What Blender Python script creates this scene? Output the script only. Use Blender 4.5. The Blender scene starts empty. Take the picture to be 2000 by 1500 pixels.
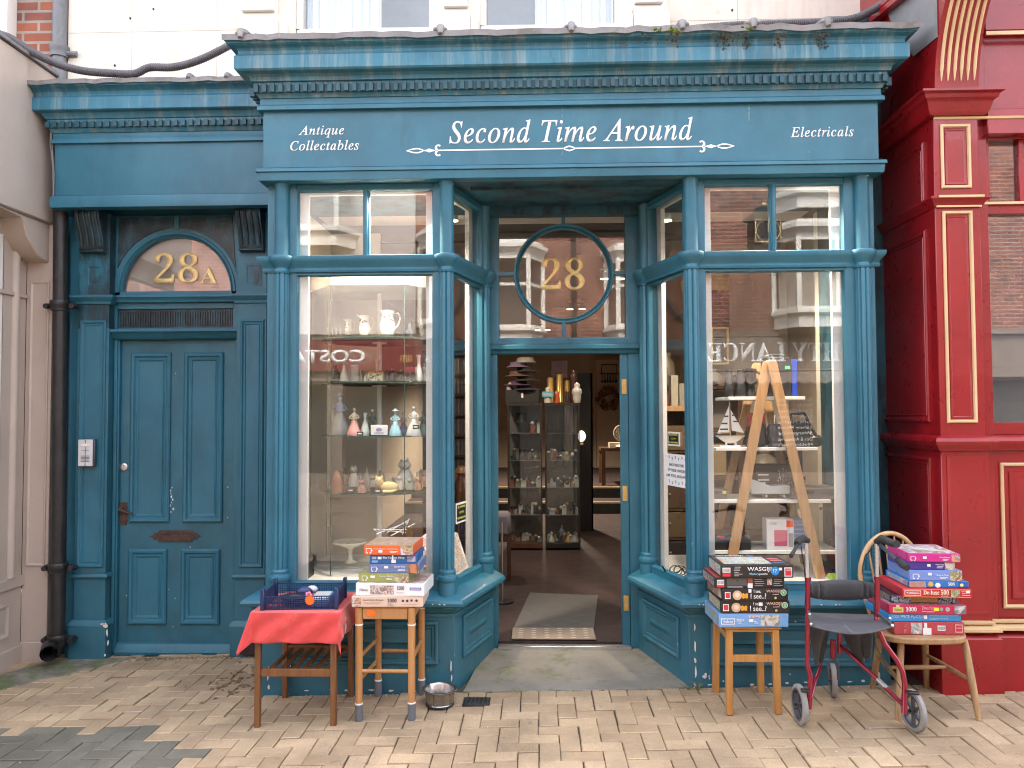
import bpy, math, random
from mathutils import Matrix, Vector
random.seed(7)
R = math.radians
S = bpy.context.scene
COL = S.collection
# ------------------------------------------------------------------ camera, world, sun, exposure
CAMH = 1.63
cd = bpy.data.cameras.new('camera'); cam = bpy.data.objects.new('camera', cd); COL.objects.link(cam)
cam.location = (0, 0, CAMH)
CM = Matrix.Rotation(R(1.8), 3, 'Z') @ Matrix.Rotation(R(92.07), 3, 'X') @ Matrix.Rotation(R(-.26), 3, 'Z')
cam.rotation_euler = CM.to_euler()
cd.sensor_width = 36; cd.lens = 36*1550/2000; cd.clip_end = 200; cd.clip_start = .05
S.camera = cam
S.view_settings.view_transform = 'Standard'; S.view_settings.look = 'None'
S.view_settings.exposure = 3.12; S.view_settings.gamma = 1
S.cycles.max_bounces = 10; S.cycles.filter_width = 1.1; S.cycles.transparent_max_bounces = 24; S.cycles.caustics_reflective = False; S.cycles.caustics_refractive = False
w = bpy.data.worlds.new('World'); S.world = w; w.use_nodes = True
wn = w.node_tree; sky = wn.nodes.new('ShaderNodeTexSky'); sky.sky_type = 'NISHITA'; sky.sun_disc = False
SEL, SAZ = 54, 8      # the veiled sun stands high behind the shop: the front is in open shade, the houses opposite are lit
sky.sun_elevation = R(SEL); sky.sun_rotation = R(SAZ); sky.dust_density = 3.0; sky.air_density = 1.0; sky.ozone_density = .6
hs = wn.nodes.new('ShaderNodeHueSaturation'); hs.inputs['Saturation'].default_value = .35     # thin cloud cover: a greyer sky
wn.links.new(sky.outputs[0], hs.inputs['Color']); wn.links.new(hs.outputs[0], wn.nodes['Background'].inputs[0])
wn.nodes['Background'].inputs[1].default_value = .15
sl = bpy.data.lights.new('sun', 'SUN'); sl.energy = 1.15; sl.angle = R(25); sl.color = (1, .96, .9)
so = bpy.data.objects.new('sun', sl); COL.objects.link(so)
sd = Vector((math.sin(R(SAZ))*math.cos(R(SEL)), math.cos(R(SAZ))*math.cos(R(SEL)), math.sin(R(SEL))))
so.rotation_euler = sd.to_track_quat('Z', 'Y').to_euler()

# ------------------------------------------------------------------ measuring: a photo pixel at a known distance gives metres
def at(px, py, Y):
    d = CM @ Vector(((px-1000)/1550, -(py-750)/1550, -1)); t = Y/d.y
    return Vector((d.x*t, Y, CAMH+d.z*t))
def GY(px, py):      # distance at which a pixel's ray meets the pavement
    lo, hi = 2.0, 7.0
    for _ in range(40):
        m_ = (lo+hi)/2; p = at(px, py, m_)
        if p.z < zg(p.x, m_): hi = m_
        else: lo = m_
    return lo
def AX(px, py, Y): return at(px, py, Y).x
def AZ(px, py, Y): return at(px, py, Y).z
def zg(x, y): return .0245*(max(-5, min(4, x))+1.58)+.006*(y-4.62)   # the street falls gently to the left
# ------------------------------------------------------------------ mesh builder
class MB:
    def __init__(s): s.v = []; s.f = []; s.m = []; s.M = Matrix()
    def add(s, vs, fs, m=0):
        o = len(s.v); s.v += [s.M @ Vector(v) for v in vs]
        s.f += [tuple(i+o for i in f) for f in fs]; s.m += [m]*len(fs); return s
    def box(s, x0, x1, y0, y1, z0, z1, m=0):
        return s.add([(x0,y0,z0),(x1,y0,z0),(x1,y1,z0),(x0,y1,z0),(x0,y0,z1),(x1,y0,z1),(x1,y1,z1),(x0,y1,z1)],
              [(0,3,2,1),(4,5,6,7),(0,1,5,4),(1,2,6,5),(2,3,7,6),(3,0,4,7)], m)
    def prism(s, pts, vec, m=0):
        n = len(pts); vec = Vector(vec); p = [Vector(q) for q in pts]
        return s.add(p+[q+vec for q in p], [tuple(range(n))[::-1], tuple(range(n, 2*n))]+[(i,(i+1)%n,(i+1)%n+n,i+n) for i in range(n)], m)
    def bar(s, a, b, w, d=None, m=0, up=(0,0,1)):
        a = Vector(a); b = Vector(b); d = d or w; t = (b-a).normalized(); u = Vector(up)
        if abs(t.dot(u)) > .95: u = Vector((0,1,0))
        r = t.cross(u).normalized(); u = r.cross(t)
        q = [r*sx*w/2+u*sy*d/2 for sx, sy in ((-1,-1),(1,-1),(1,1),(-1,1))]
        return s.prism([a+k for k in q], b-a, m)
    def tube(s, path, r, n=10, m=0, cap=True, closed=False):
        P = [Vector(p) for p in path]; k = len(P); rr = r if isinstance(r, (list, tuple)) else [r]*k
        vs = []; ref = None
        for i, p in enumerate(P):
            a = P[(i-1) % k] if (closed or i > 0) else p; b = P[(i+1) % k] if (closed or i < k-1) else p
            t = (b-a).normalized()
            if ref is None: ref = Vector((0,0,1)) if abs(t.z) < .9 else Vector((0,1,0))
            x = t.cross(ref)
            if x.length < 1e-4: x = t.cross(Vector((1,.1,0)))
            x.normalize(); ref = x.cross(t)
            for j in range(n):
                a_ = 2*math.pi*j/n; vs.append(p+(x*math.cos(a_)+ref*math.sin(a_))*rr[i])
        fs = []
        for i in range(k if closed else k-1):
            i2 = (i+1) % k
            fs += [(i*n+j, i*n+(j+1) % n, i2*n+(j+1) % n, i2*n+j) for j in range(n)]
        if cap and not closed: fs += [tuple(range(n))[::-1], tuple(range((k-1)*n, k*n))]
        return s.add(vs, fs, m)
    def lathe(s, prof, c=(0,0,0), n=24, m=0, flute=0, nf=0, sx=1, sy=1):
        vs = []; fs = []; c = Vector(c)
        for r, z in prof:
            for j in range(n):
                a = 2*math.pi*j/n; q = r-(flute*max(0, math.cos(nf*a))**2 if nf else 0)
                vs.append(c+Vector((q*math.cos(a)*sx, q*math.sin(a)*sy, z)))
        for i in range(len(prof)-1): fs += [(i*n+j, i*n+(j+1) % n, (i+1)*n+(j+1) % n, (i+1)*n+j) for j in range(n)]
        cl_ = len(prof) > 2 and prof[0] == prof[-1]
        if prof[0][0] > 1e-4 and not cl_: fs.append(tuple(range(n))[::-1])
        if prof[-1][0] > 1e-4 and not cl_: fs.append(tuple(range((len(prof)-1)*n, len(prof)*n)))
        return s.add(vs, fs, m)
    def sweep(s, prof, path, m=0, closed=False, cap=True):       # prof: (out, z); path in plan, outward is to its right
        P = [Vector((p[0], p[1])) for p in path]; k = len(P); N = []
        for i in range(k):
            ds = []
            if closed or i > 0: ds.append((P[i]-P[i-1]).normalized())
            if closed or i < k-1: ds.append((P[(i+1) % k]-P[i]).normalized())
            ns = [Vector((d.y, -d.x)) for d in ds]
            N.append(ns[0] if len(ns) == 1 else (ns[0]+ns[1])/(1+ns[0].dot(ns[1])))
        n = len(prof); vs = [(P[i].x+N[i].x*o, P[i].y+N[i].y*o, z) for i in range(k) for o, z in prof]
        fs = []
        for i in range(k if closed else k-1):
            i2 = (i+1) % k; fs += [(i*n+j, i2*n+j, i2*n+(j+1) % n, i*n+(j+1) % n) for j in range(n)]
        if cap and not closed: fs += [tuple(range(n)), tuple(range((k-1)*n, k*n))[::-1]]
        return s.add(vs, fs, m)
    def panel(s, x0, x1, z0, z1, y, prof, m=0, fill=True):      # mitred panel moulding: prof (inset, depth into wall)
        vs = []; n = len(prof)
        for i, d in prof: vs += [(x0+i, y+d, z0+i), (x1-i, y+d, z0+i), (x1-i, y+d, z1-i), (x0+i, y+d, z1-i)]
        fs = [(a*4+j, a*4+(j+1) % 4, a*4+4+(j+1) % 4, a*4+4+j) for a in range(n-1) for j in range(4)]
        if fill: fs.append(tuple((n-1)*4+j for j in range(4)))
        return s.add(vs, fs, m)
    def ring(s, cx, cz, y, prof, a0=0, a1=360, n=48, m=0):     # mitred moulding round an arch in the wall plane: prof (radius, y offset)
        full = a1-a0 >= 360; k = n if full else n+1; vs = []; q = len(prof)
        for i in range(k):
            a = R(a0+(a1-a0)*i/n); vs += [(cx+r*math.cos(a), y+d, cz+r*math.sin(a)) for r, d in prof]
        fs = [(i*q+j, ((i+1) % k)*q+j, ((i+1) % k)*q+j+1, i*q+j+1) for i in range(n) for j in range(q-1)]
        return s.add(vs, fs, m)
    def ball(s, c, r, m=0, n=12, k=7):
        r = r if isinstance(r, (tuple, list)) else (r, r, r); c = Vector(c); vs = []
        for i in range(k+1):
            t = math.pi*i/k
            for j in range(n):
                a = 2*math.pi*j/n; vs.append(c+Vector((r[0]*math.sin(t)*math.cos(a), r[1]*math.sin(t)*math.sin(a), -r[2]*math.cos(t))))
        return s.add(vs, [(i*n+j, i*n+(j+1) % n, (i+1)*n+(j+1) % n, (i+1)*n+j) for i in range(k) for j in range(n)], m)
    def at_(s, loc=(0,0,0), rz=0, rx=0, ry=0):
        s.M = Matrix.Translation(loc) @ Matrix.Rotation(R(rz), 4, 'Z') @ Matrix.Rotation(R(ry), 4, 'Y') @ Matrix.Rotation(R(rx), 4, 'X'); return s
    def build(s, name, mats, parent=None, bev=0, smooth=40, seg=1, label=None):
        me = bpy.data.meshes.new(name); me.from_pydata([tuple(v) for v in s.v], [], s.f)
        mats = mats if isinstance(mats, (list, tuple)) else [mats]
        for q in mats: me.materials.append(q)
        for p, mi in zip(me.polygons, s.m): p.material_index = mi
        import bmesh
        bm = bmesh.new(); bm.from_mesh(me); bmesh.ops.remove_doubles(bm, verts=bm.verts, dist=1e-6)
        bmesh.ops.recalc_face_normals(bm, faces=bm.faces); bm.to_mesh(me); bm.free()
        if smooth:
            me.polygons.foreach_set('use_smooth', [True]*len(me.polygons)); me.set_sharp_from_angle(angle=R(smooth))
        o = bpy.data.objects.new(name, me); COL.objects.link(o)
        if parent: o.parent = parent
        if bev:
            b = o.modifiers.new('bevel', 'BEVEL'); b.width = bev; b.segments = seg; b.limit_method = 'ANGLE'; b.angle_limit = R(45); b.harden_normals = False
        if label: o['label'] = label
        return o
def tag(o, label, cat, group=None):
    o['label'] = label; o['category'] = cat
    if group: o['group'] = group
    return o
def thing(name, label, cat, loc=(0,0,0), rz=0, group=None):
    o = bpy.data.objects.new(name, None); COL.objects.link(o); o.location = loc; o.rotation_euler = (0, 0, R(rz)); o.empty_display_size = .1
    return tag(o, label, cat, group)
def struct(o, kind='structure'): o['kind'] = kind; return o
def dup(root, loc=None, rz=None, label=None):
    r = root.copy(); COL.objects.link(r)
    if loc is not None: r.location = loc
    if rz is not None: r.rotation_euler = (0, 0, R(rz))
    if label: r['label'] = label
    for ch in list(root.children):
        c = ch.copy(); COL.objects.link(c); c.parent = r
        for g in list(ch.children):
            d = g.copy(); COL.objects.link(d); d.parent = c
    return r
# serif italic and serif bold letters come from the mathematical alphabets of the default font
def mi(t): return ''.join('\u210e' if c == 'h' else chr(0x1d44e+ord(c)-97) if 'a' <= c <= 'z' else chr(0x1d434+ord(c)-65) if 'A' <= c <= 'Z' else c for c in t)
def mb(t): return ''.join(chr(0x1d41a+ord(c)-97) if 'a' <= c <= 'z' else chr(0x1d400+ord(c)-65) if 'A' <= c <= 'Z' else chr(0x1d7ce+ord(c)-48) if '0' <= c <= '9' else c for c in t)
def text(t, mat, parent, x0, x1, z0, z1, y, name='lettering', off=0, ext=.001, M=None, fitw=True, sp=1.0, flip=False):
    """letters fitted to a rectangle of a wall plane (x0..x1, z0..z1) at depth y, facing -Y; M moves them on"""
    c = bpy.data.curves.new(name, 'FONT'); c.body = t; c.offset = off; c.extrude = 0; c.resolution_u = 3; c.space_character = sp
    tmp = bpy.data.objects.new('tmp', c); COL.objects.link(tmp)
    me = bpy.data.meshes.new_from_object(tmp); bpy.data.objects.remove(tmp); bpy.data.curves.remove(c)
    if not me.vertices: return None
    xs = [v.co.x for v in me.vertices]; ys = [v.co.y for v in me.vertices]
    a, b, p, q = min(xs), max(xs), min(ys), max(ys)
    sx = (x1-x0)/(b-a); sz = (z1-z0)/(q-p) if q > p else 1
    if not fitw: sx = sz
    for v in me.vertices:
        u = Vector((x0+(v.co.x-a)*sx, y, z0+(v.co.y-p)*sz))
        if flip: u.x = x1-(v.co.x-a)*sx
        v.co = (M @ u) if M else u
    import bmesh
    if ext:
        bm = bmesh.new(); bm.from_mesh(me)
        nrm = (M.to_3x3() @ Vector((0,-1,0))) if M else Vector((0,-1,0))
        if flip: nrm = -nrm
        r = bmesh.ops.extrude_face_region(bm, geom=bm.faces[:])
        for e in r['geom']:
            if isinstance(e, bmesh.types.BMVert): e.co += nrm*ext
        bm.to_mesh(me); bm.free()
    me.materials.clear(); me.materials.append(mat); me.name = name
    o = bpy.data.objects.new(name, me); COL.objects.link(o); o.parent = parent
    return o
# ------------------------------------------------------------------ materials
def nd(t, k, **kw):
    n = t.nodes.new(k)
    for a, b in kw.items(): setattr(n, a, b)
    return n
def mat(name, col, rough=.5, metal=0, spec=.5, var=.12, vs=6, bump=0, bs=60, bstretch=(1,1,1), coat=0, alt=None, afac=(.45,.6), ascale=5, astretch=(1,1,1), extra=None, trans=0, emit=0, sheen=0):
    """base colour with a slow tone wander, an optional second colour in patches, fine bump"""
    m = bpy.data.materials.new(name); m.use_nodes = True; t = m.node_tree; L = t.links.new
    b = t.nodes['Principled BSDF']; b.inputs['Roughness'].default_value = rough; b.inputs['Metallic'].default_value = metal
    b.inputs['Specular IOR Level'].default_value = spec; b.inputs['Coat Weight'].default_value = coat
    if trans: b.inputs['Transmission Weight'].default_value = trans
    if sheen: b.inputs['Sheen Weight'].default_value = sheen
    if emit: b.inputs['Emission Color'].default_value = (*col, 1); b.inputs['Emission Strength'].default_value = emit
    tc = nd(t, 'ShaderNodeTexCoord'); C = tc.outputs['Object']
    def noise(scale, stretch=(1,1,1), det=4, rgh=.6):
        mp = nd(t, 'ShaderNodeMapping'); mp.inputs['Scale'].default_value = stretch; L(C, mp.inputs[0])
        n = nd(t, 'ShaderNodeTexNoise'); n.inputs['Scale'].default_value = scale; n.inputs['Detail'].default_value = det; n.inputs['Roughness'].default_value = rgh
        L(mp.outputs[0], n.inputs['Vector']); return n.outputs['Fac']
    def ramp(f, a, b_):
        r = nd(t, 'ShaderNodeMapRange', interpolation_type='SMOOTHSTEP'); r.inputs[1].default_value = a; r.inputs[2].default_value = b_; L(f, r.inputs[0]); return r.outputs[0]
    def mix(f, a, b_):
        x = nd(t, 'ShaderNodeMix', data_type='RGBA'); 
        if hasattr(f, 'links'): L(f, x.inputs[0])
        else: x.inputs[0].default_value = f
        for s_, q in ((6, a), (7, b_)):
            if isinstance(q, tuple): x.inputs[s_].default_value = (*q, 1)
            else: L(q, x.inputs[s_])
        return x.outputs[2]
    c = col
    if var:
        lo = tuple(max(0, k*(1-var)) for k in col); hi = tuple(k*(1+var) for k in col)
        c = mix(ramp(noise(vs), .3, .7), lo, hi)
    if alt: c = mix(ramp(noise(ascale, astretch, 5, .65), *afac), c if not isinstance(c, tuple) else c, alt)
    if extra:
        for (cc, sc, st, f0, f1, amt) in extra:
            k = ramp(noise(sc, st, 5, .7), f0, f1)
            mm = nd(t, 'ShaderNodeMath', operation='MULTIPLY'); L(k, mm.inputs[0]); mm.inputs[1].default_value = amt
            c = mix(mm.outputs[0], c, cc)
    if isinstance(c, tuple): b.inputs['Base Color'].default_value = (*c, 1)
    else: L(c, b.inputs['Base Color'])
    if bump:
        bp = nd(t, 'ShaderNodeBump'); bp.inputs['Strength'].default_value = bump; bp.inputs['Distance'].default_value = .004
        L(noise(bs, bstretch, 3), bp.inputs['Height']); L(bp.outputs[0], b.inputs['Normal'])
    rr = ramp(noise(9), .2, .8); q = nd(t, 'ShaderNodeMapRange'); L(rr, q.inputs[0]); q.inputs[3].default_value = rough*.85; q.inputs[4].default_value = min(1, rough*1.15); L(q.outputs[0], b.inputs['Roughness'])
    return m
CHIP = ((.55,.55,.52), 14, (1,1,1), .74, .76, .9)
BL = (.022,.131,.197)
blue = mat('blue paint', BL, .42, var=.14, vs=2.5, bump=.22, bs=26, bstretch=(1,1,.12), coat=.05,
    extra=[((.05,.18,.245), 3, (1,1,.4), .48, .8, .65), ((.014,.07,.10), 7, (1,1,.25), .55, .78, .55), ((.09,.17,.20), 14, (2.5,1,.12), .6, .78, .4), ((.06,.06,.05), 11, (1,1,.5), .66, .8, .4), ((.6,.6,.56), 22, (1,1,.6), .745, .757, .9)])
blue_low = mat('blue paint, scuffed', (.024,.121,.176), .45, var=.14, vs=3, bump=.15, bs=30,
    extra=[((.05,.14,.18), 4, (1,1,.6), .5, .75, .6), ((.10,.09,.07), 6, (1,1,.5), .58, .78, .55), ((.02,.07,.09), 5, (1,1,.3), .5, .75, .5), ((.62,.6,.55), 17, (1,1,.35), .715, .73, .95)])
blue_cor = mat('weathered cornice paint', (.03,.16,.24), .5, var=.18, vs=3, bump=.12, bs=30,
    extra=[((.20,.29,.31), 5, (3.2,1,.18), .45, .70, .85), ((.17,.14,.09), 3.5, (2.6,1,.12), .54, .72, .5), ((.035,.05,.05), 9, (1.5,1,.5), .58, .78, .7), ((.06,.045,.02), 26, (1,1,.7), .64, .72, .6)])
blue_bed = mat('darker blue paint', (.02,.085,.115), .5, var=.2, vs=4, bump=.15, bs=40, extra=[((.05,.06,.055), 6, (1.5,1,.5), .5, .75, .5)])  # a darker, duller blue, used on both dentil bands
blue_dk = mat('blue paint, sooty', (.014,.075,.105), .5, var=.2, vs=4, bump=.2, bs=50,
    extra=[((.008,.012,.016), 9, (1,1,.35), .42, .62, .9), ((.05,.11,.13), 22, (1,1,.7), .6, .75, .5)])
soot = mat('soot blackened paint', (.014,.03,.04), .38, var=.3, vs=8, bump=.5, bs=45, extra=[((.03,.10,.14), 12, (1,1,.4), .48, .66, .8), ((.16,.2,.2), 30, (1,1,.6), .7, .8, .4)])
pil_dk = mat('blue paint with soot patches', (.014,.115,.17), .42, var=.15, vs=3, bump=.15, bs=40, extra=[((.01,.022,.03), 4.5, (1.6,1,.6), .38, .56, .85), ((.6,.58,.52), 16, (1,1,.6), .75, .76, .9)])
lead = mat('lead sheet', (.20,.19,.19), .55, var=.2, vs=5, bump=.7, bs=14, extra=[((.10,.09,.07), 7, (1,1,1), .5, .7, .7), ((.33,.31,.3), 12, (1,1,1), .6, .75, .5)])
leadclean = mat('clean lead flashing', (.22,.225,.24), .45, var=.12, vs=3, bump=.25, bs=9)
cream = mat('cream masonry paint', (.70,.64,.55), .8, var=.05, vs=3, bump=.4, bs=50, extra=[((.50,.42,.33), 2.5, (2.5,1,.35), .48, .75, .5), ((.36,.29,.22), 9, (1,1,1), .62, .76, .4), ((.2,.17,.13), 30, (1,1,1), .72, .77, .8)])
creamtrim = mat('cream trim paint', (.78,.74,.67), .6, var=.04, vs=3, bump=.15, bs=50, extra=[((.35,.28,.2), 20, (1,1,1), .7, .78, .4)])
white = mat('white gloss paint', (.78,.77,.74), .35, var=.04, vs=4)
whitedull = mat('white board', (.72,.71,.69), .5, var=.04, vs=3)
letter = mat('white vinyl lettering', (.80,.80,.80), .4, var=.03)
gold = mat('gold leaf', (.90,.66,.29), .5, metal=.1, var=.12, vs=25)
red = mat('red gloss paint', (.27,.008,.012), .30, var=.15, vs=2, bump=.15, bs=22, coat=.25, extra=[((.22,.008,.01), 3, (1,1,.5), .5, .85, .35), ((.33,.04,.04), 5, (1,1,.3), .6, .9, .15), ((.5,.25,.22), 30, (1,1,.5), .80, .81, .7)])
redtrim = mat('cream bead paint', (.62,.45,.25), .35, var=.06, vs=4)
taupe = mat('taupe paint', (.47,.39,.335), .45, var=.06, vs=2, bump=.05, bs=30, coat=.1, extra=[((.22,.18,.15), 6, (1,1,.3), .55, .8, .45), ((.5,.44,.38), 3, (1,1,.4), .5, .8, .4), ((.12,.1,.09), 40, (1,1,1), .72, .76, .5)])
iron = mat('black painted iron', (.018,.017,.018), .42, var=.3, vs=9, bump=.5, bs=60, extra=[((.09,.08,.075), 30, (1,1,.5), .6, .75, .6), ((.08,.04,.025), 12, (1,1,.6), .66, .8, .6)])
greypipe = mat('grey soil pipe', (.16,.16,.17), .5, var=.15, bump=.2, extra=[((.07,.07,.075), 8, (1,1,.3), .5, .7, .7)])
conduit = mat('grey ribbed conduit', (.085,.08,.09), .45, var=.15, vs=8)
brass = mat('brass', (.62,.42,.16), .35, metal=.8, var=.1, vs=30)
rusty = mat('rusted iron', (.06,.032,.025), .7, var=.3, vs=30, bump=.6, bs=120, extra=[((.13,.07,.05), 40, (1,1,1), .5, .7, .6)])
silver = mat('brushed aluminium', (.6,.6,.6), .3, metal=.9, var=.05)
steel = mat('stainless steel', (.42,.41,.40), .27, metal=1, var=.04, extra=[((.4,.39,.38), 6, (1,1,8), .5, .8, .5)])
plasticw = mat('pale grey plastic', (.62,.62,.64), .4, var=.03); plasticd = mat('dark grey plastic', (.06,.065,.08), .4)
black = mat('black', (.012,.012,.013), .4, var=.2); blackm = mat('matt black', (.02,.02,.022), .75, var=.2)
def glassmat(name, f, tint=(1,1,1), rough=0):
    m = bpy.data.materials.new(name); m.use_nodes = True; t = m.node_tree; t.nodes.remove(t.nodes['Principled BSDF'])
    a = nd(t, 'ShaderNodeBsdfTransparent'); a.inputs[0].default_value = (*tint, 1); g = nd(t, 'ShaderNodeBsdfGlossy'); g.inputs['Roughness'].default_value = rough
    fr = nd(t, 'ShaderNodeFresnel'); ge = nd(t, 'ShaderNodeNewGeometry'); io = nd(t, 'ShaderNodeMapRange'); io.inputs[3].default_value = 1.5; io.inputs[4].default_value = 1/1.5; t.links.new(ge.outputs['Backfacing'], io.inputs[0]); t.links.new(io.outputs[0], fr.inputs[0])
    ad = nd(t, 'ShaderNodeMath', operation='MULTIPLY_ADD'); t.links.new(fr.outputs[0], ad.inputs[0]); ad.inputs[1].default_value = 1; ad.inputs[2].default_value = f-.04
    x = nd(t, 'ShaderNodeMixShader'); t.links.new(ad.outputs[0], x.inputs[0]); t.links.new(a.outputs[0], x.inputs[1]); t.links.new(g.outputs[0], x.inputs[2])
    t.links.new(x.outputs[0], t.nodes['Material Output'].inputs[0]); return m
glass = glassmat('window glass', .085, (.98,.985,.98)); glassthin = glassmat('cabinet glass', .03, (.965,.985,.98)); glassedge = mat('green glass edge', (.05,.10,.09), .2, var=0)
glassdk = glassmat('dark window glass', .14, (.75,.77,.77))
def picture(name, cols, scale=14, dist=.6, stretch=(1,1,1)):
    """printed picture: blotches of several inks"""
    m = bpy.data.materials.new(name); m.use_nodes = True; t = m.node_tree; b = t.nodes['Principled BSDF']; b.inputs['Roughness'].default_value = .3
    tc = nd(t, 'ShaderNodeTexCoord'); mp = nd(t, 'ShaderNodeMapping'); mp.inputs['Scale'].default_value = stretch; t.links.new(tc.outputs['Object'], mp.inputs[0])
    n = nd(t, 'ShaderNodeTexNoise'); n.inputs['Scale'].default_value = scale; n.inputs['Detail'].default_value = 4; n.inputs['Roughness'].default_value = .6; n.inputs['Distortion'].default_value = dist*1.5
    t.links.new(mp.outputs[0], n.inputs['Vector'])
    v = nd(t, 'ShaderNodeTexVoronoi'); v.inputs['Scale'].default_value = scale*3.2; t.links.new(mp.outputs[0], v.inputs['Vector'])
    a = nd(t, 'ShaderNodeMix', data_type='RGBA'); a.inputs[0].default_value = .07; t.links.new(n.outputs['Color'], a.inputs[6]); t.links.new(v.outputs['Color'], a.inputs[7])
    sp = nd(t, 'ShaderNodeSeparateColor'); t.links.new(a.outputs[2], sp.inputs[0])
    r = nd(t, 'ShaderNodeValToRGB'); r.color_ramp.interpolation = 'LINEAR'; e = r.color_ramp.elements; k = len(cols)
    for i, c in enumerate(cols):
        p = .32+.36*i/k
        if i == 0: e[0].position = 0; e[0].color = (*c, 1)
        elif i == 1: e[1].position = p; e[1].color = (*c, 1)
        else: q = e.new(p); q.color = (*c, 1)
    t.links.new(sp.outputs[0], r.inputs[0]); t.links.new(r.outputs[0], b.inputs['Base Color']); return m
def plain(name, c, rough=.4, **k): return mat(name, c, rough, var=.05, vs=8, **k)
def wood(name, a, b_, sc=5, st=(8,8,.5), rough=.45):
    return mat(name, a, rough, var=.1, vs=3, alt=b_, afac=(.35,.65), ascale=sc, astretch=st, bump=.1, bs=20, bstretch=st, extra=[(tuple(k*.5 for k in a), sc*3, st, .6, .75, .35)])
pine = wood('honey pine', (.46,.235,.075), (.36,.165,.045)); teak = wood('teak', (.20,.085,.03), (.14,.055,.02)); beech = wood('pale worn beech', (.40,.25,.12), (.28,.16,.075))
oak = wood('ladder beech', (.50,.30,.15), (.42,.24,.11)); dkwood = wood('dark shelf wood', (.09,.035,.016), (.05,.02,.01)); stoolw = wood('varnished stool wood', (.50,.25,.075), (.40,.18,.05))
pinkwood = wood('varnished round stool wood', (.46,.235,.09), (.38,.18,.06))
def brick(name, c1, c2, mortar, sc=1, bw=.225, rh=.075, rot=(90,0,0), ms=.010):
    m = bpy.data.materials.new(name); m.use_nodes = True; t = m.node_tree; L = t.links.new; b = t.nodes['Principled BSDF']; b.inputs['Roughness'].default_value = .85
    tc = nd(t, 'ShaderNodeTexCoord'); sx = nd(t, 'ShaderNodeSeparateXYZ'); cb = nd(t, 'ShaderNodeCombineXYZ'); L(tc.outputs['Object'], sx.inputs[0])
    s2 = nd(t, 'ShaderNodeMath', operation='ADD'); L(sx.outputs[0], s2.inputs[0]); L(sx.outputs[1], s2.inputs[1]); L(s2.outputs[0], cb.inputs[0]); L(sx.outputs[2], cb.inputs[1])
    k = nd(t, 'ShaderNodeTexBrick'); k.inputs['Scale'].default_value = sc; k.inputs['Brick Width'].default_value = bw; k.inputs['Row Height'].default_value = rh; k.inputs['Mortar Size'].default_value = ms
    k.inputs['Color1'].default_value = (*c1, 1); k.inputs['Color2'].default_value = (*c2, 1); k.inputs['Mortar'].default_value = (*mortar, 1); k.inputs['Bias'].default_value = 0
    n = nd(t, 'ShaderNodeTexNoise'); n.inputs['Scale'].default_value = 3.5; n.inputs['Detail'].default_value = 4; L(tc.outputs['Object'], n.inputs['Vector'])
    L(cb.outputs[0], k.inputs['Vector'])
    x = nd(t, 'ShaderNodeMix', data_type='RGBA', blend_type='MULTIPLY'); x.inputs[0].default_value = .7; L(k.outputs['Color'], x.inputs[6])
    r = nd(t, 'ShaderNodeMapRange'); L(n.outputs['Fac'], r.inputs[0]); r.inputs[1].default_value = .3; r.inputs[2].default_value = .7; r.inputs[3].default_value = .55; r.inputs[4].default_value = 1.3
    cc = nd(t, 'ShaderNodeCombineColor'); [L(r.outputs[0], cc.inputs[i]) for i in range(3)]; L(cc.outputs[0], x.inputs[7]); L(x.outputs[2], b.inputs['Base Color'])
    bp = nd(t, 'ShaderNodeBump'); bp.inputs['Strength'].default_value = .6; bp.inputs['Distance'].default_value = .01; iv = nd(t, 'ShaderNodeMath', operation='SUBTRACT'); iv.inputs[0].default_value = 1; L(k.outputs['Fac'], iv.inputs[1]); L(iv.outputs[0], bp.inputs['Height']); L(bp.outputs[0], b.inputs['Normal'])
    return m
brickred = brick('red brick', (.30,.095,.055), (.17,.055,.045), (.27,.22,.18)); brickdk = brick('dark brick', (.2,.07,.045), (.13,.045,.035), (.17,.14,.12))
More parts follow.
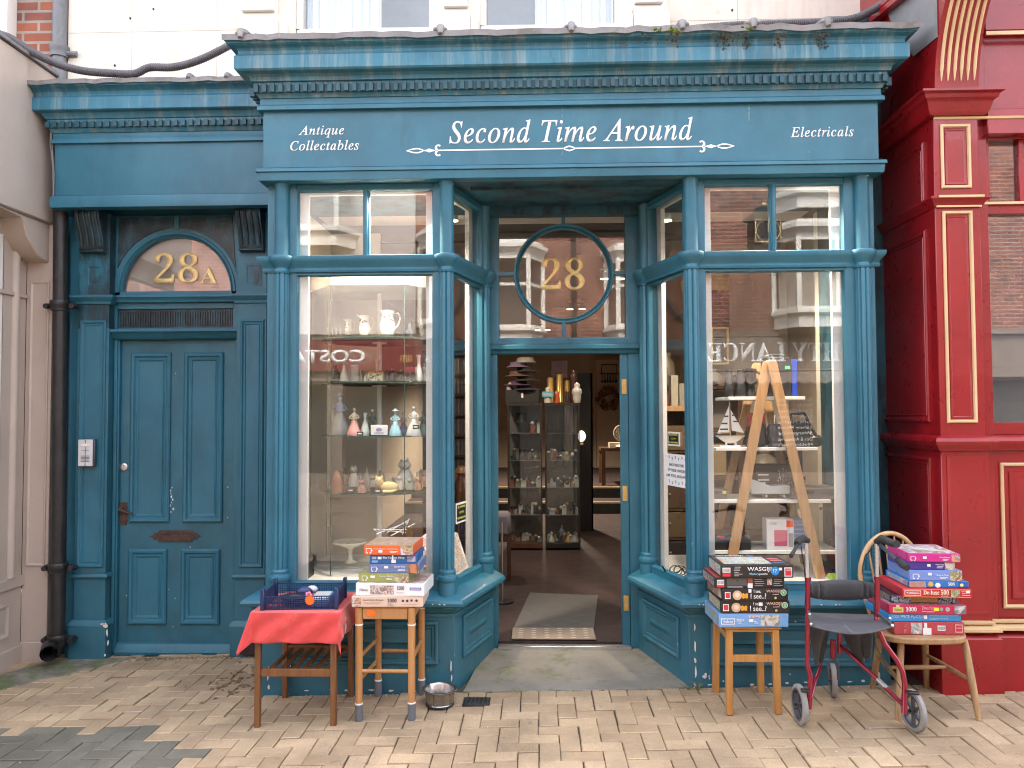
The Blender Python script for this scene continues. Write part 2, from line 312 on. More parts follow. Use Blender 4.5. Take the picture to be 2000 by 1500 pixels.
# ------------------------------------------------------------------ the ground
def tilemat(name, c1, c2, c3):
    m = bpy.data.materials.new(name); m.use_nodes = True; t = m.node_tree; L = t.links.new; b = t.nodes['Principled BSDF']; b.inputs['Roughness'].default_value = .85
    g = nd(t, 'ShaderNodeNewGeometry'); r = nd(t, 'ShaderNodeValToRGB'); e = r.color_ramp.elements; e[0].color = (*c1, 1); e[1].color = (*c2, 1); q = e.new(.5); q.color = (*c3, 1); L(g.outputs['Random Per Island'], r.inputs[0])
    tc = nd(t, 'ShaderNodeTexCoord'); n = nd(t, 'ShaderNodeTexNoise'); n.inputs['Scale'].default_value = 160; n.inputs['Detail'].default_value = 3; L(tc.outputs['Object'], n.inputs['Vector'])
    n2 = nd(t, 'ShaderNodeTexNoise'); n2.inputs['Scale'].default_value = 2.2; n2.inputs['Detail'].default_value = 6; n2.inputs['Roughness'].default_value = .7; L(tc.outputs['Object'], n2.inputs['Vector'])
    def mr(f, a, b_, c, d):
        k = nd(t, 'ShaderNodeMapRange'); L(f, k.inputs[0]); [setattr(k.inputs[i+1], 'default_value', v) for i, v in enumerate((a, b_, c, d))]; return k.outputs[0]
    a = nd(t, 'ShaderNodeMath', operation='MULTIPLY'); L(mr(n.outputs[0], .3, .7, .82, 1.15), a.inputs[0]); L(mr(n2.outputs[0], .32, .68, .68, 1.18), a.inputs[1])
    cc = nd(t, 'ShaderNodeCombineColor'); [L(a.outputs[0], cc.inputs[i]) for i in range(3)]
    x = nd(t, 'ShaderNodeMix', data_type='RGBA', blend_type='MULTIPLY'); x.inputs[0].default_value = 1; L(r.outputs[0], x.inputs[6]); L(cc.outputs[0], x.inputs[7])
    n3 = nd(t, 'ShaderNodeTexNoise'); n3.inputs['Scale'].default_value = 13; n3.inputs['Detail'].default_value = 2; L(tc.outputs['Object'], n3.inputs['Vector'])
    y = nd(t, 'ShaderNodeMix', data_type='RGBA'); L(mr(n3.outputs[0], .70, .74, 0, .55), y.inputs[0]); L(x.outputs[2], y.inputs[6]); y.inputs[7].default_value = (.16, .14, .12, 1)
    L(y.outputs[2], b.inputs['Base Color'])
    bp = nd(t, 'ShaderNodeBump'); bp.inputs['Strength'].default_value = .5; bp.inputs['Distance'].default_value = .003; L(n.outputs[0], bp.inputs['Height']); L(bp.outputs[0], b.inputs['Normal'])
    return m
tan = tilemat('buff clay paver', (.35,.25,.155), (.465,.34,.215), (.39,.282,.18)); greyp = tilemat('grey paver', (.125,.115,.09), (.175,.16,.125), (.145,.135,.105))
sand = plain('dark joint sand', (.075,.06,.045), .95)
g = MB(); NX = 24
for i in range(NX): pass
g.add([(-40,-40,zg(-5,-40)-.012),(-5,-40,zg(-5,-40)-.012),(4,-40,zg(4,-40)-.012),(40,-40,zg(4,-40)-.012),(-40,20,zg(-5,20)-.012),(-5,20,zg(-5,20)-.012),(4,20,zg(4,20)-.012),(40,20,zg(4,20)-.012)],
      [(0,1,5,4),(1,2,6,5),(2,3,7,6)])
far = brick('street brick', (.20,.145,.10), (.16,.12,.085), (.08,.07,.06), bw=.2, rh=.1); 
# the far street reads the plan coordinates, not the height
for nn in far.node_tree.nodes:
    if nn.bl_idname == 'ShaderNodeCombineXYZ':
        sx_ = [q for q in far.node_tree.nodes if q.bl_idname == 'ShaderNodeSeparateXYZ'][0]
        for l in list(nn.inputs[0].links)+list(nn.inputs[1].links): far.node_tree.links.remove(l)
        far.node_tree.links.new(sx_.outputs[0], nn.inputs[0]); far.node_tree.links.new(sx_.outputs[1], nn.inputs[1])
struct(g.build('street', far, smooth=0))
g = MB(); bed = [(-4.6,1.2),(4.2,1.2),(4.2,5.6),(-4.6,5.6)]
g.add([(x, y, zg(x, y)-.008) for x, y in bed], [(0,1,2,3)]); struct(g.build('paving_bed', sand, smooth=0))
g = MB(); U = .1
def block(x0, y0, x1, y1):
    gp = .0022; x0 += gp; y0 += gp; x1 -= gp; y1 -= gp; cx = (x0+x1)/2; cy = (y0+y1)/2
    if cy > 5.45 or cx < -4.5 or cx > 4.1 or cy < 1.3: return
    if cy > 4.64 and cx > -1.55: return
    dz = random.gauss(0, .0018)-(.004 if random.random() < .03 else 0); a, b_ = random.gauss(0, .009), random.gauss(0, .009); j = random.gauss(0, .0013); k = random.gauss(0, .0013)
    x0 += j; x1 += j; y0 += k; y1 += k
    grey = cx < -1.98+random.choice((0, .0)) and cy < 4.20 or (cx < -1.70 and cy < 3.92)
    c = .004; P = []
    for ins, h in ((0, -.05), (0, -.0035), (c, 0)):
        for x, y in ((x0+ins, y0+ins), (x1-ins, y0+ins), (x1-ins, y1-ins), (x0+ins, y1-ins)): P.append((x, y, zg(x, y)+dz+h+a*(x-cx)+b_*(y-cy)))
    g.add(P, [(0,1,5,4),(1,2,6,5),(2,3,7,6),(3,0,4,7),(4,5,9,8),(5,6,10,9),(6,7,11,10),(7,4,8,11),(8,9,10,11)], 1 if grey else 0)
for k in range(-90, 120):
    for m in range(-60, 60):
        a, b_ = k+2*m, k-2*m
        if -50 < a < 45 and 10 < b_ < 60:
            block(a*U, b_*U, (a+2)*U, (b_+1)*U); block(a*U, (b_+1)*U, (a+1)*U, (b_+3)*U)
struct(g.build('pavement', [tan, greyp], smooth=20))
# ------------------------------------------------------------------ the shop building
B = thing('shop_building', 'teal timber shopfront with pale upper wall between the taupe shop and the red shop', 'building', (0, 0, 0))
Y0 = 4.62
zc = lambda py, Y, px=1100: AZ(px, py, Y)
XL, XR = -1.60, 1.965
ixl, ixr = AX(945, 500, 5.2), AX(1260, 500, 5.2)
# entablature over the shop: profile (out from y=4.56, z)
YF = 4.56
path = [(XL, 5.45), (XL, YF), (XR, YF), (XR, 5.45)]
def q(out, py, px=1100): return (out, zc(py, YF-out, px))
sb = MB(); sb.sweep([(-.06, q(.02,345)[1]), q(.02,345), q(.025,328), (-.06, q(.02,328)[1])], path)
sb.sweep([(-.06, q(.035,327)[1]+.002), q(.035,327), q(.032,320), (-.06, q(0,320)[1])], path)
sb.sweep([(-.06, q(0,320)[1]), q(0,320), q(0,206), (-.06, q(0,206)[1])], path)
sb.sweep([(-.06, q(0,206)[1]), q(.03,205), q(.028,197), q(.016,195), q(.014,183), (-.06, q(.014,183)[1])], path)
sign = sb.build('sign_board', blue, B, bev=.002)
cn = MB()
cn.sweep([(-.06, q(.014,183)[1]), q(.02,182), q(.024,178), q(.034,173), q(.04,171), q(.04,151), q(.055,148), q(.06,140), q(.075,134), (.118, q(.08,133)[1]+.002), q(.128,122), q(.128,97), q(.112,94.5), q(.110,92), q(.112,88), q(.120,83), q(.134,78.5), q(.148,75), q(.152,73), q(.160,72), q(.165,64), (-.06, q(.165,64)[1])], path)
corn = cn.build('cornice', blue_cor, B, smooth=25)
dt = MB(); zt = q(.065,152)[1]; zb = q(.065,169)[1]; n = 76; x0 = XL-.045; x1 = XR+.045; pit = (x1-x0)/n
for i in range(n): dt.box(x0+i*pit+.008, x0+i*pit+.034, YF-.064, YF-.038, zb+random.gauss(0,.0008), zt)
n2 = 16
for i in range(1, n2):
    for xx, s_ in ((XL-.05, -1), (XR+.05, 1)): dt.box(min(xx, xx+.032*s_), max(xx, xx+.032*s_), YF-.05+i*pit, YF-.05+i*pit+.026, zb, zt)
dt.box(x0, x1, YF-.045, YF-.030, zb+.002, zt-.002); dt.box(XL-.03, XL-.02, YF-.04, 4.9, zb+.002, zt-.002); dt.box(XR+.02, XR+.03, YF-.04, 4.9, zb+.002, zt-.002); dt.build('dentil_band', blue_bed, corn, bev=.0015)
ld = MB(); zl = q(.165,64)[1]
nseg = 60; P = []; F = []
for i in range(nseg+1):
    x = XL-.18+(XR-XL+.36)*i/nseg; jz = random.gauss(0, .0035)
    P += [(x, YF-.18+random.gauss(0,.002), zl-.012+jz), (x, YF-.18+random.gauss(0,.002), zl+.022+jz), (x, YF-.15, zl+.032+jz), (x, 5.40, zl+.20), (x, 5.40, zl+.003), (x, YF-.16, zl+.003)]
for i in range(nseg): F += [(i*6+j, i*6+6+j, i*6+6+(j+1) % 6, i*6+(j+1) % 6) for j in range(6)]
F += [tuple(range(6))[::-1], tuple(range(nseg*6, nseg*6+6))]; ld.add(P, F)
for px in (460, 857, 1117, 1338, 1480, 1628):
    x = AX(px, 60, 4.3); ld.tube([(x, YF-.192, zl-.004), (x, YF-.18, zl+.035), (x, YF-.14, zl+.052), (x, 5.3, zl+.22)], [.013, .024, .022, .02], 8)
    for k in range(4): ld.ball((x+random.uniform(-.03,.03), YF-.17, zl+.03), (.022, .02, .014))
ld.build('lead_capping', lead, corn, smooth=60)
def cmoss(px, py, n, parent, Y=4.3, s=.012):
    m = MB()
    for i in range(n):
        p = at(px+random.gauss(0, 5), py+random.gauss(0, 2), Y); m.ball(p, (s*random.uniform(.3,1), s*.6, s*random.uniform(.3,.8)), n=6, k=4)
    return m
moss = mat('moss', (.10,.13,.025), .95, var=.5, vs=60); dirt = mat('dark gutter dirt', (.05,.04,.025), .95, var=.4, vs=50)
m = MB()
for px, py, n in ((1283,58,12),(1312,58,16),(1462,54,10),(1325,62,8)):
    for i in range(n):
        p = at(px+random.gauss(0, 5), py+random.gauss(0, 2), 4.295); s = .012; m.ball(p, (s*random.uniform(.3,1), s*.6, s*random.uniform(.3,.8)), n=6, k=4)
struct(m.build('cornice_moss', moss, corn), 'stuff')
m = MB()
for px, sp, n in ((1415,12,70),(1457,5,34),(1522,7,40),(1605,9,52),(1320,10,14),(1250,20,14)):
    for i in range(n):
        v = random.random(); py = 66+v*v*46; Y = 4.394 if py < 74 else 4.425 if py < 96 else 4.436
        p = at(px+random.gauss(0, sp*(1-.5*v)), py, Y); m.ball(p, (.004*random.uniform(.5,2), .003, .005*random.uniform(.5,2)), n=5, k=3)
struct(m.build('cornice_dirt', dirt, corn), 'stuff')
# fascia lettering and the drawn flourish
yf = YF-.001
def word(t, px0, px1, pyt, pyb, px_mid=None, name='lettering', parent=sign, off=.008, Y=yf, m_=letter, fn=mi, sp=1.0):
    pm = (px0+px1)/2; a = at(px0, (pyt+pyb)/2, Y); b = at(px1, (pyt+pyb)/2, Y)
    return text(fn(t), m_, parent, a.x, b.x, AZ(pm, pyb, Y), AZ(pm, pyt, Y), Y, name, off=off, sp=sp)
word('Second Time Around', 877, 1353, 232, 278, name='name_lettering', sp=1.08, off=.008)
word('Antique', 583, 672, 245, 269, name='antique_lettering', sp=1.12, off=.010); word('Collectables', 567, 701, 274, 294, name='collectables_lettering', sp=1.12, off=.010)
word('Electricals', 1544, 1667, 247, 267.5, name='electricals_lettering', sp=1.12, off=.010)
fl = MB(); fz = AZ(1110, 290, yf); fx0 = AX(800, 291, yf); fx1 = AX(1428, 285, yf); yy = yf-.0012; cxm = (fx0+fx1)/2
def rib(pts, ws):
    n = len(pts); V = []
    for i in range(n):
        a = Vector(pts[max(0, i-1)]); b = Vector(pts[min(n-1, i+1)]); t = (b-a).normalized(); nn = Vector((-t.y, t.x)); p = Vector(pts[i])
        for s_ in (1.35, -1.35): V.append((p.x+nn.x*ws[i]*s_, yy, p.y+nn.y*ws[i]*s_))
    fl.add(V+[(v[0], yf+.0005, v[2]) for v in V], [(2*i, 2*i+1, 2*i+3, 2*i+2) for i in range(n-1)]+[(2*n+2*i, 2*n+2*i+1, 2*i+1, 2*i) for i in range(n)if 0])
for s_ in (-1, 1):
    e = cxm+s_*(fx1-fx0)/2*1.0
    for up in (1, -1):      # open spear head
        rib([(e-s_*t_, fz+up*h_) for t_, h_ in ((-.02,0),(.0,.005),(.025,.011),(.05,.012),(.07,.006),(.085,0))], [.001,.0022,.003,.003,.0028,.002])
    rib([(e-s_*.08, fz), (e-s_*.10, fz), (e-s_*.115, fz), (e-s_*.13, fz), (e-s_*.15, fz)], [.002,.004,.009,.005,.002])
    for up in (1, -1):      # the curled 3
        c = (e-s_*.168, fz+up*.016); pts = [(c[0]-s_*.014*math.cos(a)*-1, c[1]+.0145*math.sin(a)*up) for a in [R(d) for d in range(-80, 170, 25)]]
        rib(pts, [.004,.005,.0055,.005,.0045,.004,.0035,.0035,.004,.004])
rib([(fx0+.16, fz), (cxm-.035, fz)], [.0029, .0029]); rib([(cxm+.035, fz), (fx1-.16, fz)], [.0029, .0029])
for up in (1, -1): rib([(cxm+t_, fz+up*h_) for t_, h_ in ((-.036,0),(-.02,.007),(0,.013),(.02,.007),(.036,0))], [.002,.003,.0035,.003,.002])
fl.build('flourish', letter, sign, smooth=0)
# recess ceiling and bay soffit
m = MB(); zs = q(.02,345)[1]
m.box(XL+.01, XR-.01, YF+.001, 5.42, zs+.004, zs+.06); m.box(ixl-.05, ixr+.05, 4.75, 4.78, zs-.012, zs+.004); m.box(ixl-.03, ixr+.03, 5.22, 5.30, zs-.05, zs+.004)
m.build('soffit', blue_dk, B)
# columns
def column(x, y, name='column'):
    m = MB(); zt = zs+.002; zk = 2.56
    m.lathe([(.041, zk), (.041, zt-.03), (.043, zt-.025), (.047, zt-.01), (.047, zt)], (x, y, 0), 32)
    m.lathe([(.034,2.452), (.046,2.456), (.049,2.466), (.043,2.476), (.041,2.486), (.05,2.500), (.064,2.515), (.074,2.530), (.077,2.545), (.074,2.556), (.055,2.562), (.04,2.562)], (x, y, 0), 32)
    m.lathe([(.042,.715), (.042,2.44), (.040,2.455)], (x, y, 0), 80, flute=.0085, nf=8)
    m.lathe([(.055,.555), (.055,.655), (.060,.662), (.064,.676), (.060,.690), (.05,.695), (.047,.705), (.050,.715), (.046,.725), (.04,.728)], (x, y, 0), 32)
    m.lathe([(.062,.51), (.062,.56), (.056,.562)], (x, y, 0), 32)
    return m.build(name, blue, B, smooth=35)
cols = [(AX(549, 700, Y0), Y0), (AX(873, 700, Y0), Y0), (AX(1352, 700, Y0), Y0), (AX(1689, 700, Y0), Y0), (ixl, 5.2), (ixr, 5.2)]
for c in cols: column(*c)
cL, cR = cols[1][0], cols[2][0]
# rails, sill, riser follow the plan of each bay
PLn = [(XL-.0, 5.40), (XL-.0, Y0+.02), (cL+.02, Y0+.02), (ixl+.03, 5.28)]; PRn = [(ixr-.03, 5.28), (cR-.02, Y0+.02), (XR, Y0+.02), (XR, 5.40)]
for P_ in (PLn, PRn):
    m = MB(); m.sweep([(-.02,2.462), (.018,2.465), (.022,2.478), (.016,2.49), (.022,2.505), (.04,2.525), (.047,2.540), (.047,2.556), (-.02,2.556)], P_); m.build('transom_rail', blue, B, smooth=30)
    m = MB(); m.sweep([(-.1,.610), (.02,.600), (.075,.575), (.10,.560), (.108,.545), (.104,.528), (.085,.520), (.06,.516), (.05,.500), (.032,.478), (.03,.470), (-.1,.470)], P_); sill = m.build('window_sill', blue, B, smooth=30)
    m = MB(); m.sweep([(-.06,-.12), (.028,-.12), (.026,.472), (-.06,.472)], P_); m.sweep([(.02,.452), (.036,.455), (.036,.472), (.02,.472)], P_); riser = m.build('stall_riser', blue_low, B, bev=.002)
PM = [(0,0), (0,-.012), (.008,-.018), (.016,-.016), (.024,-.006), (.032,-.004), (.036,-.010), (.042,-.004), (.046,-.001), (.10,-.001), (.118,-.010), (.125,-.010)]
def seg(p0, p1):
    p0 = Vector(p0); p1 = Vector(p1); d = p1-p0; a = math.atan2(d.y, d.x)
    return Matrix.Translation((p0.x, p0.y, 0)) @ Matrix.Rotation(a, 4, 'Z'), d.length
def bay(p0, p1, s0, s1, mull, up_top=2.962, pane_lab=None, panelx=None):
    """window frame with its panes between two posts, and the panel under it"""
    M, Ln = seg(p0, p1); f = MB(); f.M = M; a, b = s0, Ln-s1; zt = zs+.004
    f.box(0, a, 0, .07, .60, zt); f.box(b, Ln, 0, .07, .60, zt)               # posts
    f.box(a+.0005, b-.0005, .004, .066, .60, .640); f.box(a+.0005, b-.0005, .004, .066, up_top, zt); f.box(a+.0005, b-.0005, .006, .064, 2.455, 2.56)
    if mull: f.box(mull-.018, mull+.018, .012, .06, 2.56, up_top); f.tube([(mull, .008, 2.56), (mull, .008, up_top)], .012, 8)
    for z0, z1 in ((.640, 2.455), (2.56, up_top)):                            # glazing beads
        f.panel(a-.001, b+.001, z0-.001, z1+.001, .004, [(0,-.003), (.006,-.004), (.010,.004), (.013,.022), (.013,.03)], fill=False)
    fr = f.build('display_window', blue, B, bev=.002)
    g_ = MB(); g_.M = M; g_.box(a+.004, b-.004, .03, .0345, .63, 2.47); g_.build('window_pane', glass, fr, smooth=0)
    if mull:
        for u0, u1 in ((a+.004, mull-.017), (mull+.017, b-.004)): g_ = MB(); g_.M = M; g_.box(u0, u1, .03, .0345, 2.55, up_top+.006); g_.build('window_pane', glass, fr, smooth=0)
    else: g_ = MB(); g_.M = M; g_.box(a+.004, b-.004, .03, .0345, 2.55, up_top+.006); g_.build('window_pane', glass, fr, smooth=0)
    li = MB(); li.M = M; li.box(a-.02, a+.055, .072, .10, .60, zt); li.box(b-.055, b+.02, .072, .10, .60, zt); li.box(a+.056, b-.056, .072, .09, zt-.05, zt-.001)
    li.build('window_lining', whitedull, fr)
    p = MB(); p.M = M
    if panelx: p.panel(panelx[0], panelx[1], .185, .430, -.027, PM)
    p.build('riser_panel', blue_low, riser if p0[0] > 0 else bpy.data.objects['stall_riser'], smooth=20)
    return fr, M, Ln
gx = lambda px: AX(px, 800, Y0+.03)
FL = bay((XL+.005, Y0+.012), (cL+.01, Y0+.012), gx(578)-XL-.005, cL+.01-gx(848), AX(713, 440, Y0)-XL-.005, panelx=(.12, 1.02))
FR = bay((cR-.01, Y0+.012), (XR-.005, Y0+.012), gx(1378)-cR+.01, XR-.005-gx(1655), AX(1513, 440, Y0)-cR+.01, panelx=(.09, 1.00))
AL = bay((cL+.02, Y0+.02), (ixl+.03, 5.28), .05, .13, None, panelx=(.10, .60))
AR = bay((ixr-.03, 5.28), (cR-.02, Y0+.02), .13, .05, None, panelx=(.08, .58))
m = MB(); m.box(XL+.002, XL+.022, Y0+.09, 5.40, .612, zs+.003); m.box(XR-.022, XR-.002, Y0+.09, 5.12, .612, zs+.003); m.build('bay_side_wall', blue, B)
# strip of teal between the bay and the red shop
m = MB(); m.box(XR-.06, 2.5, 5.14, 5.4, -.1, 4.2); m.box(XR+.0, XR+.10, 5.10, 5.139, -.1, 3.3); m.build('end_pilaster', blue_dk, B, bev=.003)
# ---- the doorway of the shop
YD = 5.30; jl0, jl1, jr0, jr1 = AX(957, 900, YD), AX(972, 900, YD), AX(1229, 900, YD), AX(1247, 900, YD)
zlt = AZ(1100, 690, YD); zlb = .085
m = MB(); m.box(jl0-.06, jl1, YD, YD+.09, 0, zs+.01); m.box(jr0, jr1+.06, YD, YD+.09, 0, zs+.01)
m.box(jl1+.0005, jr0-.0005, YD+.003, YD+.087, zlt, AZ(1100, 663, YD)); m.box(jl1+.0005, jr0-.0005, YD+.003, YD+.087, AZ(1100, 403, YD), zs+.008)
m.sweep([(0, AZ(1100,692,YD)), (.02, AZ(1100,690,YD)), (.03, AZ(1100,684,YD-.03)), (.05, AZ(1100,681,YD-.05)), (.055, AZ(1100,673,YD-.05)), (0, AZ(1100,671,YD))], [(jl0-.005, YD), (jr1+.005, YD)])
door_fr = m.build('door_frame', blue, B, bev=.002)
cx, cz = AX(1101, 533, YD), AZ(1101, 533, YD); rr = 94/1550*YD
m = MB(); m.M = Matrix()
m.ring(cx, cz, YD+.03, [(rr-.018,.03), (rr-.018,-.005), (rr-.012,-.016), (rr-.004,-.010), (rr+.002,-.018), (rr+.012,-.018), (rr+.016,-.004), (rr+.016,.03), (rr-.018,.03)], n=72)
zt0, zt1 = AZ(1100, 663, YD), AZ(1100, 403, YD)
m.box(cx-.012, cx+.012, YD+.015, YD+.055, cz+rr+.012, zt1); m.box(cx-.012, cx+.012, YD+.015, YD+.055, zt0, cz-rr-.012)
m.box(jl1, cx-rr-.012, YD+.015, YD+.055, cz-.011, cz+.011); m.box(cx+rr+.012, jr0, YD+.015, YD+.055, cz-.011, cz+.011)
m.panel(jl1, jr0, zt0, zt1, YD+.004, [(0,-.002), (.01,.0), (.014,.02), (.014,.03)], fill=False)
tr = m.build('door_transom', blue, B, smooth=30)
m = MB(); m.box(jl1, jr0, YD+.05, YD+.054, zt0, zt1); m.build('window_pane', glass, tr, smooth=0)
word('28', 1058, 1142, 503, 566, name='gold_number', parent=tr, Y=YD+.044, m_=gold, fn=mb, off=-.004)
# open shop door, folded back inside
D = bpy.data.objects.new('shop_door', None)
m = MB(); m.at_((jr0-.004, YD+.03, 0), rz=82.5)      # local x runs along the leaf
m.box(0, .82, -.001, .044, .115, zlt-.005); m.panel(.1, .72, .25, .9, -.002, [(0,-.001), (.01,-.008), (.03,.0)], fill=False)
leaf = m.build('shop_door', blue, B, bev=.003)
m = MB(); m.box(jr0-.055, jr0-.001, YD+.012, YD+.055, .1, zlt-.003); m.build('door_edge', blue, leaf, bev=.003)
for py in (755, 964, 1179):
    z = AZ(1230, py, YD); m = MB(); m.box(jr0-.045, jr0-.012, YD+.006, YD+.0115, z-.05, z+.05)
    for dz, dx in ((-.037,.008), (-.012,-.007), (.014,.009), (.037,-.002)): m.lathe([(.0035,0), (.0035,.003)], (jr0-.028+dx, YD+.005, z+dz), 8)
    m.build('hinge', brass, leaf, bev=.001)
m = MB(); m.box(jl1, jr0, YD-.04, YD+.02, .07, .10); m.build('threshold', silver, door_fr, bev=.003)
# ---- the side door bay, number 28A
YP, YW = 5.38, 5.45
P = lambda px, py=700, Y=YP: AX(px, py, Y)
zp = lambda py, Y=YP, px=340: AZ(px, py, Y)
zt = AZ(300, 403, 5.2)
m = MB(); m.box(P(100, 700, YW)-.05, XL, YW+.09, YW+.2, -.1, zt+.7)
m.box(P(130), P(152), YP+.035, YW+.09, -.1, zt); m.box(P(518), XL+.03, YP+.035, YW+.09, -.1, zt); m.build('side_wall', blue, B)
def pilaster(x0, x1, pp0, pp1, side):
    zsp = zp(640)
    if not side: u = MB(); u.box(x0, x1, YP, YW+.05, zsp, zt); u.build('pilaster_top', pil_dk, B, bev=.001)
    m = MB(); m.box(x0, x1, YP, YW+.05, .2, zt if side else zsp-.0005); m.box(x0-.02, x1+.02, YP-.03, YW+.05, -.1, zp(1222))
    m.sweep([(0, zp(1222)), (.03, zp(1222)), (.024, zp(1217)), (.006, zp(1211)), (0, zp(1211))], [(x0, YW), (x0, YP), (x1, YP), (x1, YW)])
    m.sweep([(0, zp(1131)), (.012, zp(1130)), (.018, zp(1126)), (.012, zp(1121)), (0, zp(1120))], [(x0, YW), (x0, YP), (x1, YP), (x1, YW)])
    o = m.build('pilaster', blue_low, B, bev=.002)
    m = MB(); m.panel(pp0, pp1, zp(1108), zp(625), YP, [(0,0), (0,-.008), (.006,-.014), (.014,-.012), (.022,-.003), (.030,-.002), (.034,-.006), (.038,-.001)]); m.build('pilaster_panel', blue, o, smooth=20)
    m = MB(); xm = (pp0+pp1)/2; m.panel(xm-.062, xm+.062, zp(560), zp(515), YP, [(0,0), (0,-.003), (.02,-.003), (.024,-.0005)]); m.build('small_panel', pil_dk, o, smooth=20)
    c = MB(); zk1, zk0 = zp(412), zp(495)                         # scrolled console
    pr = []; H_ = zk1-zk0
    for t_, d_ in ((0,.02), (.03,.05), (.06,.05), (.09,.035), (.16,.045), (.3,.052), (.45,.066), (.6,.085), (.72,.10), (.84,.112), (.93,.112), (.98,.10), (1,.085)): pr.append((d_, zk0+t_*H_))
    prof = [(xm-.085, YP-d, z) for d, z in pr]+[(xm-.085, YP+.001, zk1), (xm-.085, YP+.001, zk0)]
    c.prism(prof, (.17, 0, 0))
    for k in range(4):
        xx = xm-.063+.042*k; c.tube([(xx, YP-d-.001, z) for d, z in pr[4:]], .012, 8)
    c.build('console', soot, o, bev=.002)
    m = MB(); m.sweep([(0, zp(594)), (.012, zp(593)), (.016, zp(588)), (.03, zp(584)), (.04, zp(580)), (.04, zp(576)), (0, zp(575))], [(x0-.003, YW), (x0-.003, YP), (x1+.003, YP), (x1+.003, YW)]); m.build('capital', blue, o, smooth=30)
    return o
pilaster(P(151), P(212), P(157), P(207), 0); pilaster(P(462), P(520), P(470), P(516), 1)
m = MB(); X0, X1 = P(212), P(462)
m.sweep([(0, zp(592,YW)), (.03, zp(591,YW)), (.035, zp(586,YW)), (.055, zp(582,YW)), (.055, zp(578,YW)), (0, zp(577,YW))], [(X0, YW), (X1, YW)])
m.box(X0, X1, YW+.03, YW+.09, zp(660,YW), zp(576,YW))
m.box(X0, P(229,620,YW), YW+.0, YW+.06, zp(655,YW), zp(592,YW)); m.box(P(455,620,YW), X1, YW, YW+.06, zp(655,YW), zp(592,YW)); m.box(P(229,620,YW), P(455,620,YW), YW+.002, YW+.05, zp(603,YW), zp(592,YW)); m.box(P(229,620,YW), P(455,620,YW), YW+.002, YW+.05, zp(655,YW), zp(640,YW))
m.sweep([(0, zp(664,YW)), (.015, zp(663,YW)), (.03, zp(659,YW)), (.045, zp(652,YW)), (.065, zp(649,YW)), (.065, zp(644,YW)), (0, zp(643,YW))], [(X0-.0, YW), (X1+.01, YW)])
m.box(X0, P(231,900,YW), YW+.0, YW+.08, .0, zp(663,YW)); m.box(P(457,900,YW), X1, YW+.0, YW+.08, .0, zp(663,YW)); m.box(P(222,900,YW), P(228,900,YW), YW-.012, YW+.0, .08, zp(663,YW))
sf = m.build('side_door_frame', blue, B, bev=.002)
m = MB(); nv = 46; a, b = P(229,620,YW), P(455,620,YW)
m.box(a, b, YW+.02, YW+.029, zp(640,YW), zp(603,YW))
for i in range(nv): x = a+.012+(b-a-.024)*i/(nv-1); m.box(x-.004, x+.004, YW+.012, YW+.021, zp(637,YW)+random.uniform(0,.006), zp(607,YW)-random.uniform(0,.004))
m.build('vent_grille', soot, sf)
# fanlight with its arch
acx, acz, ar = P(344,570,YW), zp(570,YW), 113/1550*YW
m = MB(); ztop = zt
for s_ in (-1, 1):
    pts = [(acx+s_*(ar+.01)*math.cos(R(d)), YW+.005, acz+(ar+.01)*math.sin(R(d))) for d in range(0, 91, 6)]
    xe = X0 if s_ < 0 else X1
    pts += [(acx, YW+.005, ztop), (xe, YW+.005, ztop), (xe, YW+.005, acz)]; m.prism(pts, (0, .06, 0))
m.ring(acx, acz, YW+.005, [(ar-.012,.04), (ar-.012,-.004), (ar-.004,-.014), (ar+.004,-.006), (ar+.010,-.014), (ar+.022,-.014), (ar+.026,-.006), (ar+.05,-.006), (ar+.052,.002)], 0, 180, 48)
m.box(acx-ar, acx+ar, YW-.005, YW+.06, zp(577,YW), acz+.004); m.box(acx-.016, acx+.016, YW-.004, YW+.01, acz+ar+.04, ztop)
fanl = m.build('fanlight', blue, B, smooth=30)
m = MB()
for s_ in (-1, 1):
    xe = P(232,500,YW) if s_ < 0 else P(453,500,YW); r2 = ar+.055
    pts = [(acx+s_*r2*math.cos(R(d)), YW-.002, acz+r2*math.sin(R(d))) for d in range(22, 88, 6)]
    zt_ = zp(424, YW); pts += [(acx+s_*.022, YW-.002, acz+r2), (acx+s_*.022, YW-.002, zt_), (xe, YW-.002, zt_)]; m.prism(pts, (0, .008, 0))
m.build('spandrel_panel', soot, fanl, smooth=0)
m = MB(); m.prism([(acx+ar*math.cos(R(d)), YW+.03, acz+ar*math.sin(R(d))) for d in range(0, 181, 6)], (0, .004, 0)); m.build('window_pane', glassmat('fanlight glass', .14), fanl, smooth=0)
m = MB(); m.box(acx-ar, acx+ar, YW+.062, YW+.066, acz-.02, acz+ar+.02); m.build('fanlight_backing', plain('pale grey backing', (.42,.38,.34)), fanl)
word('28', 301, 388, 494, 553, name='gold_number', parent=fanl, Y=YW+.026, m_=gold, fn=mb, off=-.004); word('A', 390, 425, 520, 554, name='gold_letter', parent=fanl, Y=YW+.026, m_=gold, fn=mb, off=.004)
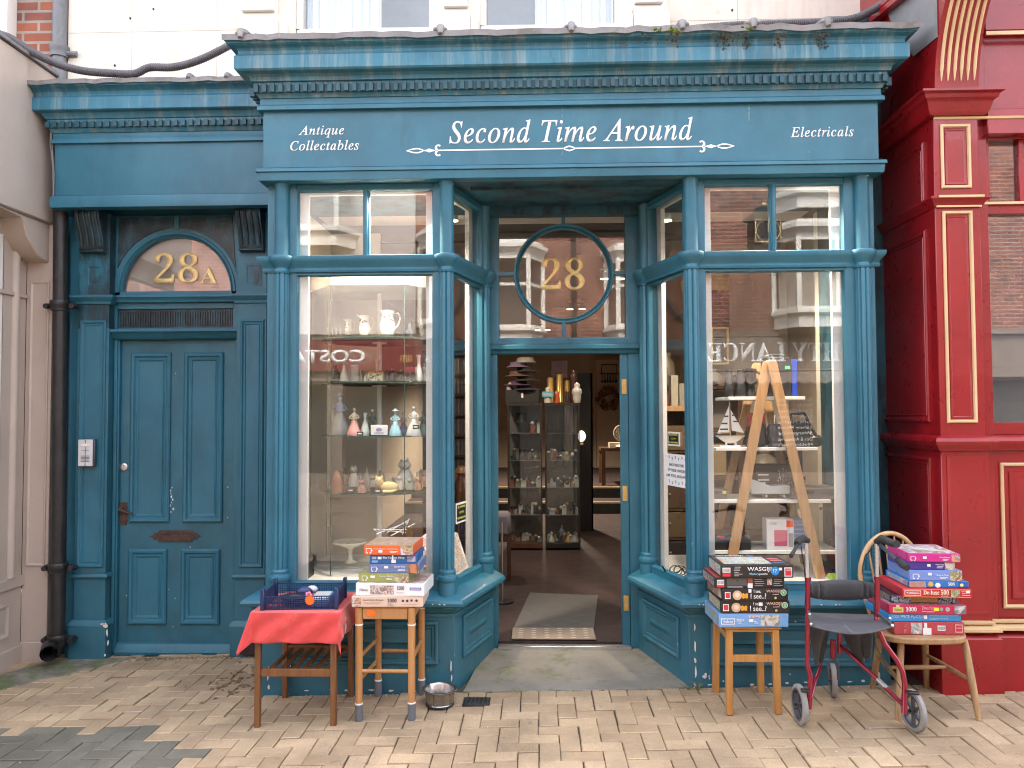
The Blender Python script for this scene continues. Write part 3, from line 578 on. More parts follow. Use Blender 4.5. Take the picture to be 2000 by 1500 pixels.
# the side door itself
dx0, dx1 = P(231,900,YW), P(457,900,YW); yd = YW+.03; zd = lambda py: AZ(340, py, yd)
m = MB(); m.box(dx0, dx1, yd, yd+.045, zd(1256), zd(664))
PD = [(0,0), (0,-.012), (.010,-.020), (.024,-.018), (.034,-.006), (.042,-.005), (.047,-.010), (.053,-.008), (.060,-.0012), (.066,-.0012)]
sdoor = m.build('side_door', blue_low, B, bev=.002)
for a, b, c_, d_ in ((255,333,1020,689), (359,436,1020,689), (255,329,1219,1072), (357,432,1219,1072)):
    m = MB(); m.panel(AX(a,900,yd), AX(b,900,yd), zd(c_), zd(d_), yd-.001, PD); m.build('door_panel', blue, sdoor, smooth=20)
m = MB(); m.sweep([(0, zd(1276)), (.05, zd(1276)), (.055, zd(1270)), (.03, zd(1262)), (.02, zd(1256)), (0, zd(1254))], [(dx0, YW+.028), (dx1, YW+.028)]); m.box(dx0, dx1, YW+.0285, YW+.06, -.05, zd(1255)); m.build('door_sill', blue_low, sdoor, smooth=30)
m = MB(); lx, lz = AX(343, 1047, yd), zd(1047)
m.panel(lx-.118, lx+.118, lz-.04, lz+.04, yd, [(0,0), (0,-.008), (.022,-.010), (.024,-.004), (.03,-.004)])
for s_ in (-1, 1):
    m.prism([(lx+s_*.118, yd-.006, lz-.03), (lx+s_*.14, yd-.006, lz-.018), (lx+s_*.15, yd-.006, lz-.03), (lx+s_*.155, yd-.006, lz-.012), (lx+s_*.182, yd-.006, lz), (lx+s_*.155, yd-.006, lz+.012), (lx+s_*.15, yd-.006, lz+.03), (lx+s_*.14, yd-.006, lz+.018), (lx+s_*.118, yd-.006, lz+.03)], (0, .006, 0))
m.build('letterbox', rusty, sdoor, bev=.0015)
m = MB(); hx, hz = AX(241, 1003, yd), zd(1003)
m.box(hx-.028, hx+.028, yd-.006, yd, hz-.078, hz+.078); m.lathe([(.013,0), (.013,.03)], (0,0,0), 12) if 0 else None
m.tube([(hx-.004, yd-.005, hz+.035), (hx-.004, yd-.045, hz+.035), (hx+.01, yd-.05, hz+.03), (hx+.05, yd-.05, hz+.012), (hx+.09, yd-.05, hz+.006)], [.011,.011,.012,.009,.007], 10)
m.build('door_handle', rusty, sdoor, bev=.001)
m = MB(); m.at_((AX(242,912,yd), yd, zd(912)), rx=90); m.lathe([(.028,0), (.028,.006), (.024,.009), (.012,.009), (.010,.006), (0,.006)], n=24); m.build('door_lock', silver, sdoor)
# fascia and cornice of the side bay
YG = 5.20; xl2 = AX(107, 330, YG)
def r2(out, py): return (out, AZ(300, py, YG-out))
pth = [(xl2, 5.5), (xl2, YG), (XL-.0, YG)]
m = MB(); m.sweep([(-.06, r2(.02,403)[1]), r2(.02,403), r2(.022,385), r2(.012,380), (-.06, r2(0,380)[1])], pth); m.sweep([(-.06, r2(0,380)[1]), r2(0,380), r2(0,278), (-.06, r2(0,278)[1])], pth)
m.sweep([(-.06, r2(0,278)[1]), r2(.02,277), r2(.018,270), r2(.01,268), r2(.01,258), (-.06, r2(0,258)[1])], pth); m.build('side_fascia', blue, B, bev=.002)
m = MB(); m.sweep([(-.06, r2(.01,258)[1]), r2(.012,257), r2(.03,248), r2(.035,246), r2(.035,231), r2(.045,229), r2(.055,222), r2(.065,217), (.096, r2(.07,216)[1]+.002), r2(.104,210), r2(.104,187), r2(.090,184.5), r2(.090,181), r2(.096,176), r2(.110,171), r2(.124,167.5), r2(.132,166), r2(.14,164), r2(.142,159), (-.06, r2(.142,159)[1])], pth)
c2 = m.build('side_cornice', blue_cor, B, smooth=25)
m = MB(); za, zb_ = r2(.07,232)[1], r2(.07,244)[1]; n = 31; a = xl2-.04; b = XL-.09; pit = (b-a)/n
for i in range(n): m.box(a+i*pit, a+i*pit+.026, YG-.055, YG-.030, zb_, za)
m.box(a, b, YG-.038, YG-.032, zb_+.002, za-.002); m.build('side_dentil_band', blue_bed, c2, bev=.0015)
m = MB(); z_ = r2(.142,159)[1]; P_ = []; F_ = []; ns = 26
for i in range(ns+1):
    x = xl2-.155+(XL-xl2)*i/ns; j = random.gauss(0,.003); P_ += [(x, YG-.157, z_-.01+j), (x, YG-.157, z_+.02+j), (x, YG-.13, z_+.028+j), (x, 5.5, z_+.07), (x, 5.5, z_+.002), (x, YG-.14, z_+.002)]
for i in range(ns): F_ += [(i*6+j, i*6+6+j, i*6+6+(j+1) % 6, i*6+(j+1) % 6) for j in range(6)]
F_ += [tuple(range(6))[::-1], tuple(range(ns*6, ns*6+6))]; m.add(P_, F_)
for px, dz in ((362, .03), (437, .05)): x = AX(px, 150, 5.0); m.tube([(x, YG-.16, z_+.01), (x, YG-.14, z_+.03), (x+.01, 5.4, z_+dz+.03)], [.015,.024,.02], 8)
m.build('side_lead_capping', lead, c2, smooth=60)
# ---- upper wall and its windows
YU = 5.42; wz = AZ(700, 50, YU-.02)
ux = lambda px, py=20: AX(px, py, YU)
w1 = (ux(577), ux(850)); w2 = (ux(937), ux(1214))
m = MB(); xa, xb = ux(134), 2.75; zt9 = 7.2; za9 = 3.35
for a, b in ((xa, w1[0]), (w1[1], w2[0]), (w2[1], xb)): m.box(a, b, YU, YU+.25, za9, zt9)
for a, b in (w1, w2): m.box(a, b, YU, YU+.25, za9, wz-.07); m.box(a, b, YU, YU+.25, 5.75, zt9)
uw = m.build('upper_wall', cream, B)
m = MB(); m.box(-5, 2.75, YU+.26, 17.4, zt9-.1, zt9+.1); m.box(-5, 2.75, 17.21, 17.4, 0, zt9-.101); m.box(2.60, 2.75, YU+.26, 17.2, 0, zt9-.101); m.box(-5, -4.85, YU+.26, 17.2, 0, zt9-.101); m.build('sun_block_roof', plain('unseen roof grey', (.12,.12,.12)), B)  # unseen roof, back and side walls, added to keep the sun from leaking in
m = MB()                          # lines scored in the stucco
for z_ in (AZ(300, 62, YU), AZ(300, 62, YU)+.55, AZ(300, 62, YU)-.5): m.box(xa, w1[0]-.3, YU-.0012, YU-.0002, z_, z_+.003); m.box(w2[1]+.3, xb, YU-.0012, YU-.0002, z_, z_+.003)
for px, a, b in ((258, 3.4, 7), (424, 3.9, 7), (1440, 3.9, 7), (334, 3.4, 3.9)): m.box(ux(px), ux(px)+.003, YU-.0012, YU-.0002, a, b)
m.build('scored_lines', plain('scored line', (.42,.36,.29), .9), uw)
m = MB()
for px, py in ((255,36), (226,128), (1430,20), (300,18)): m.ball((ux(px), YU-.002, AZ(px, py, YU)), (.007,.008,.009))
struct(m.build('wall_fixings', rusty, uw), 'stuff')
m = MB()
for a, b in ((ux(484), ux(549)), (ux(870), ux(920)), (ux(1235), ux(1292))):
    zA = AZ(500, 27, YU-.08); m.box(a, b, YU-.10, YU+.0, za9+.3, zA); m.box(a+.0, b-.01, YU-.13, YU, zA, zA+.02); m.box(a+.035, b-.02, YU-.07, YU, zA+.021, zt9-.4)
    m.box(a-.05, a-.001, YU-.05, YU, za9+.3, zA-.03); m.box(b+.001, b+.05, YU-.05, YU, za9+.3, zA-.03)
m.build('upper_pilasters', creamtrim, uw, bev=.004)
curt = mat('net curtain', (.72,.76,.80), .8, var=.03)
for (a, b), ca, cb in ((w1, .0, .60), (w2, .38, 1.0)):
    m = MB(); fw = .045
    m.box(a, b, YU+.02, YU+.10, wz-.07, wz); m.box(a-.02, b+.02, YU-.03, YU+.02, wz-.09, wz-.06); m.box(a, a+fw, YU+.02, YU+.10, wz, 5.75); m.box(b-fw, b, YU+.02, YU+.10, wz, 5.75); m.box(a+fw, b-fw, YU+.03, YU+.10, 4.75, 4.82)
    o = m.build('upper_window', creamtrim, B, bev=.004)
    g_ = MB(); g_.box(a+fw, b-fw, YU+.06, YU+.064, wz, 5.75); g_.build('window_pane', glass, o, smooth=0)
    c = MB(); W_ = b-a; V = []; n = 60
    for i in range(n+1):
        u = ca+(cb-ca)*i/n; x = a+fw+(W_-2*fw)*u; y = YU+.14+.018*math.sin(i*.9)+.01*math.sin(i*2.3); V += [(x, y, wz-.02), (x, y, 5.8)]
    c.add(V, [(2*i, 2*i+2, 2*i+3, 2*i+1) for i in range(n)]); c.build('net_curtain', curt, o)
    c = MB(); c.box(a, b, YU+.9, YU+.95, wz-.3, 5.8); c.build('room_wall', plain('dim room', (.32,.33,.36)), o)
# brick edge of the wall and the grey pipe beside it
m = MB(); m.box(ux(30), ux(106), YU+.02, YU+.25, 3.3, zt9); m.build('brick_edge', brick('edge brick', (.33,.10,.05), (.17,.06,.05), (.30,.25,.21), ms=.010), uw)
m = MB(); m.box(-5, ux(29), YU-.08, YU+.2, 3.3, zt9); m.build('neighbour_render', creamtrim, uw)
# ---- inside of the shop
iw = mat('shop inside wall', (.40,.33,.26), .9, var=.05); iwp = mat('shop pale partition', (.50,.44,.36), .85, var=.04)
m = MB(); F0 = .115; LX, RX = -2.0, 2.2
m.box(LX, RX, YD+.02, 12.0, F0-.1, F0); 
m.box(LX, RX, 12.0, 12.6, F0-.1, F0+.17); m.box(LX, RX, 12.6, 17.2, F0-.1, F0+.34)
carpet = mat('brown carpet', (.033,.018,.018), .95, var=.15, vs=2, bump=.4, bs=250, extra=[((.05,.027,.025), 150, (1,1,1), .5, .7, .5)])
struct(m.build('shop_floor', carpet, smooth=0))
m = MB(); m.box(LX, RX, 11.985, 12.02, F0+.15, F0+.178); m.box(LX, RX, 12.585, 12.62, F0+.32, F0+.348); m.box(LX, RX, 11.98, 11.99, F0, F0+.149, 1); m.box(LX, RX, 12.58, 12.59, F0+.171, F0+.319, 1)
struct(m.build('floor_step_edge', [plain('pale stair nosing', (.62,.50,.33)), blackm], smooth=0))
m = MB(); m.box(LX-.1, LX, 5.46, 17.2, -.1, 3.3); m.box(RX, RX+.1, 5.42, 17.2, -.1, 3.3); m.box(LX, RX, 17.1, 17.2, 0, 3.3)
m.build('shop_inside_wall', iw, B)
m = MB(); m.box(XL+.02, XR-.02, 4.72, 5.95, zs+.065, zs+.09); m.box(LX, RX, 6.02, 17.2, 3.12, 3.2); m.build('shop_ceiling', mat('shop ceiling', (.60,.54,.50), .9, var=.02), B)
m = MB(); m.box(LX, RX, 5.95, 6.02, 2.93, 3.16); m.build('ceiling_beam', plain('dark beam', (.05,.035,.03)), B)
plat = MB(); plat.box(XL+.03, cL-.02, 4.72, 5.5, .3, .60); plat.box(XL+.03, ixl-.06, 5.5, 5.8, .3, .60); plat.build('display_floor', whitedull, B)
plat = MB(); plat.prism([(cR+.04, 4.72, .3), (XR-.03, 4.72, .3), (XR-.03, 5.8, .3), (ixr+.08, 5.8, .3), (ixr+.08, 5.3, .3)], (0, 0, .30)); plat.build('display_floor', whitedull, B)
plat = MB(); plat.box(XL+.03, XL+.05, 4.73, 5.9, .6, zs); plat.box(XR-.05, XR-.03, 4.73, 5.5, .6, zs); plat.build('display_side_wall', iwp, B)
plat = MB(); plat.box(XL-.3, XL+.42, 5.92, 5.95, .1, zs); plat.build('display_back_panel', iwp, B)
# flaked paint showing the white undercoat on corners and along the foot
flake = mat('bare white undercoat', (.66,.65,.61), .8, var=.1, vs=60, bump=.4, bs=120)
flake2 = plain('thin rubbed paint', (.13,.27,.32), .7)
def chips(lst, Y, parent, mm=None):
    for (px, py, w_, h_) in lst:
        c_ = at(px, py, Y); m = MB(); k = 9; pts = []
        for i in range(k): a_ = 2*math.pi*i/k; r_ = random.uniform(.55, 1.1); pts.append((c_.x+w_/2/335*math.cos(a_)*r_, Y-.0012, c_.z+h_/2/335*math.sin(a_)*r_))
        m.prism(pts, (0, .0011, 0)); m.build('paint_chip', mm or flake, parent, smooth=0)
chips([(335+random.gauss(0,2), 952+6*i, random.uniform(2,7), random.uniform(4,9)) for i in range(9)], yd, sdoor)
chips([(206,1222,12,14), (209,1236,7,18), (211,1256,4,14), (205,1280,5,8), (200,1219,14,5)], YP-.0305, B)
chips([(random.uniform(240,450), random.uniform(700,1240), random.uniform(2,4), random.uniform(2,5)) for i in range(16)], yd, sdoor)
chips([(random.uniform(560,850), random.uniform(1225,1335), random.uniform(2,5), random.uniform(2,5)) for i in range(10)]+[(random.uniform(1380,1700), random.uniform(1210,1335), random.uniform(2,5), random.uniform(2,5)) for i in range(12)]+[(1376,1322,9,10), (1378,1317,7,6), (881,1300,3,26), (882,1325,3,16), (883,1344,6,9), (524,1316,4,30), (525,1342,6,12), (1357,1225,3,16), (1358,1262,4,22), (1358,1290,5,12), (1359,1312,4,24), (1358,1340,6,14), (1716,1322,6,22), (1704,1338,18,5)]+[(x+random.uniform(-8,8), 1349-.022*(x-885)*(1 if x > 1000 else 0)+random.uniform(-2,2), random.uniform(5,18), random.uniform(2,5)) for x in list(range(560,870,42))+list(range(1390,1700,38))], Y0-.0085, riser)
chips([(x, 1181, random.uniform(3,7), 3) for x in (1366,1374,1392,1604,1633,1640,845,858,868)], Y0-.093, B)
chips([(random.uniform(640,1700), random.choice((331,330,205,343)), random.uniform(3,16), random.uniform(1.5,3)) for i in range(16)]+[(1098,y,2,random.uniform(4,16)) for y in (212,226,240,262,276,300,312)]+[(1463,y,5,random.uniform(8,14)) for y in (212,222,231)]+[(1580,297,3,3)], YF-.0005, B, flake2)
# doorstep slab
slabm = mat('mossy concrete', (.20,.185,.16), .9, var=.15, vs=3, bump=.35, bs=60, extra=[((.10,.12,.045), 5, (1,1,1), .5, .66, .7), ((.10,.09,.08), 9, (1,1,1), .55, .75, .6), ((.34,.32,.28), 14, (1,1,1), .66, .75, .4)])
m = MB(); fy = 4.60
xa_, xb_ = AX(903, 1354, fy), AX(1350, 1350, fy); 
tp = [(xa_, fy-.005, zg(xa_, fy)+.006), (xb_, fy-.005, zg(xb_, fy)+.006), (jr1+.02, YD-.01, .082), (jl0-.03, YD-.01, .082)]
m.add([(a, b, -.1) for a, b, c in tp]+tp, [(0,3,2,1), (4,5,6,7), (0,1,5,4), (1,2,6,5), (2,3,7,6), (3,0,4,7)]); struct(m.build('doorstep', slabm, bev=.006))
# ------------------------------------------------------------------ pipes on the wall
T = thing('drainpipe', 'black iron drainpipe with three collars and an open shoe beside the taupe shop', 'drainpipe', (AX(113, 1200, 5.3), 5.30, -.02))
def loc(o): return Matrix.Translation(-Vector(o.location))
xp = T.location.x
m = MB(); m.M = loc(T); xt = AX(118, 420, 5.3)
m.tube([(xp, 5.30, AZ(113,1262,5.3)), (xp, 5.30, AZ(113,1110,5.3)), ((xp+xt)/2, 5.3, 1.9), (xt, 5.30, zt+.02)], .045, 20); m.build('pipe', iron, T)
for py in (598, 1110, 1250):
    z = AZ(115, py, 5.3); xx = xp+(xt-xp)*(z-.4)/2.6; m = MB(); m.M = loc(T)
    m.lathe([(.046,z-.035), (.054,z-.033), (.054,z-.01), (.062,z), (.062,z+.03), (.058,z+.038), (.046,z+.038)], (xx, 5.3, 0), 24); m.box(xx-.10, xx+.10, 5.30, 5.34, z-.015, z+.02); m.tube([(xx-.09, 5.28, z), (xx-.09, 5.35, z)], .018, 8); m.tube([(xx+.09, 5.28, z), (xx+.09, 5.35, z)], .018, 8); m.build('collar', iron, T)
m = MB(); m.M = loc(T); p0 = at(113,1262,5.3); p1 = at(95,1277,5.14); pth_ = [(xp, 5.3, p0.z+.01), (xp-.005, 5.29, p0.z-.03), (xp-.02, 5.24, p1.z+.01), (p1.x, 5.14, p1.z)]
m.tube(pth_, [.046,.048,.049,.052], 20, cap=False); m.tube([Vector(p)+Vector((0,.0,0)) for p in pth_], [.039,.040,.041,.044], 20, cap=False)
vs_ = 0; m.build('shoe', iron, T)
T = thing('soil_pipe', 'grey soil pipe running up between the brick and the cream wall', 'drainpipe', (ux(121), YU-.02, 3.3))
m = MB(); m.tube([(0, 0, 0), (0, 0, 3.8)], .048, 20); z = AZ(121, 105, 5.4)-3.3; m.lathe([(.05,z-.03), (.06,z-.028), (.06,z+.02), (.066,z+.03), (.066,z+.05), (.05,z+.05)], (0,0,0), 20); m.tube([(.05,0,z), (.12,.01,z)], .02, 8); m.build('pipe', greypipe, T)
T = thing('conduit', 'dark ribbed cable conduit sagging over the side door cornice up to the roof corner', 'cable conduit', at(215, 140, 5.1)); 
def ribbed(pts, Y, T, name='ribbed_tube'):
    P_ = [at(x, y, Y) for x, y in pts]; out = []; rad = []
    for i in range(len(P_)-1):
        a = P_[max(0, i-1)]; b = P_[i]; c = P_[i+1]; d = P_[min(len(P_)-1, i+2)]; n = max(3, int((c-b).length/.006))
        for k in range(n):
            t = k/n; out.append(.5*((2*b)+(c-a)*t+(2*a-5*b+4*c-d)*t*t+(3*b-a-3*c+d)*t**3))
    rad = [.024+(.0025 if i % 2 else -.001) for i in range(len(out))]
    m = MB(); m.M = loc(T); m.tube(out, rad, 10); m.build(name, conduit, T)
ribbed([(-30,60), (15,72), (60,100), (110,124), (160,138), (215,143), (262,144), (292,132), (340,131), (390,117), (442,92), (480,70)], 5.05, T)
T = thing('conduit', 'dark ribbed cable conduit rising behind the cornice to the red shop', 'cable conduit', at(1600, 48, 5.1))
ribbed([(1360,56), (1430,50), (1520,47), (1600,44), (1660,38), (1700,22), (1750,-10)], 5.0, T)
T = thing('wall_cable', 'thin grey cable loop hanging beside the drainpipe under the cornice', 'cable', at(103, 300, 5.2))
m = MB(); m.M = loc(T); m.tube([at(x, y, 5.19) for x, y in ((101,236), (98,280), (103,320), (104,360), (104,402))], .004, 6); m.tube([at(x, y, 5.19) for x, y in ((100,236), (102,290), (106,340), (104,402))], .003, 6); m.build('cable', plain('grey cable', (.2,.2,.2)), T)
# intercom by the side door
T = thing('intercom', 'pale grey door entry intercom with one bell button on the left pilaster', 'intercom', (AX(175,911,YP), YP-.014, AZ(175,911,YP)))
m = MB(); m.box(-.055, .055, -.022, .0, 0, .19); m.build('back_box', plasticd, T, bev=.004)
m = MB(); m.box(-.055, .045, -.034, -.0225, .004, .186); face = m.build('face_plate', plasticw, T, bev=.003)
m = MB(); m.box(-.032, .024, -.039, -.0342, .138, .158); m.build('bell_button', white, T, bev=.002)
m = MB(); [m.box(-.034, .026, -.0352, -.0343, .036+.009*i, .040+.009*i) for i in range(5)]; [m.ball((-.004, -.035, z), .004) for z in (.012, .178)]; m.box(-.03, .02, -.0352, -.0343, .112, .115); m.box(-.006, -.002, -.0346, -.0342, .012, .178); m.build('speaker_grille', plasticd, T)
# ------------------------------------------------------------------ red shop on the right
YRd = 4.47; xr = AX(1848, 1300, YRd)
RS = thing('red_shop', 'glossy red timber shopfront with cream beading beyond the teal shop', 'building', (xr, YRd, .1))
Mr = loc(RS)
rx_ = lambda px, py=800, Y=YRd: AX(px, py, Y)
rz_ = lambda py, Y=YRd, px=1890: AZ(px, py, Y)
def rb(): m = MB(); m.M = Mr.copy(); return m
m = rb(); m.box(xr, xr+.03, YRd+.02, 5.6, -.05, 5.2); m.box(xr+.03, xr+.32, YRd+.05, YRd+.2, -.05, 5.2)
m.box(xr+.3, xr+2.5, YRd+.06, YRd+.2, -.05, rz_(850)); m.box(xr+.3, xr+2.5, YRd+.06, YRd+.2, rz_(265), 5.2); body = m.build('body', red, RS, bev=.003)
m = rb(); m.box(2.76, 14, 5.42, 5.7, -.1, 7.4); m.build('upper_wall', cream, RS)  # out-of-view wall, added to hold the sun off the pavement
# side face mouldings
Ms = Mr @ Matrix.Translation((xr, 5.5, 0)) @ Matrix.Rotation(R(-90), 4, 'Z')      # local x runs toward the street, y into the wall
def sm(): m = MB(); m.M = Ms.copy(); return m
PR_ = [(0,0), (0,-.010), (.008,-.016), (.018,-.014), (.028,-.004), (.036,-.003), (.041,-.008), (.046,-.002), (.05,-.001)]
for z0, z1 in ((rz_(395), rz_(265)), (rz_(825), rz_(440)), (rz_(1200), rz_(895))):
    m = sm(); m.panel(.22, .93, z0, z1, 0, PR_); m.build('side_panel', red, RS, smooth=20)
def band(prof, name='band', mt=red, x1=3):
    m = rb(); m.sweep(prof, [(xr, 5.5), (xr, YRd), (xr+.24, YRd), (xr+.24, YRd+.04), (xr+x1, YRd+.04)]); return m.build(name, mt, RS, smooth=30)
z = rz_(866); band([(0,z-.045), (.018,z-.04), (.03,z-.02), (.045,z-.005), (.05,z+.012), (.045,z+.03), (.03,z+.04), (0,z+.045)], 'dado_rail')
band([(0,-.05), (.045,-.05), (.045,rz_(1245)), (.03,rz_(1240)), (0,rz_(1238))], 'plinth')
band([(0,rz_(1232)), (.045,rz_(1231)), (.045,rz_(1226)), (.02,rz_(1222)), (0,rz_(1220))], 'plinth_bead', redtrim)
band([(0,rz_(1219)), (.02,rz_(1218)), (.022,rz_(1214)), (.015,rz_(1213)), (0,rz_(1212))], 'plinth_bead', redtrim)
zA = rz_(388); m = rb(); pth_ = [(xr, 5.5), (xr, YRd), (xr+.247, YRd), (xr+.247, YRd+.05)]
m.sweep([(0,zA-.05), (.01,zA-.045), (.02,zA-.02), (.04,zA-.004), (.04,zA+.008), (0,zA+.01)], pth_); m.build('transom_cap', red, RS, smooth=30)
m = rb(); p2_ = [(xr, YRd), (xr+.247, YRd)]; m.sweep([(.04,zA-.004), (.048,zA-.002), (.048,zA+.010), (.03,zA+.012)], p2_); m.sweep([(.01,zA-.05), (.018,zA-.05), (.018,zA-.04), (.01,zA-.04)], p2_); m.sweep([(.0,zA-.02), (.012,zA-.02), (.012,zA-.006), (0,zA-.006)], [(xr+.25, YRd+.06), (xr+2.4, YRd+.06)]); m.build('transom_bead', redtrim, RS)
# pilaster face
m = rb(); m.box(xr-.002, xr+.247, YRd, YRd+.06, rz_(866), rz_(232)); m.box(xr+.001, xr+.26, YRd+.004, YRd+.06, .0, rz_(866)); pil = m.build('front_pilaster', red, RS, bev=.004)
for px0, px1, a, b in ((1847,1907,368,243), (1851,1925,826,412)):
    x0, x1 = xr+.035, xr+.20; m = rb(); m.panel(x0, x1, rz_(a), rz_(b), YRd-.001, [(0,0), (0,-.008), (.006,-.013), (.014,-.012), (.018,-.004), (.019,.0)], fill=False); m.build('cream_bead', redtrim, pil, smooth=30)
    m = rb(); m.panel(x0+.022, x1-.022, rz_(a)+.022, rz_(b)-.022, YRd-.001, [(0,0), (.003,-.004), (.012,-.003), (.016,.0005), (.02,.0005)]); m.build('raised_panel', red, pil, smooth=20)
m = rb(); m.panel(xr+.03, xr+.247, rz_(1200), rz_(890), YRd+.003, [(0,0), (.0,-.003), (.004,-.003), (.02,.0), (.03,.0)]); m.build('raised_panel', red, pil, smooth=10)
# capital, console with cream flutes
zc0, zc1, zc2 = rz_(230), rz_(178, YRd-.08), rz_(168, YRd-.06)
m = rb(); m.sweep([(0,zc0-.01), (.008,zc0-.008), (.012,zc0+.004), (.0,zc0+.006)], [(xr, YRd), (xr+2.4, YRd)]); m.build('capital_bead', redtrim, RS)
m = rb(); m.sweep([(0,zc0+.006), (.03,zc0+.008), (.045,zc0+.03), (.055,zc0+.07), (.06,zc1-.04), (.075,zc1-.03), (.08,zc1-.01), (.10,zc1), (.10,zc1+.012), (0,zc1+.012)], [(xr, 5.5), (xr, YRd), (xr+.247, YRd), (xr+.247, YRd+.05)]); m.build('capital', red, RS, smooth=30)
zc3 = zc1+.012; arc = []
for i in range(19): a_ = R(90*i/18); arc.append((YRd-.04-.62*(1-math.cos(a_)), zc3+.72*math.sin(a_)))
m = rb(); m.prism([(xr-.007, y, z) for y, z in arc]+[(xr-.007, YRd+.1, arc[-1][1]), (xr-.007, YRd+.1, zc3)], (.242, 0, 0)); con = m.build('console', red, RS, smooth=30)
m = rb()
for k in range(6): xx = xr+.028+.036*k; m.tube([(xx, y-.002, z) for y, z in arc[1:-3]], [.003]+[.0095]*(len(arc)-6)+[.004], 8)
m.build('console_fluting', redtrim, con)
m = rb(); m.box(xr-.01, xr+.25, YRd-.9, YRd+.1, arc[-1][1]+.001, arc[-1][1]+.5); m.build('console_block', red, con, bev=.004)
# fascia panels, windows
m = rb(); m.box(xr+.3, xr+2.5, YRd+.0, YRd+.06, rz_(262), rz_(213)); m.box(xr+.3, xr+2.5, YRd+.0, YRd+.06, rz_(60), rz_(10)); m.build('fascia_rail', red, RS, bev=.004)
m = rb(); m.box(xr+.3, xr+2.5, YRd-.01, YRd+.0, rz_(70), rz_(63)); m.build('fascia_bead', redtrim, RS)
m = rb(); x0 = rx_(1922); x1 = rx_(2010)
for px in (1920, 1989, 2078, 2167): xx = rx_(px, 300, YRd+.1); m.box(xx-.012, xx+.022, YRd+.08, YRd+.13, rz_(390), rz_(265))
for px in (1928, 2160): xx = rx_(px, 600, YRd+.1); m.box(xx-.03, xx+.01, YRd+.08, YRd+.13, rz_(850), rz_(395))
m.box(rx_(1905), xr+2.5, YRd+.07, YRd+.135, rz_(413), rz_(387)); m.box(rx_(1905), xr+2.5, YRd+.07, YRd+.135, rz_(850), rz_(826)); fr_ = m.build('shop_window', red, RS, bev=.003)
m = rb(); m.box(rx_(1905), xr+2.5, YRd+.105, YRd+.11, rz_(850), rz_(262)); m.build('window_pane', glassmat('red shop glass', .15, (.8,.8,.8)), fr_, smooth=0)
m = rb(); m.box(rx_(1905), xr+2.5, YRd+.6, YRd+.65, .3, rz_(262)); m.build('window_backing', plain('grey window backing', (.36,.36,.36)), fr_)
m = rb(); a, b = rx_(1957, 1050, YRd+.05), xr+2.0; m.panel(a, b, rz_(1192), rz_(905), YRd+.056, [(0,0), (0,-.01), (.008,-.015), (.016,-.012), (.02,0)], fill=False); lp = m.build('cream_bead', redtrim, RS, smooth=30)
m = rb(); m.panel(a+.05, b-.05, rz_(1192)+.05, rz_(905)-.05, YRd+.056, [(0,0), (.004,-.005), (.02,-.003), (.03,.0005), (.05,.0005)]); m.build('raised_panel', red, RS, smooth=20)
# lead flashing and raking board on the flank
def sp(px, py):     # a point of the flank seen at this pixel
    d = CM @ Vector(((px-1000)/1550, -(py-750)/1550, -1)); t = xr/d.x; return Vector((xr, d.y*t, CAMH+d.z*t))
m = rb(); m.prism([sp(1834,-40)-Vector((.013,0,0)), sp(1835,72)-Vector((.013,0,0)), sp(1788,110)-Vector((.013,0,0)), sp(1752,60)-Vector((.013,0,0)), sp(1735,20)-Vector((.013,0,0)), sp(1800,-40)-Vector((.013,0,0))], (.003, 0, 0)); m.build('lead_flashing', leadclean, RS, smooth=0)
m = rb(); a = sp(1708,44)-Vector((.03,0,0)); b = sp(1800,-30)-Vector((.03,0,0)); m.bar(a, b, .06, .05); m.bar(a+Vector((-.02,0,.03)), b+Vector((-.02,0,.03)), .03, .03); m.build('raking_board', red, RS, bev=.004)
# ------------------------------------------------------------------ taupe shop on the left
xt_ = AX(108, 300, 5.36); TS = thing('taupe_shop', 'taupe painted neighbouring shopfront with deep curved fascia and white window edge', 'building', (xt_, 5.36, -.05)); Mt = loc(TS)
def tb(): m = MB(); m.M = Mt.copy(); return m
ztt, ztb = AZ(108, 150, 5.36), AZ(100, 440, 5.36)
m = tb(); m.box(xt_-2, xt_, 3.4, 5.5, ztb, ztt); m.build('fascia', taupe, TS, bev=.01)
m = tb(); m.box(-14, -5.01, 5.4, 5.7, -.1, 7.4); m.build('upper_wall', cream, TS)  # unseen wall beyond the left edge, added to block the sun there
m = tb(); m.box(xt_-2, xt_+.02, 3.4, 5.5, ztt, ztt+.025); m.build('lead_capping', lead, TS, bev=.003)
m = tb()
arcp = [(xt_-.26, ztb)]+[(xt_-.26+.16*(1-math.cos(R(d))), ztb-.17*math.sin(R(d))) for d in range(15, 91, 15)]+[(xt_-.02, ztb-.17), (xt_-.02, ztb)]
m.prism([(xt_-.02, 4.75, ztb), (xt_-.02, 5.05, ztb-.02), (xt_-.02, 5.10, ztb-.13), (xt_-.02, 5.22, ztb-.24), (xt_-.02, 5.36, ztb-.27), (xt_-.02, 5.45, ztb-.27), (xt_-.02, 5.45, ztb)], (-.16, 0, 0)); m.build('bracket', taupe, TS, bev=.006)
pL, pR = AX(46, 900, 5.34), AX(97, 900, 5.34)
m = tb(); m.box(pL, pR, 5.34, 5.5, -.1, ztb); pl_ = m.build('corner_pilaster', taupe, TS, bev=.003)
m = tb(); m.panel(pL+.03, pR-.02, AZ(70,1105,5.34), AZ(70,550,5.34), 5.34, [(0,0), (0,-.008), (.008,-.01), (.018,-.002), (.022,-.001)]); m.build('pilaster_panel', taupe, pl_, smooth=20)
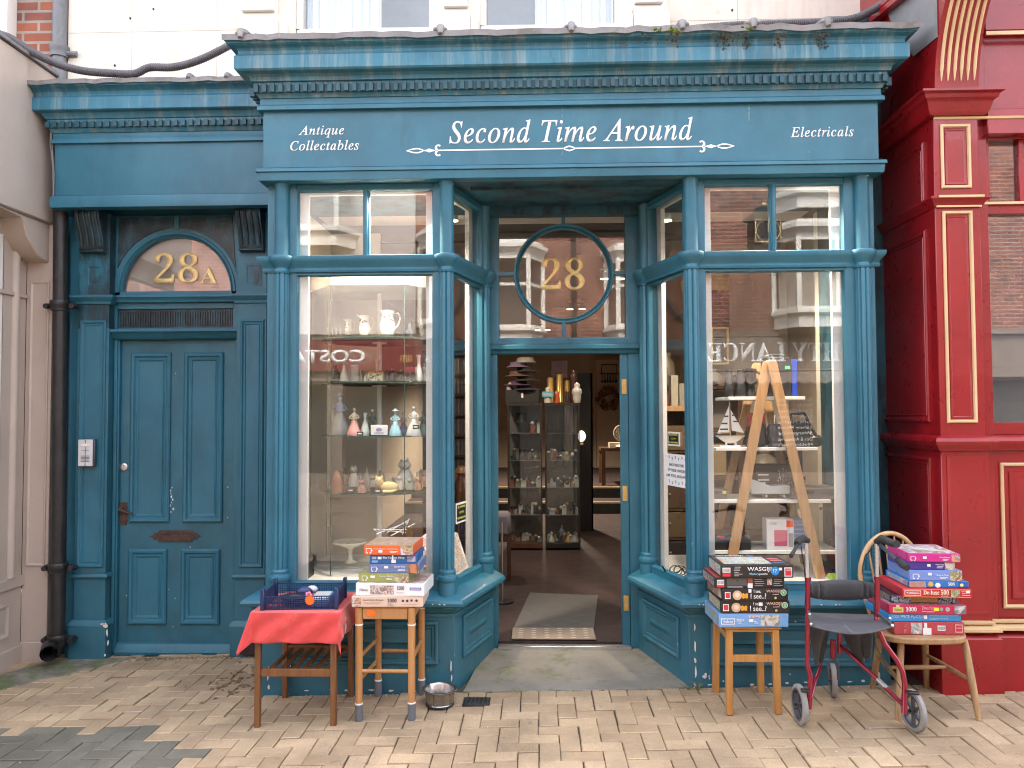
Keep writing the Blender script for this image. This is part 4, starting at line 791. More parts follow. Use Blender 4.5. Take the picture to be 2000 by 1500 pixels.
m = tb(); m.box(pL, pR+.0, 5.325, 5.3399, -.1, AZ(70,1253,5.34)); m.build('pilaster_plinth', taupe, pl_, bev=.004)
# flank window, facing right: plane x = pL, running toward the camera
m = tb(); m.box(pL-.1, pL, 3.4, 5.34, -.1, AZ(45,1140,5.3)); m.box(pL-.1, pL, 5.10, 5.34, AZ(45,1140,5.3), ztb); m.box(pL-.1, pL, 3.4, 5.1, ztb-.12, ztb)
m.box(pL-.02, pL+.02, 3.4, 5.34, AZ(45,1125,5.3), AZ(45,1145,5.3)); m.box(pL-.02, pL+.015, 3.4, 5.34, AZ(30,578,5.2), AZ(30,570,5.2)); m.tube([(pL+.0, 5.22, AZ(45,1125,5.3)), (pL, 5.22, ztb-.12)], .03, 12)
m.box(pL-.02, pL+.02, 3.4, 5.34, -.1, AZ(45,1262,5.3)); sw = m.build('flank_wall', taupe, TS, bev=.003)
Mf = Mt @ Matrix.Translation((pL, 3.4, 0)) @ Matrix.Rotation(R(90), 4, 'Z')
m = tb(); m.M = Mt @ Matrix.Translation((pL, 3.4, 0)) @ Matrix.Rotation(R(90), 4, 'Z')
m.panel(.6, 1.82, AZ(45,1240,5.3), AZ(45,1170,5.3), -.001, [(0,0), (0,-.006), (.02,-.01), (.04,-.001), (.06,-.001), (.08,-.006)]); m.build('flank_panel', taupe, sw, smooth=20)
m = tb(); m.box(pL-.05, pL-.005, 5.06, 5.10, AZ(20,1110,5.1), ztb-.12); m.box(pL-.05, pL-.005, 3.4, 5.06, AZ(20,1115,5.1), AZ(20,1100,5.1)); m.box(pL-.05, pL-.005, 3.4, 5.06, AZ(20,585,5.1), AZ(20,575,5.1)); wf = m.build('window_frame', white, sw)
m = tb(); m.box(pL-.04, pL-.036, 3.4, 5.06, AZ(45,1125,5.3), ztb-.12); m.build('window_pane', glass, wf, smooth=0)
m = tb(); m.box(pL-1.2, pL-1.15, 3.4, 5.3, -.1, ztb); m.build('window_backing', plain('dark window inside', (.03,.03,.035)), wf)
# broken mossy cement where the taupe shop meets the paving
m = MB(); e = [(-3.9,4.2), (-3.42,4.6), (-2.95,5.12), (-2.72,5.38), (-3.3,5.36), (-3.5,5.0), (-4.2,4.3)]
m.prism([(x, y, zg(x, y)-.03) for x, y in e], (0, 0, .036)); struct(m.build('cement_margin', mat('mossy broken cement', (.20,.18,.15), .95, var=.3, vs=9, bump=1, bs=30, extra=[((.09,.12,.03), 6, (1,1,1), .45, .6, .8)]), bev=.008))
# ------------------------------------------------------------------ the houses across the street (seen mirrored in the glass)
YO = -6.0; YV = 2*(Y0+.03)-YO
OX = lambda px, py=600: AX(px, py, YV)
OZ = lambda py, px=1100: AZ(px, py, YV)
OB = thing('opposite_building', 'red brick terrace across the street with white bay windows, mirrored in the shop glass', 'building', (0, YO, 0)); Mo = loc(OB)
def ob(): m = MB(); m.M = Mo.copy(); return m
m = ob(); m.box(-18, 18, YO-.6, YO, OZ(650), 6.7); m.build('brick_wall', brickred, OB)
m = ob(); m.box(-18, 18, YO-.6, YO+.02, -.3, .45); m.box(-18, 18, YO-.6, YO+.04, OZ(660), OZ(650)); m.box(-18, 18, YO-.6, YO+.08, OZ(742), OZ(738))
for px in (500, 640, 900, 1130, 1330, 1760): m.box(OX(px), OX(px)+.3, YO-.5, YO+.05, 0, OZ(748))
m.box(-18, 18, YO-.6, YO-.04, OZ(748), OZ(655)); m.build('shop_surround', plain('stone render', (.20,.16,.13)), OB)
m = ob(); m.box(-18, 18, YO-1.6, YO-.25, 0, OZ(745)); m.build('shop_inside', plain('dark shop inside', (.06,.055,.05)), OB)
m = ob(); m.box(OX(480), OX(828), YO-.1, YO+.06, OZ(722), OZ(662)); rs = m.build('red_sign', plain('red sign', (.17,.022,.02), .5), OB)
def oword(t, px0, px1, pt, pb, parent, fn=mb, m_=letter, off=.01, Y=YO+.062):
    # the facade faces +Y, so its lettering reads from the far side; reflected it appears reversed
    return text(fn(t), m_, parent, OX(px0, pt), OX(px1, pt), OZ(pb), OZ(pt), Y, 'lettering', off=off, flip=True, M=Mo)
oword('COSTA', 566, 714, 680, 706, rs, fn=lambda s: s, off=.03); oword('GIFTS', 782, 806, 692, 706, rs, m_=plain('pale orange letters', (.7,.4,.15)))
m = ob(); m.box(OX(1345), OX(1800), YO-.1, YO+.06, OZ(722), OZ(662)); rs2 = m.build('taupe_sign', plain('grey brown sign', (.20,.165,.14), .5), OB)
oword('MIGHTY LANCER', 1348, 1735, 672, 710, rs2)
m = ob(); m.box(OX(828), OX(1340), YO-.1, YO+.05, OZ(722), OZ(662)); rs3 = m.build('dark_sign', plain('charcoal sign', (.035,.035,.035), .5), OB); oword('GAMES', 830, 900, 694, 706, rs3)
# scalloped awning under the sign
m = ob(); V = []; n = 90; xa, xb = OX(1345), OX(1800)
for i in range(n+1):
    x = xa+(xb-xa)*i/n; V += [(x, YO+.35, OZ(730)), (x, YO+.35, OZ(748)-.05*abs(math.sin(i*math.pi/4)))]
m.add(V, [(2*i, 2*i+1, 2*i+3, 2*i+2) for i in range(n)]); m.box(xa, xb, YO+.05, YO+.36, OZ(728), OZ(724)); m.build('awning', plain('taupe awning', (.25,.2,.17)), OB)
wl = ['Board Games', 'Family Games', 'Card Games', 'Scale Models', 'Role Playing', 'Railway Models', 'Wargaming', 'Dice & Accessories', 'Hobby Tools']
for i, t in enumerate(wl): oword(t, 1528, 1596, 778+11.2*i, 786+11.2*i, OB, fn=lambda s: s, Y=YO-.24)
# white bays
def obay(px0, px1, zA, zB, proj=.55, cheek=.30, mat_=creamtrim, lights=((.0,1.),), sash=True, dark=glassdk):
    x0, x1 = OX(px0), OX(px1); o = ob(); pl = [(x1, YO), (x1-cheek, YO+proj), (x0+cheek, YO+proj), (x0, YO)]
    o.sweep([(-.05, zA-.32), (.0, zA-.32), (.0, zA-.12), (.08, zA-.06), (.08, zA), (-.05, zA)], pl); o.sweep([(-.05, zB), (.02, zB), (.05, zB+.1), (.12, zB+.16), (.12, zB+.24), (-.05, zB+.24)], pl)
    o.prism([(x, y, zB+.23) for x, y in pl[::-1]], (0, 0, .1)); o.prism([(x, y, zA-.02) for x, y in pl[::-1]], (0, 0, .01))
    for i in range(3):
        a = Vector((*pl[i], 0)); b = Vector((*pl[i+1], 0)); d = b-a
        nn = 2 if d.length > .8 else 1
        for k in range(nn+1):
            p = a+d*(k/nn); w_ = .09 if k in (0, nn) else .07; o.bar(p+Vector((0,0,zA)), p+Vector((0,0,zB)), w_, w_)
        for z_ in (zA+.035, zB-.035, (zA+zB)/2+.15): o.bar(a+Vector((0,0,z_)), b+Vector((0,0,z_)), .05, .06)
    by = o.build('bay_window', mat_, OB)
    g_ = ob()
    for i in range(3):
        a, b = pl[i], pl[i+1]; g_.add([(*a, zA), (*b, zA), (*b, zB), (*a, zB)], [(0,1,2,3)])
    g_.build('window_pane', glassmat('opposite glass', .10), by, smooth=0)
    k = ob(); k.box(x0+.08, x1-.08, YO-.01, YO+.004, zA, zB); k.build('window_inside', plain('dim opposite room', (.12,.105,.09)), by)
obay(1512, 1720, OZ(615), OZ(478)); obay(820, 1062, OZ(630), OZ(480)); obay(1196, 1330, OZ(630), OZ(490), cheek=.2)
obay(470, 700, OZ(452), OZ(300), mat_=creamtrim); obay(1512, 1720, OZ(392), OZ(250))
m = ob(); m.box(OX(500), OX(812), YO, YO+.08, OZ(650), 6.6); m.build('stucco_panel', plain('warm white stucco', (.56,.48,.44), .8), OB)
m = ob(); m.box(OX(1520), OX(1745), YO, YO+.10, OZ(655), 6.6); m.build('stucco_panel', plain('pale stone stucco', (.50,.43,.37), .8), OB)
m = ob(); m.tube([(OX(1128), YO+.06, 2.9), (OX(1128), YO+.06, 6.6)], .05, 8); m.build('rainwater_pipe', iron, OB)
# the hanging clock across the street
T = thing('street_clock', 'black lantern clock with gold hands mirrored in the right window', 'clock', (OX(1465), YO+1.05, OZ(520))); Tl = T.location.copy()
def lm(T): m = MB(); m.M = loc(T); return m
cx_, cy_ = Tl.x, Tl.y; zA, zB = OZ(506), OZ(462); hw = .24
m = lm(T); m.prism([(cx_-hw, cy_-hw, zA), (cx_+hw, cy_-hw, zA), (cx_+hw, cy_+hw, zA), (cx_-hw, cy_+hw, zA)], (0, 0, zB-zA)); m.lathe([(hw*1.6, zB), (hw*1.5, zB+.05), (hw*.75, zB+.17), (hw*.7, zB+.24), (hw*.3, zB+.27), (0, zB+.3)], (cx_, cy_, 0), 4); m.lathe([(.02, zA-.45), (.06, zA-.3), (.2, zA-.12), (.3, zA-.06), (.3, zA)], (cx_, cy_, 0), 4); m.box(cx_-.03, cx_+.03, YO, cy_, zA-.1, zA-.04); m.build('case', black, T)
m = lm(T); m.box(cx_-.26, cx_+.26, cy_+.22, cy_+.30, zA-.2, zA-.09); m.build('name_plate', black, T)
m = lm(T); m.panel(cx_-hw+.015, cx_+hw-.015, zA+.02, zB-.01, cy_+hw+.004, [(0,0), (.012,0)], fill=False); m.ring(cx_, (zA+zB)/2, cy_+hw+.005, [(.2,0), (.21,0)])
for i in range(12): a = R(30*i); m.bar((cx_+.15*math.cos(a), cy_+hw+.006, (zA+zB)/2+.15*math.sin(a)), (cx_+.18*math.cos(a), cy_+hw+.006, (zA+zB)/2+.18*math.sin(a)), .012, .004)
m.bar((cx_, cy_+hw+.01, (zA+zB)/2-.02), (cx_, cy_+hw+.01, (zA+zB)/2+.17), .018, .006); m.ball((cx_, cy_, zB+.31), .04); m.build('dial', gold, T)
# ------------------------------------------------------------------ inside: lamps
lampm = plain('warm lamp face', (1, .85, .6)); lampm.node_tree.nodes['Principled BSDF'].inputs['Emission Color'].default_value = (1,.85,.55,1); lampm.node_tree.nodes['Principled BSDF'].inputs['Emission Strength'].default_value = 3
lampw = [('nearest', -.75, 5.75), ('right', .95, 6.2)]
def spot(px, py, z, lab, e=26):
    d = CM @ Vector(((px-1000)/1550, -(py-750)/1550, -1)); t = (z-CAMH)/d.z; Y = d.y*t; X = d.x*t
    T = thing('spot_lamp', lab, 'ceiling lamp', (X, Y, z), 0, 'twin spot lamps on the shop ceiling')
    m = MB(); m.box(-.13, .13, -.02, .02, .04, .06); [m.tube([(s*.08, 0, .05), (s*.08, 0, .03)], .008, 8) for s in (-1, 1)]; m.build('bar', white, T)
    for s in (-1, 1): m = MB(); m.lathe([(.045,-.04), (.04,.0), (.02,.03), (0,.03)], (s*.08, 0, 0), 16); m.build('lamp_shade', white, T); m = MB(); m.lathe([(.0,-.043), (.042,-.041), (.042,-.039), (0,-.037)], (s*.08, 0, 0), 16); m.build('bulb', lampm, T)
    l = bpy.data.lights.new('spot_lamp_light', 'SPOT'); l.spot_size = R(140); l.spot_blend = .6; l.energy = e*.25; l.color = (1,.82,.62); l.shadow_soft_size = .08; o = bpy.data.objects.new('spot_lamp_light', l); COL.objects.link(o); o.location = (X, Y, z-.12)
spot(1125, 598, 3.02, 'lit twin spot lamp seen low through the round door transom', 40); spot(1196, 537, 3.02, 'lit twin spot lamp at the right edge of the round transom', 30); spot(889, 538, 3.02, 'lit twin spot lamp seen through the left angled pane', 60)
spot(745, 345, 3.06, 'added twin spot lamp hidden at the head of the left window, lighting its goods', 170); spot(905, 420, 3.03, 'added twin spot lamp lighting the goods behind the left angled pane', 20); spot(1512, 343, 3.06, 'added twin spot lamp hidden at the head of the right window, lighting its goods', 130); spot(1322, 420, 3.03, 'added twin spot lamp lighting the goods behind the right angled pane', 20); spot(1060, 640, 3.0, 'lit twin spot lamp far back over the steps', 420)  # window head and angled pane lamps are added to light the displays
# ------------------------------------------------------------------ small builders for ornaments
pal = {}
def C(c, r=.3):
    k = (c, r)
    if k not in pal: pal[k] = plain('glaze %d' % len(pal), c, r)
    return pal[k]
def base(name, lab, cat, px, py, Y, group=None, rz=0):
    p = at(px, py, Y); return thing(name, lab, cat, p, rz, group), 1/1550*Y
def jug(px, py, Y, h, w, lab):
    T, s = base('jug', lab, 'jug', px, py, Y, 'floral jugs on the top glass shelf'); h *= s; w *= s
    m = MB(); m.lathe([(w*.30,0), (w*.33,h*.03), (w*.42,h*.35), (w*.34,h*.62), (w*.30,h*.8), (w*.36,h), (w*.33,h), (w*.27,h*.8)], n=28); m.bar((-w*.3,0,h*.93), (-w*.52,0,h*1.03), w*.2, h*.08); m.build('body', C((.75,.74,.70),.2), T, smooth=60)
    m = MB(); m.tube([(w*.3,0,h*.86), (w*.55,0,h*.9), (w*.66,0,h*.7), (w*.55,0,h*.4), (w*.38,0,h*.28)], w*.045, 8); m.build('handle', C((.7,.55,.45),.2), T)
    m = MB()
    for k in range(9): a = R(-90+random.uniform(-60,60)); z = h*random.uniform(.15,.85); rr_ = w*.37; m.ball((rr_*math.cos(a), rr_*math.sin(a), z), (w*.06, w*.02, w*.06), n=8, k=5, m=k % 2)
    m.build('painted_flowers', [C((.30,.05,.08)), C((.16,.2,.2))], T)
SC_ = 1.12
def lady(px, py, Y, h, dress, top, lab, hat=None, hair=(.12,.06,.03), group='china ladies on the third glass shelf', lean=0, name='figurine'):
    T, s = base(name, lab, 'figurine', px, py, Y, group); h *= s*(SC_ if Y < 6 else 1)
    m = MB(); m.lathe([(h*.24,0), (h*.25,h*.03), (h*.20,h*.2), (h*.13,h*.38), (h*.075,h*.52)], n=20, flute=h*.02, nf=6); m.build('skirt', C(dress), T, smooth=70)
    m = MB(); m.lathe([(h*.07,h*.5), (h*.095,h*.6), (h*.10,h*.68), (h*.06,h*.74), (h*.03,h*.77), (h*.03,h*.80)], (lean*h*.1,0,0), n=16, sy=.7); m.ball((lean*h*.12,0,h*.86), (h*.055,h*.06,h*.07))
    for s_ in (-1, 1): m.tube([(s_*h*.085,0,h*.70), (s_*h*.16,-h*.04,h*.60), (s_*h*.05,-h*.12,h*.56)], [h*.028,h*.024,h*.016], 8)
    m.build('body', C(top), T, smooth=70)
    m = MB(); m.ball((lean*h*.12,h*.015,h*.89), (h*.062,h*.062,h*.06)); m.build('hair', C(hair), T)
    if hat: m = MB(); m.lathe([(h*.13,0), (h*.12,h*.015), (h*.06,h*.02), (h*.05,h*.07), (0,h*.08)], (lean*h*.12,0,h*.91), 16); m.build('hat', C(hat), T)
def cat(px, py, Y, w, h, c, lab, lying=False, kind='cat', c2=None):
    T, s = base('cat_ornament' if kind == 'cat' else kind+'_ornament', lab, 'ornament', px, py, Y, 'china animals on the lowest glass shelf'); w *= s*SC_; h *= s*SC_
    m = MB()
    if lying: m.ball((w*.1,0,h*.32), (w*.42,w*.25,h*.34)); m.ball((-w*.3,-w*.05,h*.62), (w*.19,w*.17,h*.32)); ex, ez, er = -w*.3, h*.9, w*.06; m.tube([(w*.45,0,h*.2), (w*.3,-w*.28,h*.1), (-w*.1,-w*.3,h*.1)], w*.05, 8)
    else: m.lathe([(w*.36,0), (w*.40,h*.15), (w*.32,h*.4), (w*.2,h*.6), (w*.16,h*.7)], n=16, sy=.8); m.ball((0,-w*.1,h*.78), (w*.26,w*.24,h*.17)); ex, ez, er = 0, h*.92, w*.08; m.tube([(w*.3,w*.1,h*.05), (w*.5,w*.1,h*.15), (w*.48,w*.1,h*.5)], w*.06, 8); [m.tube([(s_*w*.12,-w*.28,0), (s_*w*.12,-w*.22,h*.35)], w*.07, 8) for s_ in (-1,1)]
    for s_ in (-1, 1): m.lathe([(er,0), (er*.6,er), (0,er*1.8)], (ex+s_*w*.12, -w*.06, ez-er*.3), 6)
    m.build('body', C(c), T, smooth=70)
    m = MB(); [m.ball((ex+s_*w*.07, -w*(.22 if lying else .32), ez-h*.16), w*.022, n=6, k=4) for s_ in (-1,1)]; m.ball((ex, -w*(.24 if lying else .34), ez-h*.22), w*.025, n=6, k=4); m.build('face', C(c2 or (.05,.03,.03)), T)
def lath(name, lab, cat_, px, py, Y, prof, mt, group=None, n=20, k=1):
    T, s = base(name, lab, cat_, px, py, Y, group); m = MB(); m.lathe([(r*s, z*s) for r, z in prof], n=n); m.build('body', mt, T, smooth=60); return T, s
def ibox(name, lab, cat_, px0, px1, pyt, pyb, Y, dep, mt, group=None, rz=0, face=None, fin=.08, facename='front_print', bev=.002):
    """a boxy thing seen between two pixel columns and rows"""
    p = at((px0+px1)/2, pyb, Y); s = Y/1550; T = thing(name, lab, cat_, p, rz, group); w_, h_ = (px1-px0)*s/2, (pyb-pyt)*s
    m = MB(); m.box(-w_, w_, 0, dep, 0, h_); m.build('body', mt, T, bev=bev)
    if face: m = MB(); m.box(-w_*(1-fin), w_*(1-fin), -.0015, -.0003, h_*fin, h_*(1-fin)); m.build(facename, face, T)
    return T, w_, h_
def tagcard(px, py, Y, lab, w_=12, h_=8, mt=None, grp='price tickets in the shop'):
    T, s = base('price_ticket', lab, 'price ticket', px, py, Y, grp); m = MB(); m.box(-w_*s/2, w_*s/2, 0, .003, 0, h_*s); m.build('card', mt or black, T); m = MB(); m.box(-w_*s*.35, w_*s*.3, -.0012, -.0003, h_*s*.35, h_*s*.7); m.build('price', C((.6,.6,.6)), T)
# ------------------------------------------------------------------ left window: the glazed display cabinet
cY = 5.38; cXc = AX(741, 700, 5.38); rs_ = .385
zS = [AZ(741, p, cY-rs_) for p in (655, 745, 852, 966)]; zb = AZ(741, 1118, cY-.3); zt_c = AZ(741, 558, cY-.34)
DC = thing('display_cabinet', 'tall white topped octagonal glass display cabinet in the left window', 'display cabinet', (cXc, cY, zb-.16))
octo = [(-.27,-.36), (-.235,-.37), (.235,-.37), (.53,-.12), (.53,.30), (-.53,.30), (-.53,-.12)]
octo = [(-.235,-.37), (.235,-.37), (.44,-.10), (.44,.30), (-.44,.30), (-.44,-.10)]
dz = zb-.16
m = MB(); m.prism([(x, y, 0) for x, y in octo], (0, 0, .155)); m.build('plinth', whitedull, DC, bev=.003)
m = MB(); m.prism([(x*1.02, y*1.02, zt_c-dz) for x, y in octo], (0, 0, .115)); m.build('canopy', whitedull, DC, bev=.003)
m = MB(); m.tube([(0, .0, .155), (0, 0, zt_c-dz)], .017, 16); [m.lathe([(.05,0), (.05,.008), (.02,.01)], (0,0,z-dz-.02), 16) for z in zS]; m.build('centre_pole', whitedull, DC)
for i, z in enumerate(zS):
    m = MB(); m.lathe([(.0,0), (rs_,0), (rs_,.008), (.0,.008)], (0,0,z-dz-.008), 48); m.build('glass_shelf', glassmat('shelf glass %d' % i, .10, (.80,.86,.84)), DC, smooth=0)
    m = MB(); m.lathe([(rs_,.0), (rs_+.002,.0), (rs_+.002,.008), (rs_,.008)], (0,0,z-dz-.008), 48); m.build('shelf_edge', C((.03,.07,.06),.15), DC)
for i in range(len(octo)):
    if i == 3: continue
    a = octo[i]; b = octo[(i+1) % len(octo)]; m = MB(); m.add([(a[0],a[1],.155), (b[0],b[1],.155), (b[0],b[1],zt_c-dz), (a[0],a[1],zt_c-dz)], [(0,1,2,3)]); m.build('glass_panel', glassthin, DC, smooth=0)
    m = MB(); m.box(a[0]-.0025, a[0]+.0025, a[1]-.0025, a[1]+.0025, .155, zt_c-dz); m.build('glass_edge', C((.02,.05,.045),.15), DC)
jug(681, 655, 5.3, 31, 19, 'smallest floral white jug at the left of the top shelf'); jug(712, 656, 5.2, 40, 28, 'middle sized floral white jug on the top shelf'); jug(757, 656, 5.15, 50, 38, 'largest floral white jug with looped handle on the top shelf')
for i, px in enumerate((641, 649, 657, 665)): lath('glass_tumbler', 'cut glass tumbler in a row beside the smallest floral jug', 'tumbler', px, 655, 5.4, [(2.6,0), (3.4,15), (3.0,15), (2.3,2)], C((.55,.57,.56),.1), 'cut glass tumblers', 10)
lath('glass_decanter', 'clear glass decanter at the right of the top shelf', 'decanter', 822, 655, 5.4, [(5,0), (6.5,8), (5,20), (2,30), (2,40), (3.5,42), (3,50), (0,52)], glassmat('decanter glass', .3, (.8,.8,.78)), n=12)
lath('ginger_jar', 'dark green jar with an orange neck on the second shelf', 'jar', 654, 745, 5.3, [(6,0), (10,5), (11,14), (7,22), (5,25), (4,32), (0,33)], C((.02,.035,.02)), n=16)
lath('glass_bell', 'white angel shaped ornament on the second shelf', 'ornament', 672, 745, 5.2, [(9,0), (7,12), (4,22), (3,26), (3,30), (0,33)], C((.55,.55,.5)), n=12)
lath('lidded_jar', 'white jar with a red lid on the second shelf', 'jar', 693, 745, 5.25, [(7,0), (8,3), (8,28), (9,29), (9,32), (5,34), (0,35)], C((.6,.55,.5)), n=16)
T, w_, h_ = ibox('trinket_box', 'yellow trinket box with two lids and black and white dogs on its front', 'trinket box', 717, 748, 729, 745, 5.12, .09, C((.5,.34,.14)), face=picture('dog picture', [(.7,.65,.5), (.7,.65,.5), (.03,.03,.03)], 60)); m = MB(); [m.lathe([(.027,0), (.026,.012), (.01,.02), (0,.021)], (x, .045, h_+.0005), 14) for x in (-.026,.026)]; m.build('lid', C((.45,.2,.06)), T)
lath('bud_vase', 'small pale flared vase behind the yellow trinket box', 'vase', 737, 728, 5.35, [(3,0), (3,8), (6,26), (5,26)], C((.6,.5,.48)), n=14)
cat(766, 745, 5.25, 20, 26, (.05,.03,.03), 'dark brown owl shaped ornament on the second shelf'); cat(782, 745, 5.15, 20, 22, (.035,.02,.018), 'black bird ornament right of the dark owl')
ibox('glass_clock', 'square clear glass clock on the second shelf', 'clock', 790, 812, 716, 745, 5.15, .03, glassmat('clock glass', .35, (.75,.78,.78)))
lath('tall_vase', 'tall white bottle vase at the right of the second shelf', 'vase', 818, 745, 5.2, [(6,0), (8,8), (6,22), (3,34), (3,44), (5,52), (4,52)], C((.65,.65,.66)), n=16)
lady(829, 745, 5.3, 35, (.35,.37,.40), (.4,.42,.45), 'grey china figure at the right end of the second shelf', group=None)
lady(664, 850, 5.22, 76, (.35,.36,.38), (.25,.32,.50), 'tall china lady in lilac jacket and wide grey hat', hat=(.35,.4,.45)); lady(692, 852, 5.08, 54, (.62,.30,.30), (.62,.55,.42), 'china lady in a pink skirt and cream bodice'); lady(727, 850, 5.3, 46, (.03,.10,.06), (.03,.11,.07), 'china lady in a dark green coat', hat=(.5,.5,.45))
lady(772, 852, 5.08, 49, (.28,.50,.62), (.35,.55,.65), 'china lady in a pale blue gown and blue hat', hat=(.4,.6,.7)); lady(808, 852, 5.15, 57, (.62,.62,.64), (.62,.62,.62), 'china lady in a plain white gown holding a box', hair=(.35,.3,.25)); lady(788, 850, 5.35, 42, (.14,.10,.3), (.4,.25,.3), 'small china lady in a purple skirt behind the blue one'); lady(826, 850, 5.25, 44, (.02,.08,.07), (.02,.09,.08), 'china lady in a dark teal gown at the right end')
lath('bud_vase', 'slim pale blue bud vase beside the pink china lady', 'vase', 713, 852, 5.08, [(7,0), (9,9), (6,22), (2.4,32), (2.6,40), (5,46), (4,46)], C((.55,.62,.62)), n=18)
T, w_, h_ = ibox('shop_card', 'white card with a lilac crest standing on the third shelf', 'card', 724, 757, 830, 850, 5.02, .004, C((.75,.75,.78)))
m = MB(); m.ball((0,-.001,h_*.55), (.02,.001,.012)); m.box(-.03,.03,-.0016,-.0004,h_*.2,h_*.26); m.build('crest', C((.3,.25,.5)), T)
lath('figurine_group', 'reddish brown dog group ornament at the left of the lowest shelf', 'ornament', 660, 963, 5.1, [(14,0), (16,4), (11,14), (13,22), (9,34), (6,42), (0,47)], C((.25,.11,.06)), n=14)
cat(691, 950, 5.25, 24, 38, (.62,.58,.50), 'tall white cat with tabby patches on the lowest shelf'); cat(707, 962, 5.08, 24, 24, (.45,.24,.20), 'pinkish pig ornament on the lowest shelf', kind='pig'); cat(728, 951, 5.2, 18, 20, (.45,.42,.36), 'small grey spotted puppy ornament on the lowest shelf', kind='dog')
cat(755, 962, 5.05, 42, 30, (.66,.50,.24), 'cream ginger lying cat with a ticket on its side', lying=True); cat(791, 950, 5.3, 44, 48, (.62,.58,.52), 'large fluffy white dog ornament on the lowest shelf', kind='dog'); cat(780, 956, 5.12, 20, 26, (.6,.55,.5), 'siamese cat ornament with a dark face', c2=(.05,.03,.02))
cat(800, 956, 5.08, 18, 20, (.35,.4,.3), 'green patterned cat ornament on the lowest shelf'); cat(815, 957, 5.15, 18, 24, (.5,.25,.12), 'ginger and white cat ornament on the lowest shelf'); cat(829, 950, 5.25, 24, 30, (.40,.20,.11), 'terracotta dog ornament at the right of the lowest shelf', kind='dog')
for px, py, lab in ((703,851,'black price ticket under the pink china lady'), (738,963,'black price ticket in front of the cream cat'), (685,962,'black price ticket left of the pig ornament'), (812,838,'grey price ticket held by the white china lady')): tagcard(px, py, 5.0, lab)
T, s = base('cake_stand', 'cream pedestal cake stand on the cabinet floor', 'cake stand', 684, 1098, 5.2); m = MB(); m.lathe([(14*s,0), (12*s,2*s), (5*s,5*s), (3.5*s,14*s), (4.5*s,24*s), (8*s,28*s), (20*s,33*s), (33*s,38*s), (34*s,41*s), (30*s,40*s), (0,37*s)], n=32); m.build('body', C((.62,.60,.48),.25), T, smooth=60)
m = MB(); m.lathe([(0,38*s), (15*s,38.4*s)], n=20); m.build('painted_centre', C((.35,.25,.12)), T)
ex = [(2,648,5.42,24,9,(.06,.09,.06),'small dark green flask at the left end of the second shelf'), (2,682,5.4,30,8,(.55,.52,.45),'slim cream bottle behind the white angel ornament'), (2,705,5.42,26,10,(.35,.36,.3),'grey green vase behind the jar with the red lid'), (2,714,5.15,14,8,(.62,.60,.52),'little cream pot left of the yellow trinket box'), (2,755,5.4,28,9,(.12,.06,.05),'tall brown flask behind the dark owl ornament'), (2,774,5.4,22,10,(.22,.10,.06),'round brown pot behind the black bird ornament'), (2,803,5.38,34,8,(.55,.56,.58),'white slender vase behind the glass clock'), (2,838,5.3,22,8,(.05,.05,.07),'small navy pot at the far right of the second shelf'),
      (3,650,5.38,50,12,(.5,.5,.48),'pale grey bottle left of the lilac lady'), (3,745,5.38,46,9,(.45,.5,.48),'grey vase behind the white crest card'), (3,838,5.3,36,10,(.08,.11,.1),'dark green flask at the right end of the third shelf'), (3,762,5.42,40,8,(.55,.4,.35),'pink vase behind the pale blue lady'),
      (4,648,5.3,26,14,(.3,.17,.1),'brown mound shaped ornament at the left end of the lowest shelf'), (4,672,5.36,40,14,(.34,.22,.16),'tan upright ornament behind the reddish dog group'), (4,716,5.36,42,14,(.5,.42,.34),'beige tall ornament behind the grey puppy'), (4,742,5.36,36,12,(.42,.33,.26),'brown vase behind the lying ginger cat'), (4,840,5.3,22,10,(.55,.5,.42),'small cream pot right of the terracotta dog'), (1,800,5.35,34,14,(.5,.48,.5),'pale purple vase at the right of the largest floral jug'), (1,838,5.35,24,10,(.6,.58,.5),'small cream pot at the far right of the top shelf')]
for sh, px, Y, h_, w_, c, lab in ex:
    py = [655,745,851,960][sh-1] if Y > 5.2 else [655,745,852,963][sh-1]; p = at(px, py, Y); T = thing('small_vase', lab, 'vase' if sh < 4 else 'ornament', (p.x, Y, zS[sh-1]+.0005)); s = Y/1550; m = MB(); k = random.random()
    m.lathe([(w_*.3*s,0), (w_*.5*s,h_*.15*s), (w_*(.35+.2*k)*s,h_*.45*s), (w_*.22*s,h_*.72*s), (w_*.2*s,h_*.88*s), (w_*(.32-.2*k)*s,h_*s)], n=16); m.build('body', C(c,.25), T, smooth=60)
for sh, row in ((2, 11), (3, 9), (4, 12)):
    for k in range(row):
        px = 650+185*k/(row-1)+random.uniform(-4,4); Y = 5.55+random.uniform(0,.08); hh = random.uniform(16,34); T = thing('back_row_ornament', 'small pale china piece in the back row of glass shelf %s' % ('', '', 'two', 'three', 'four')[sh], 'ornament', (AX(px, 800, Y), Y, zS[sh-1]+.0005), 0, 'back row of china on shelf %s' % ('', '', 'two', 'three', 'four')[sh]); s = Y/1550; m = MB()
        m.lathe([(5*s,0), (6*s,hh*.2*s), (3*s,hh*.6*s), (4*s,hh*.8*s), (0,hh*s)], n=12); m.build('body', C(random.choice([(.6,.58,.55),(.5,.45,.4),(.35,.4,.45),(.6,.6,.6),(.4,.2,.15)])), T, smooth=60)
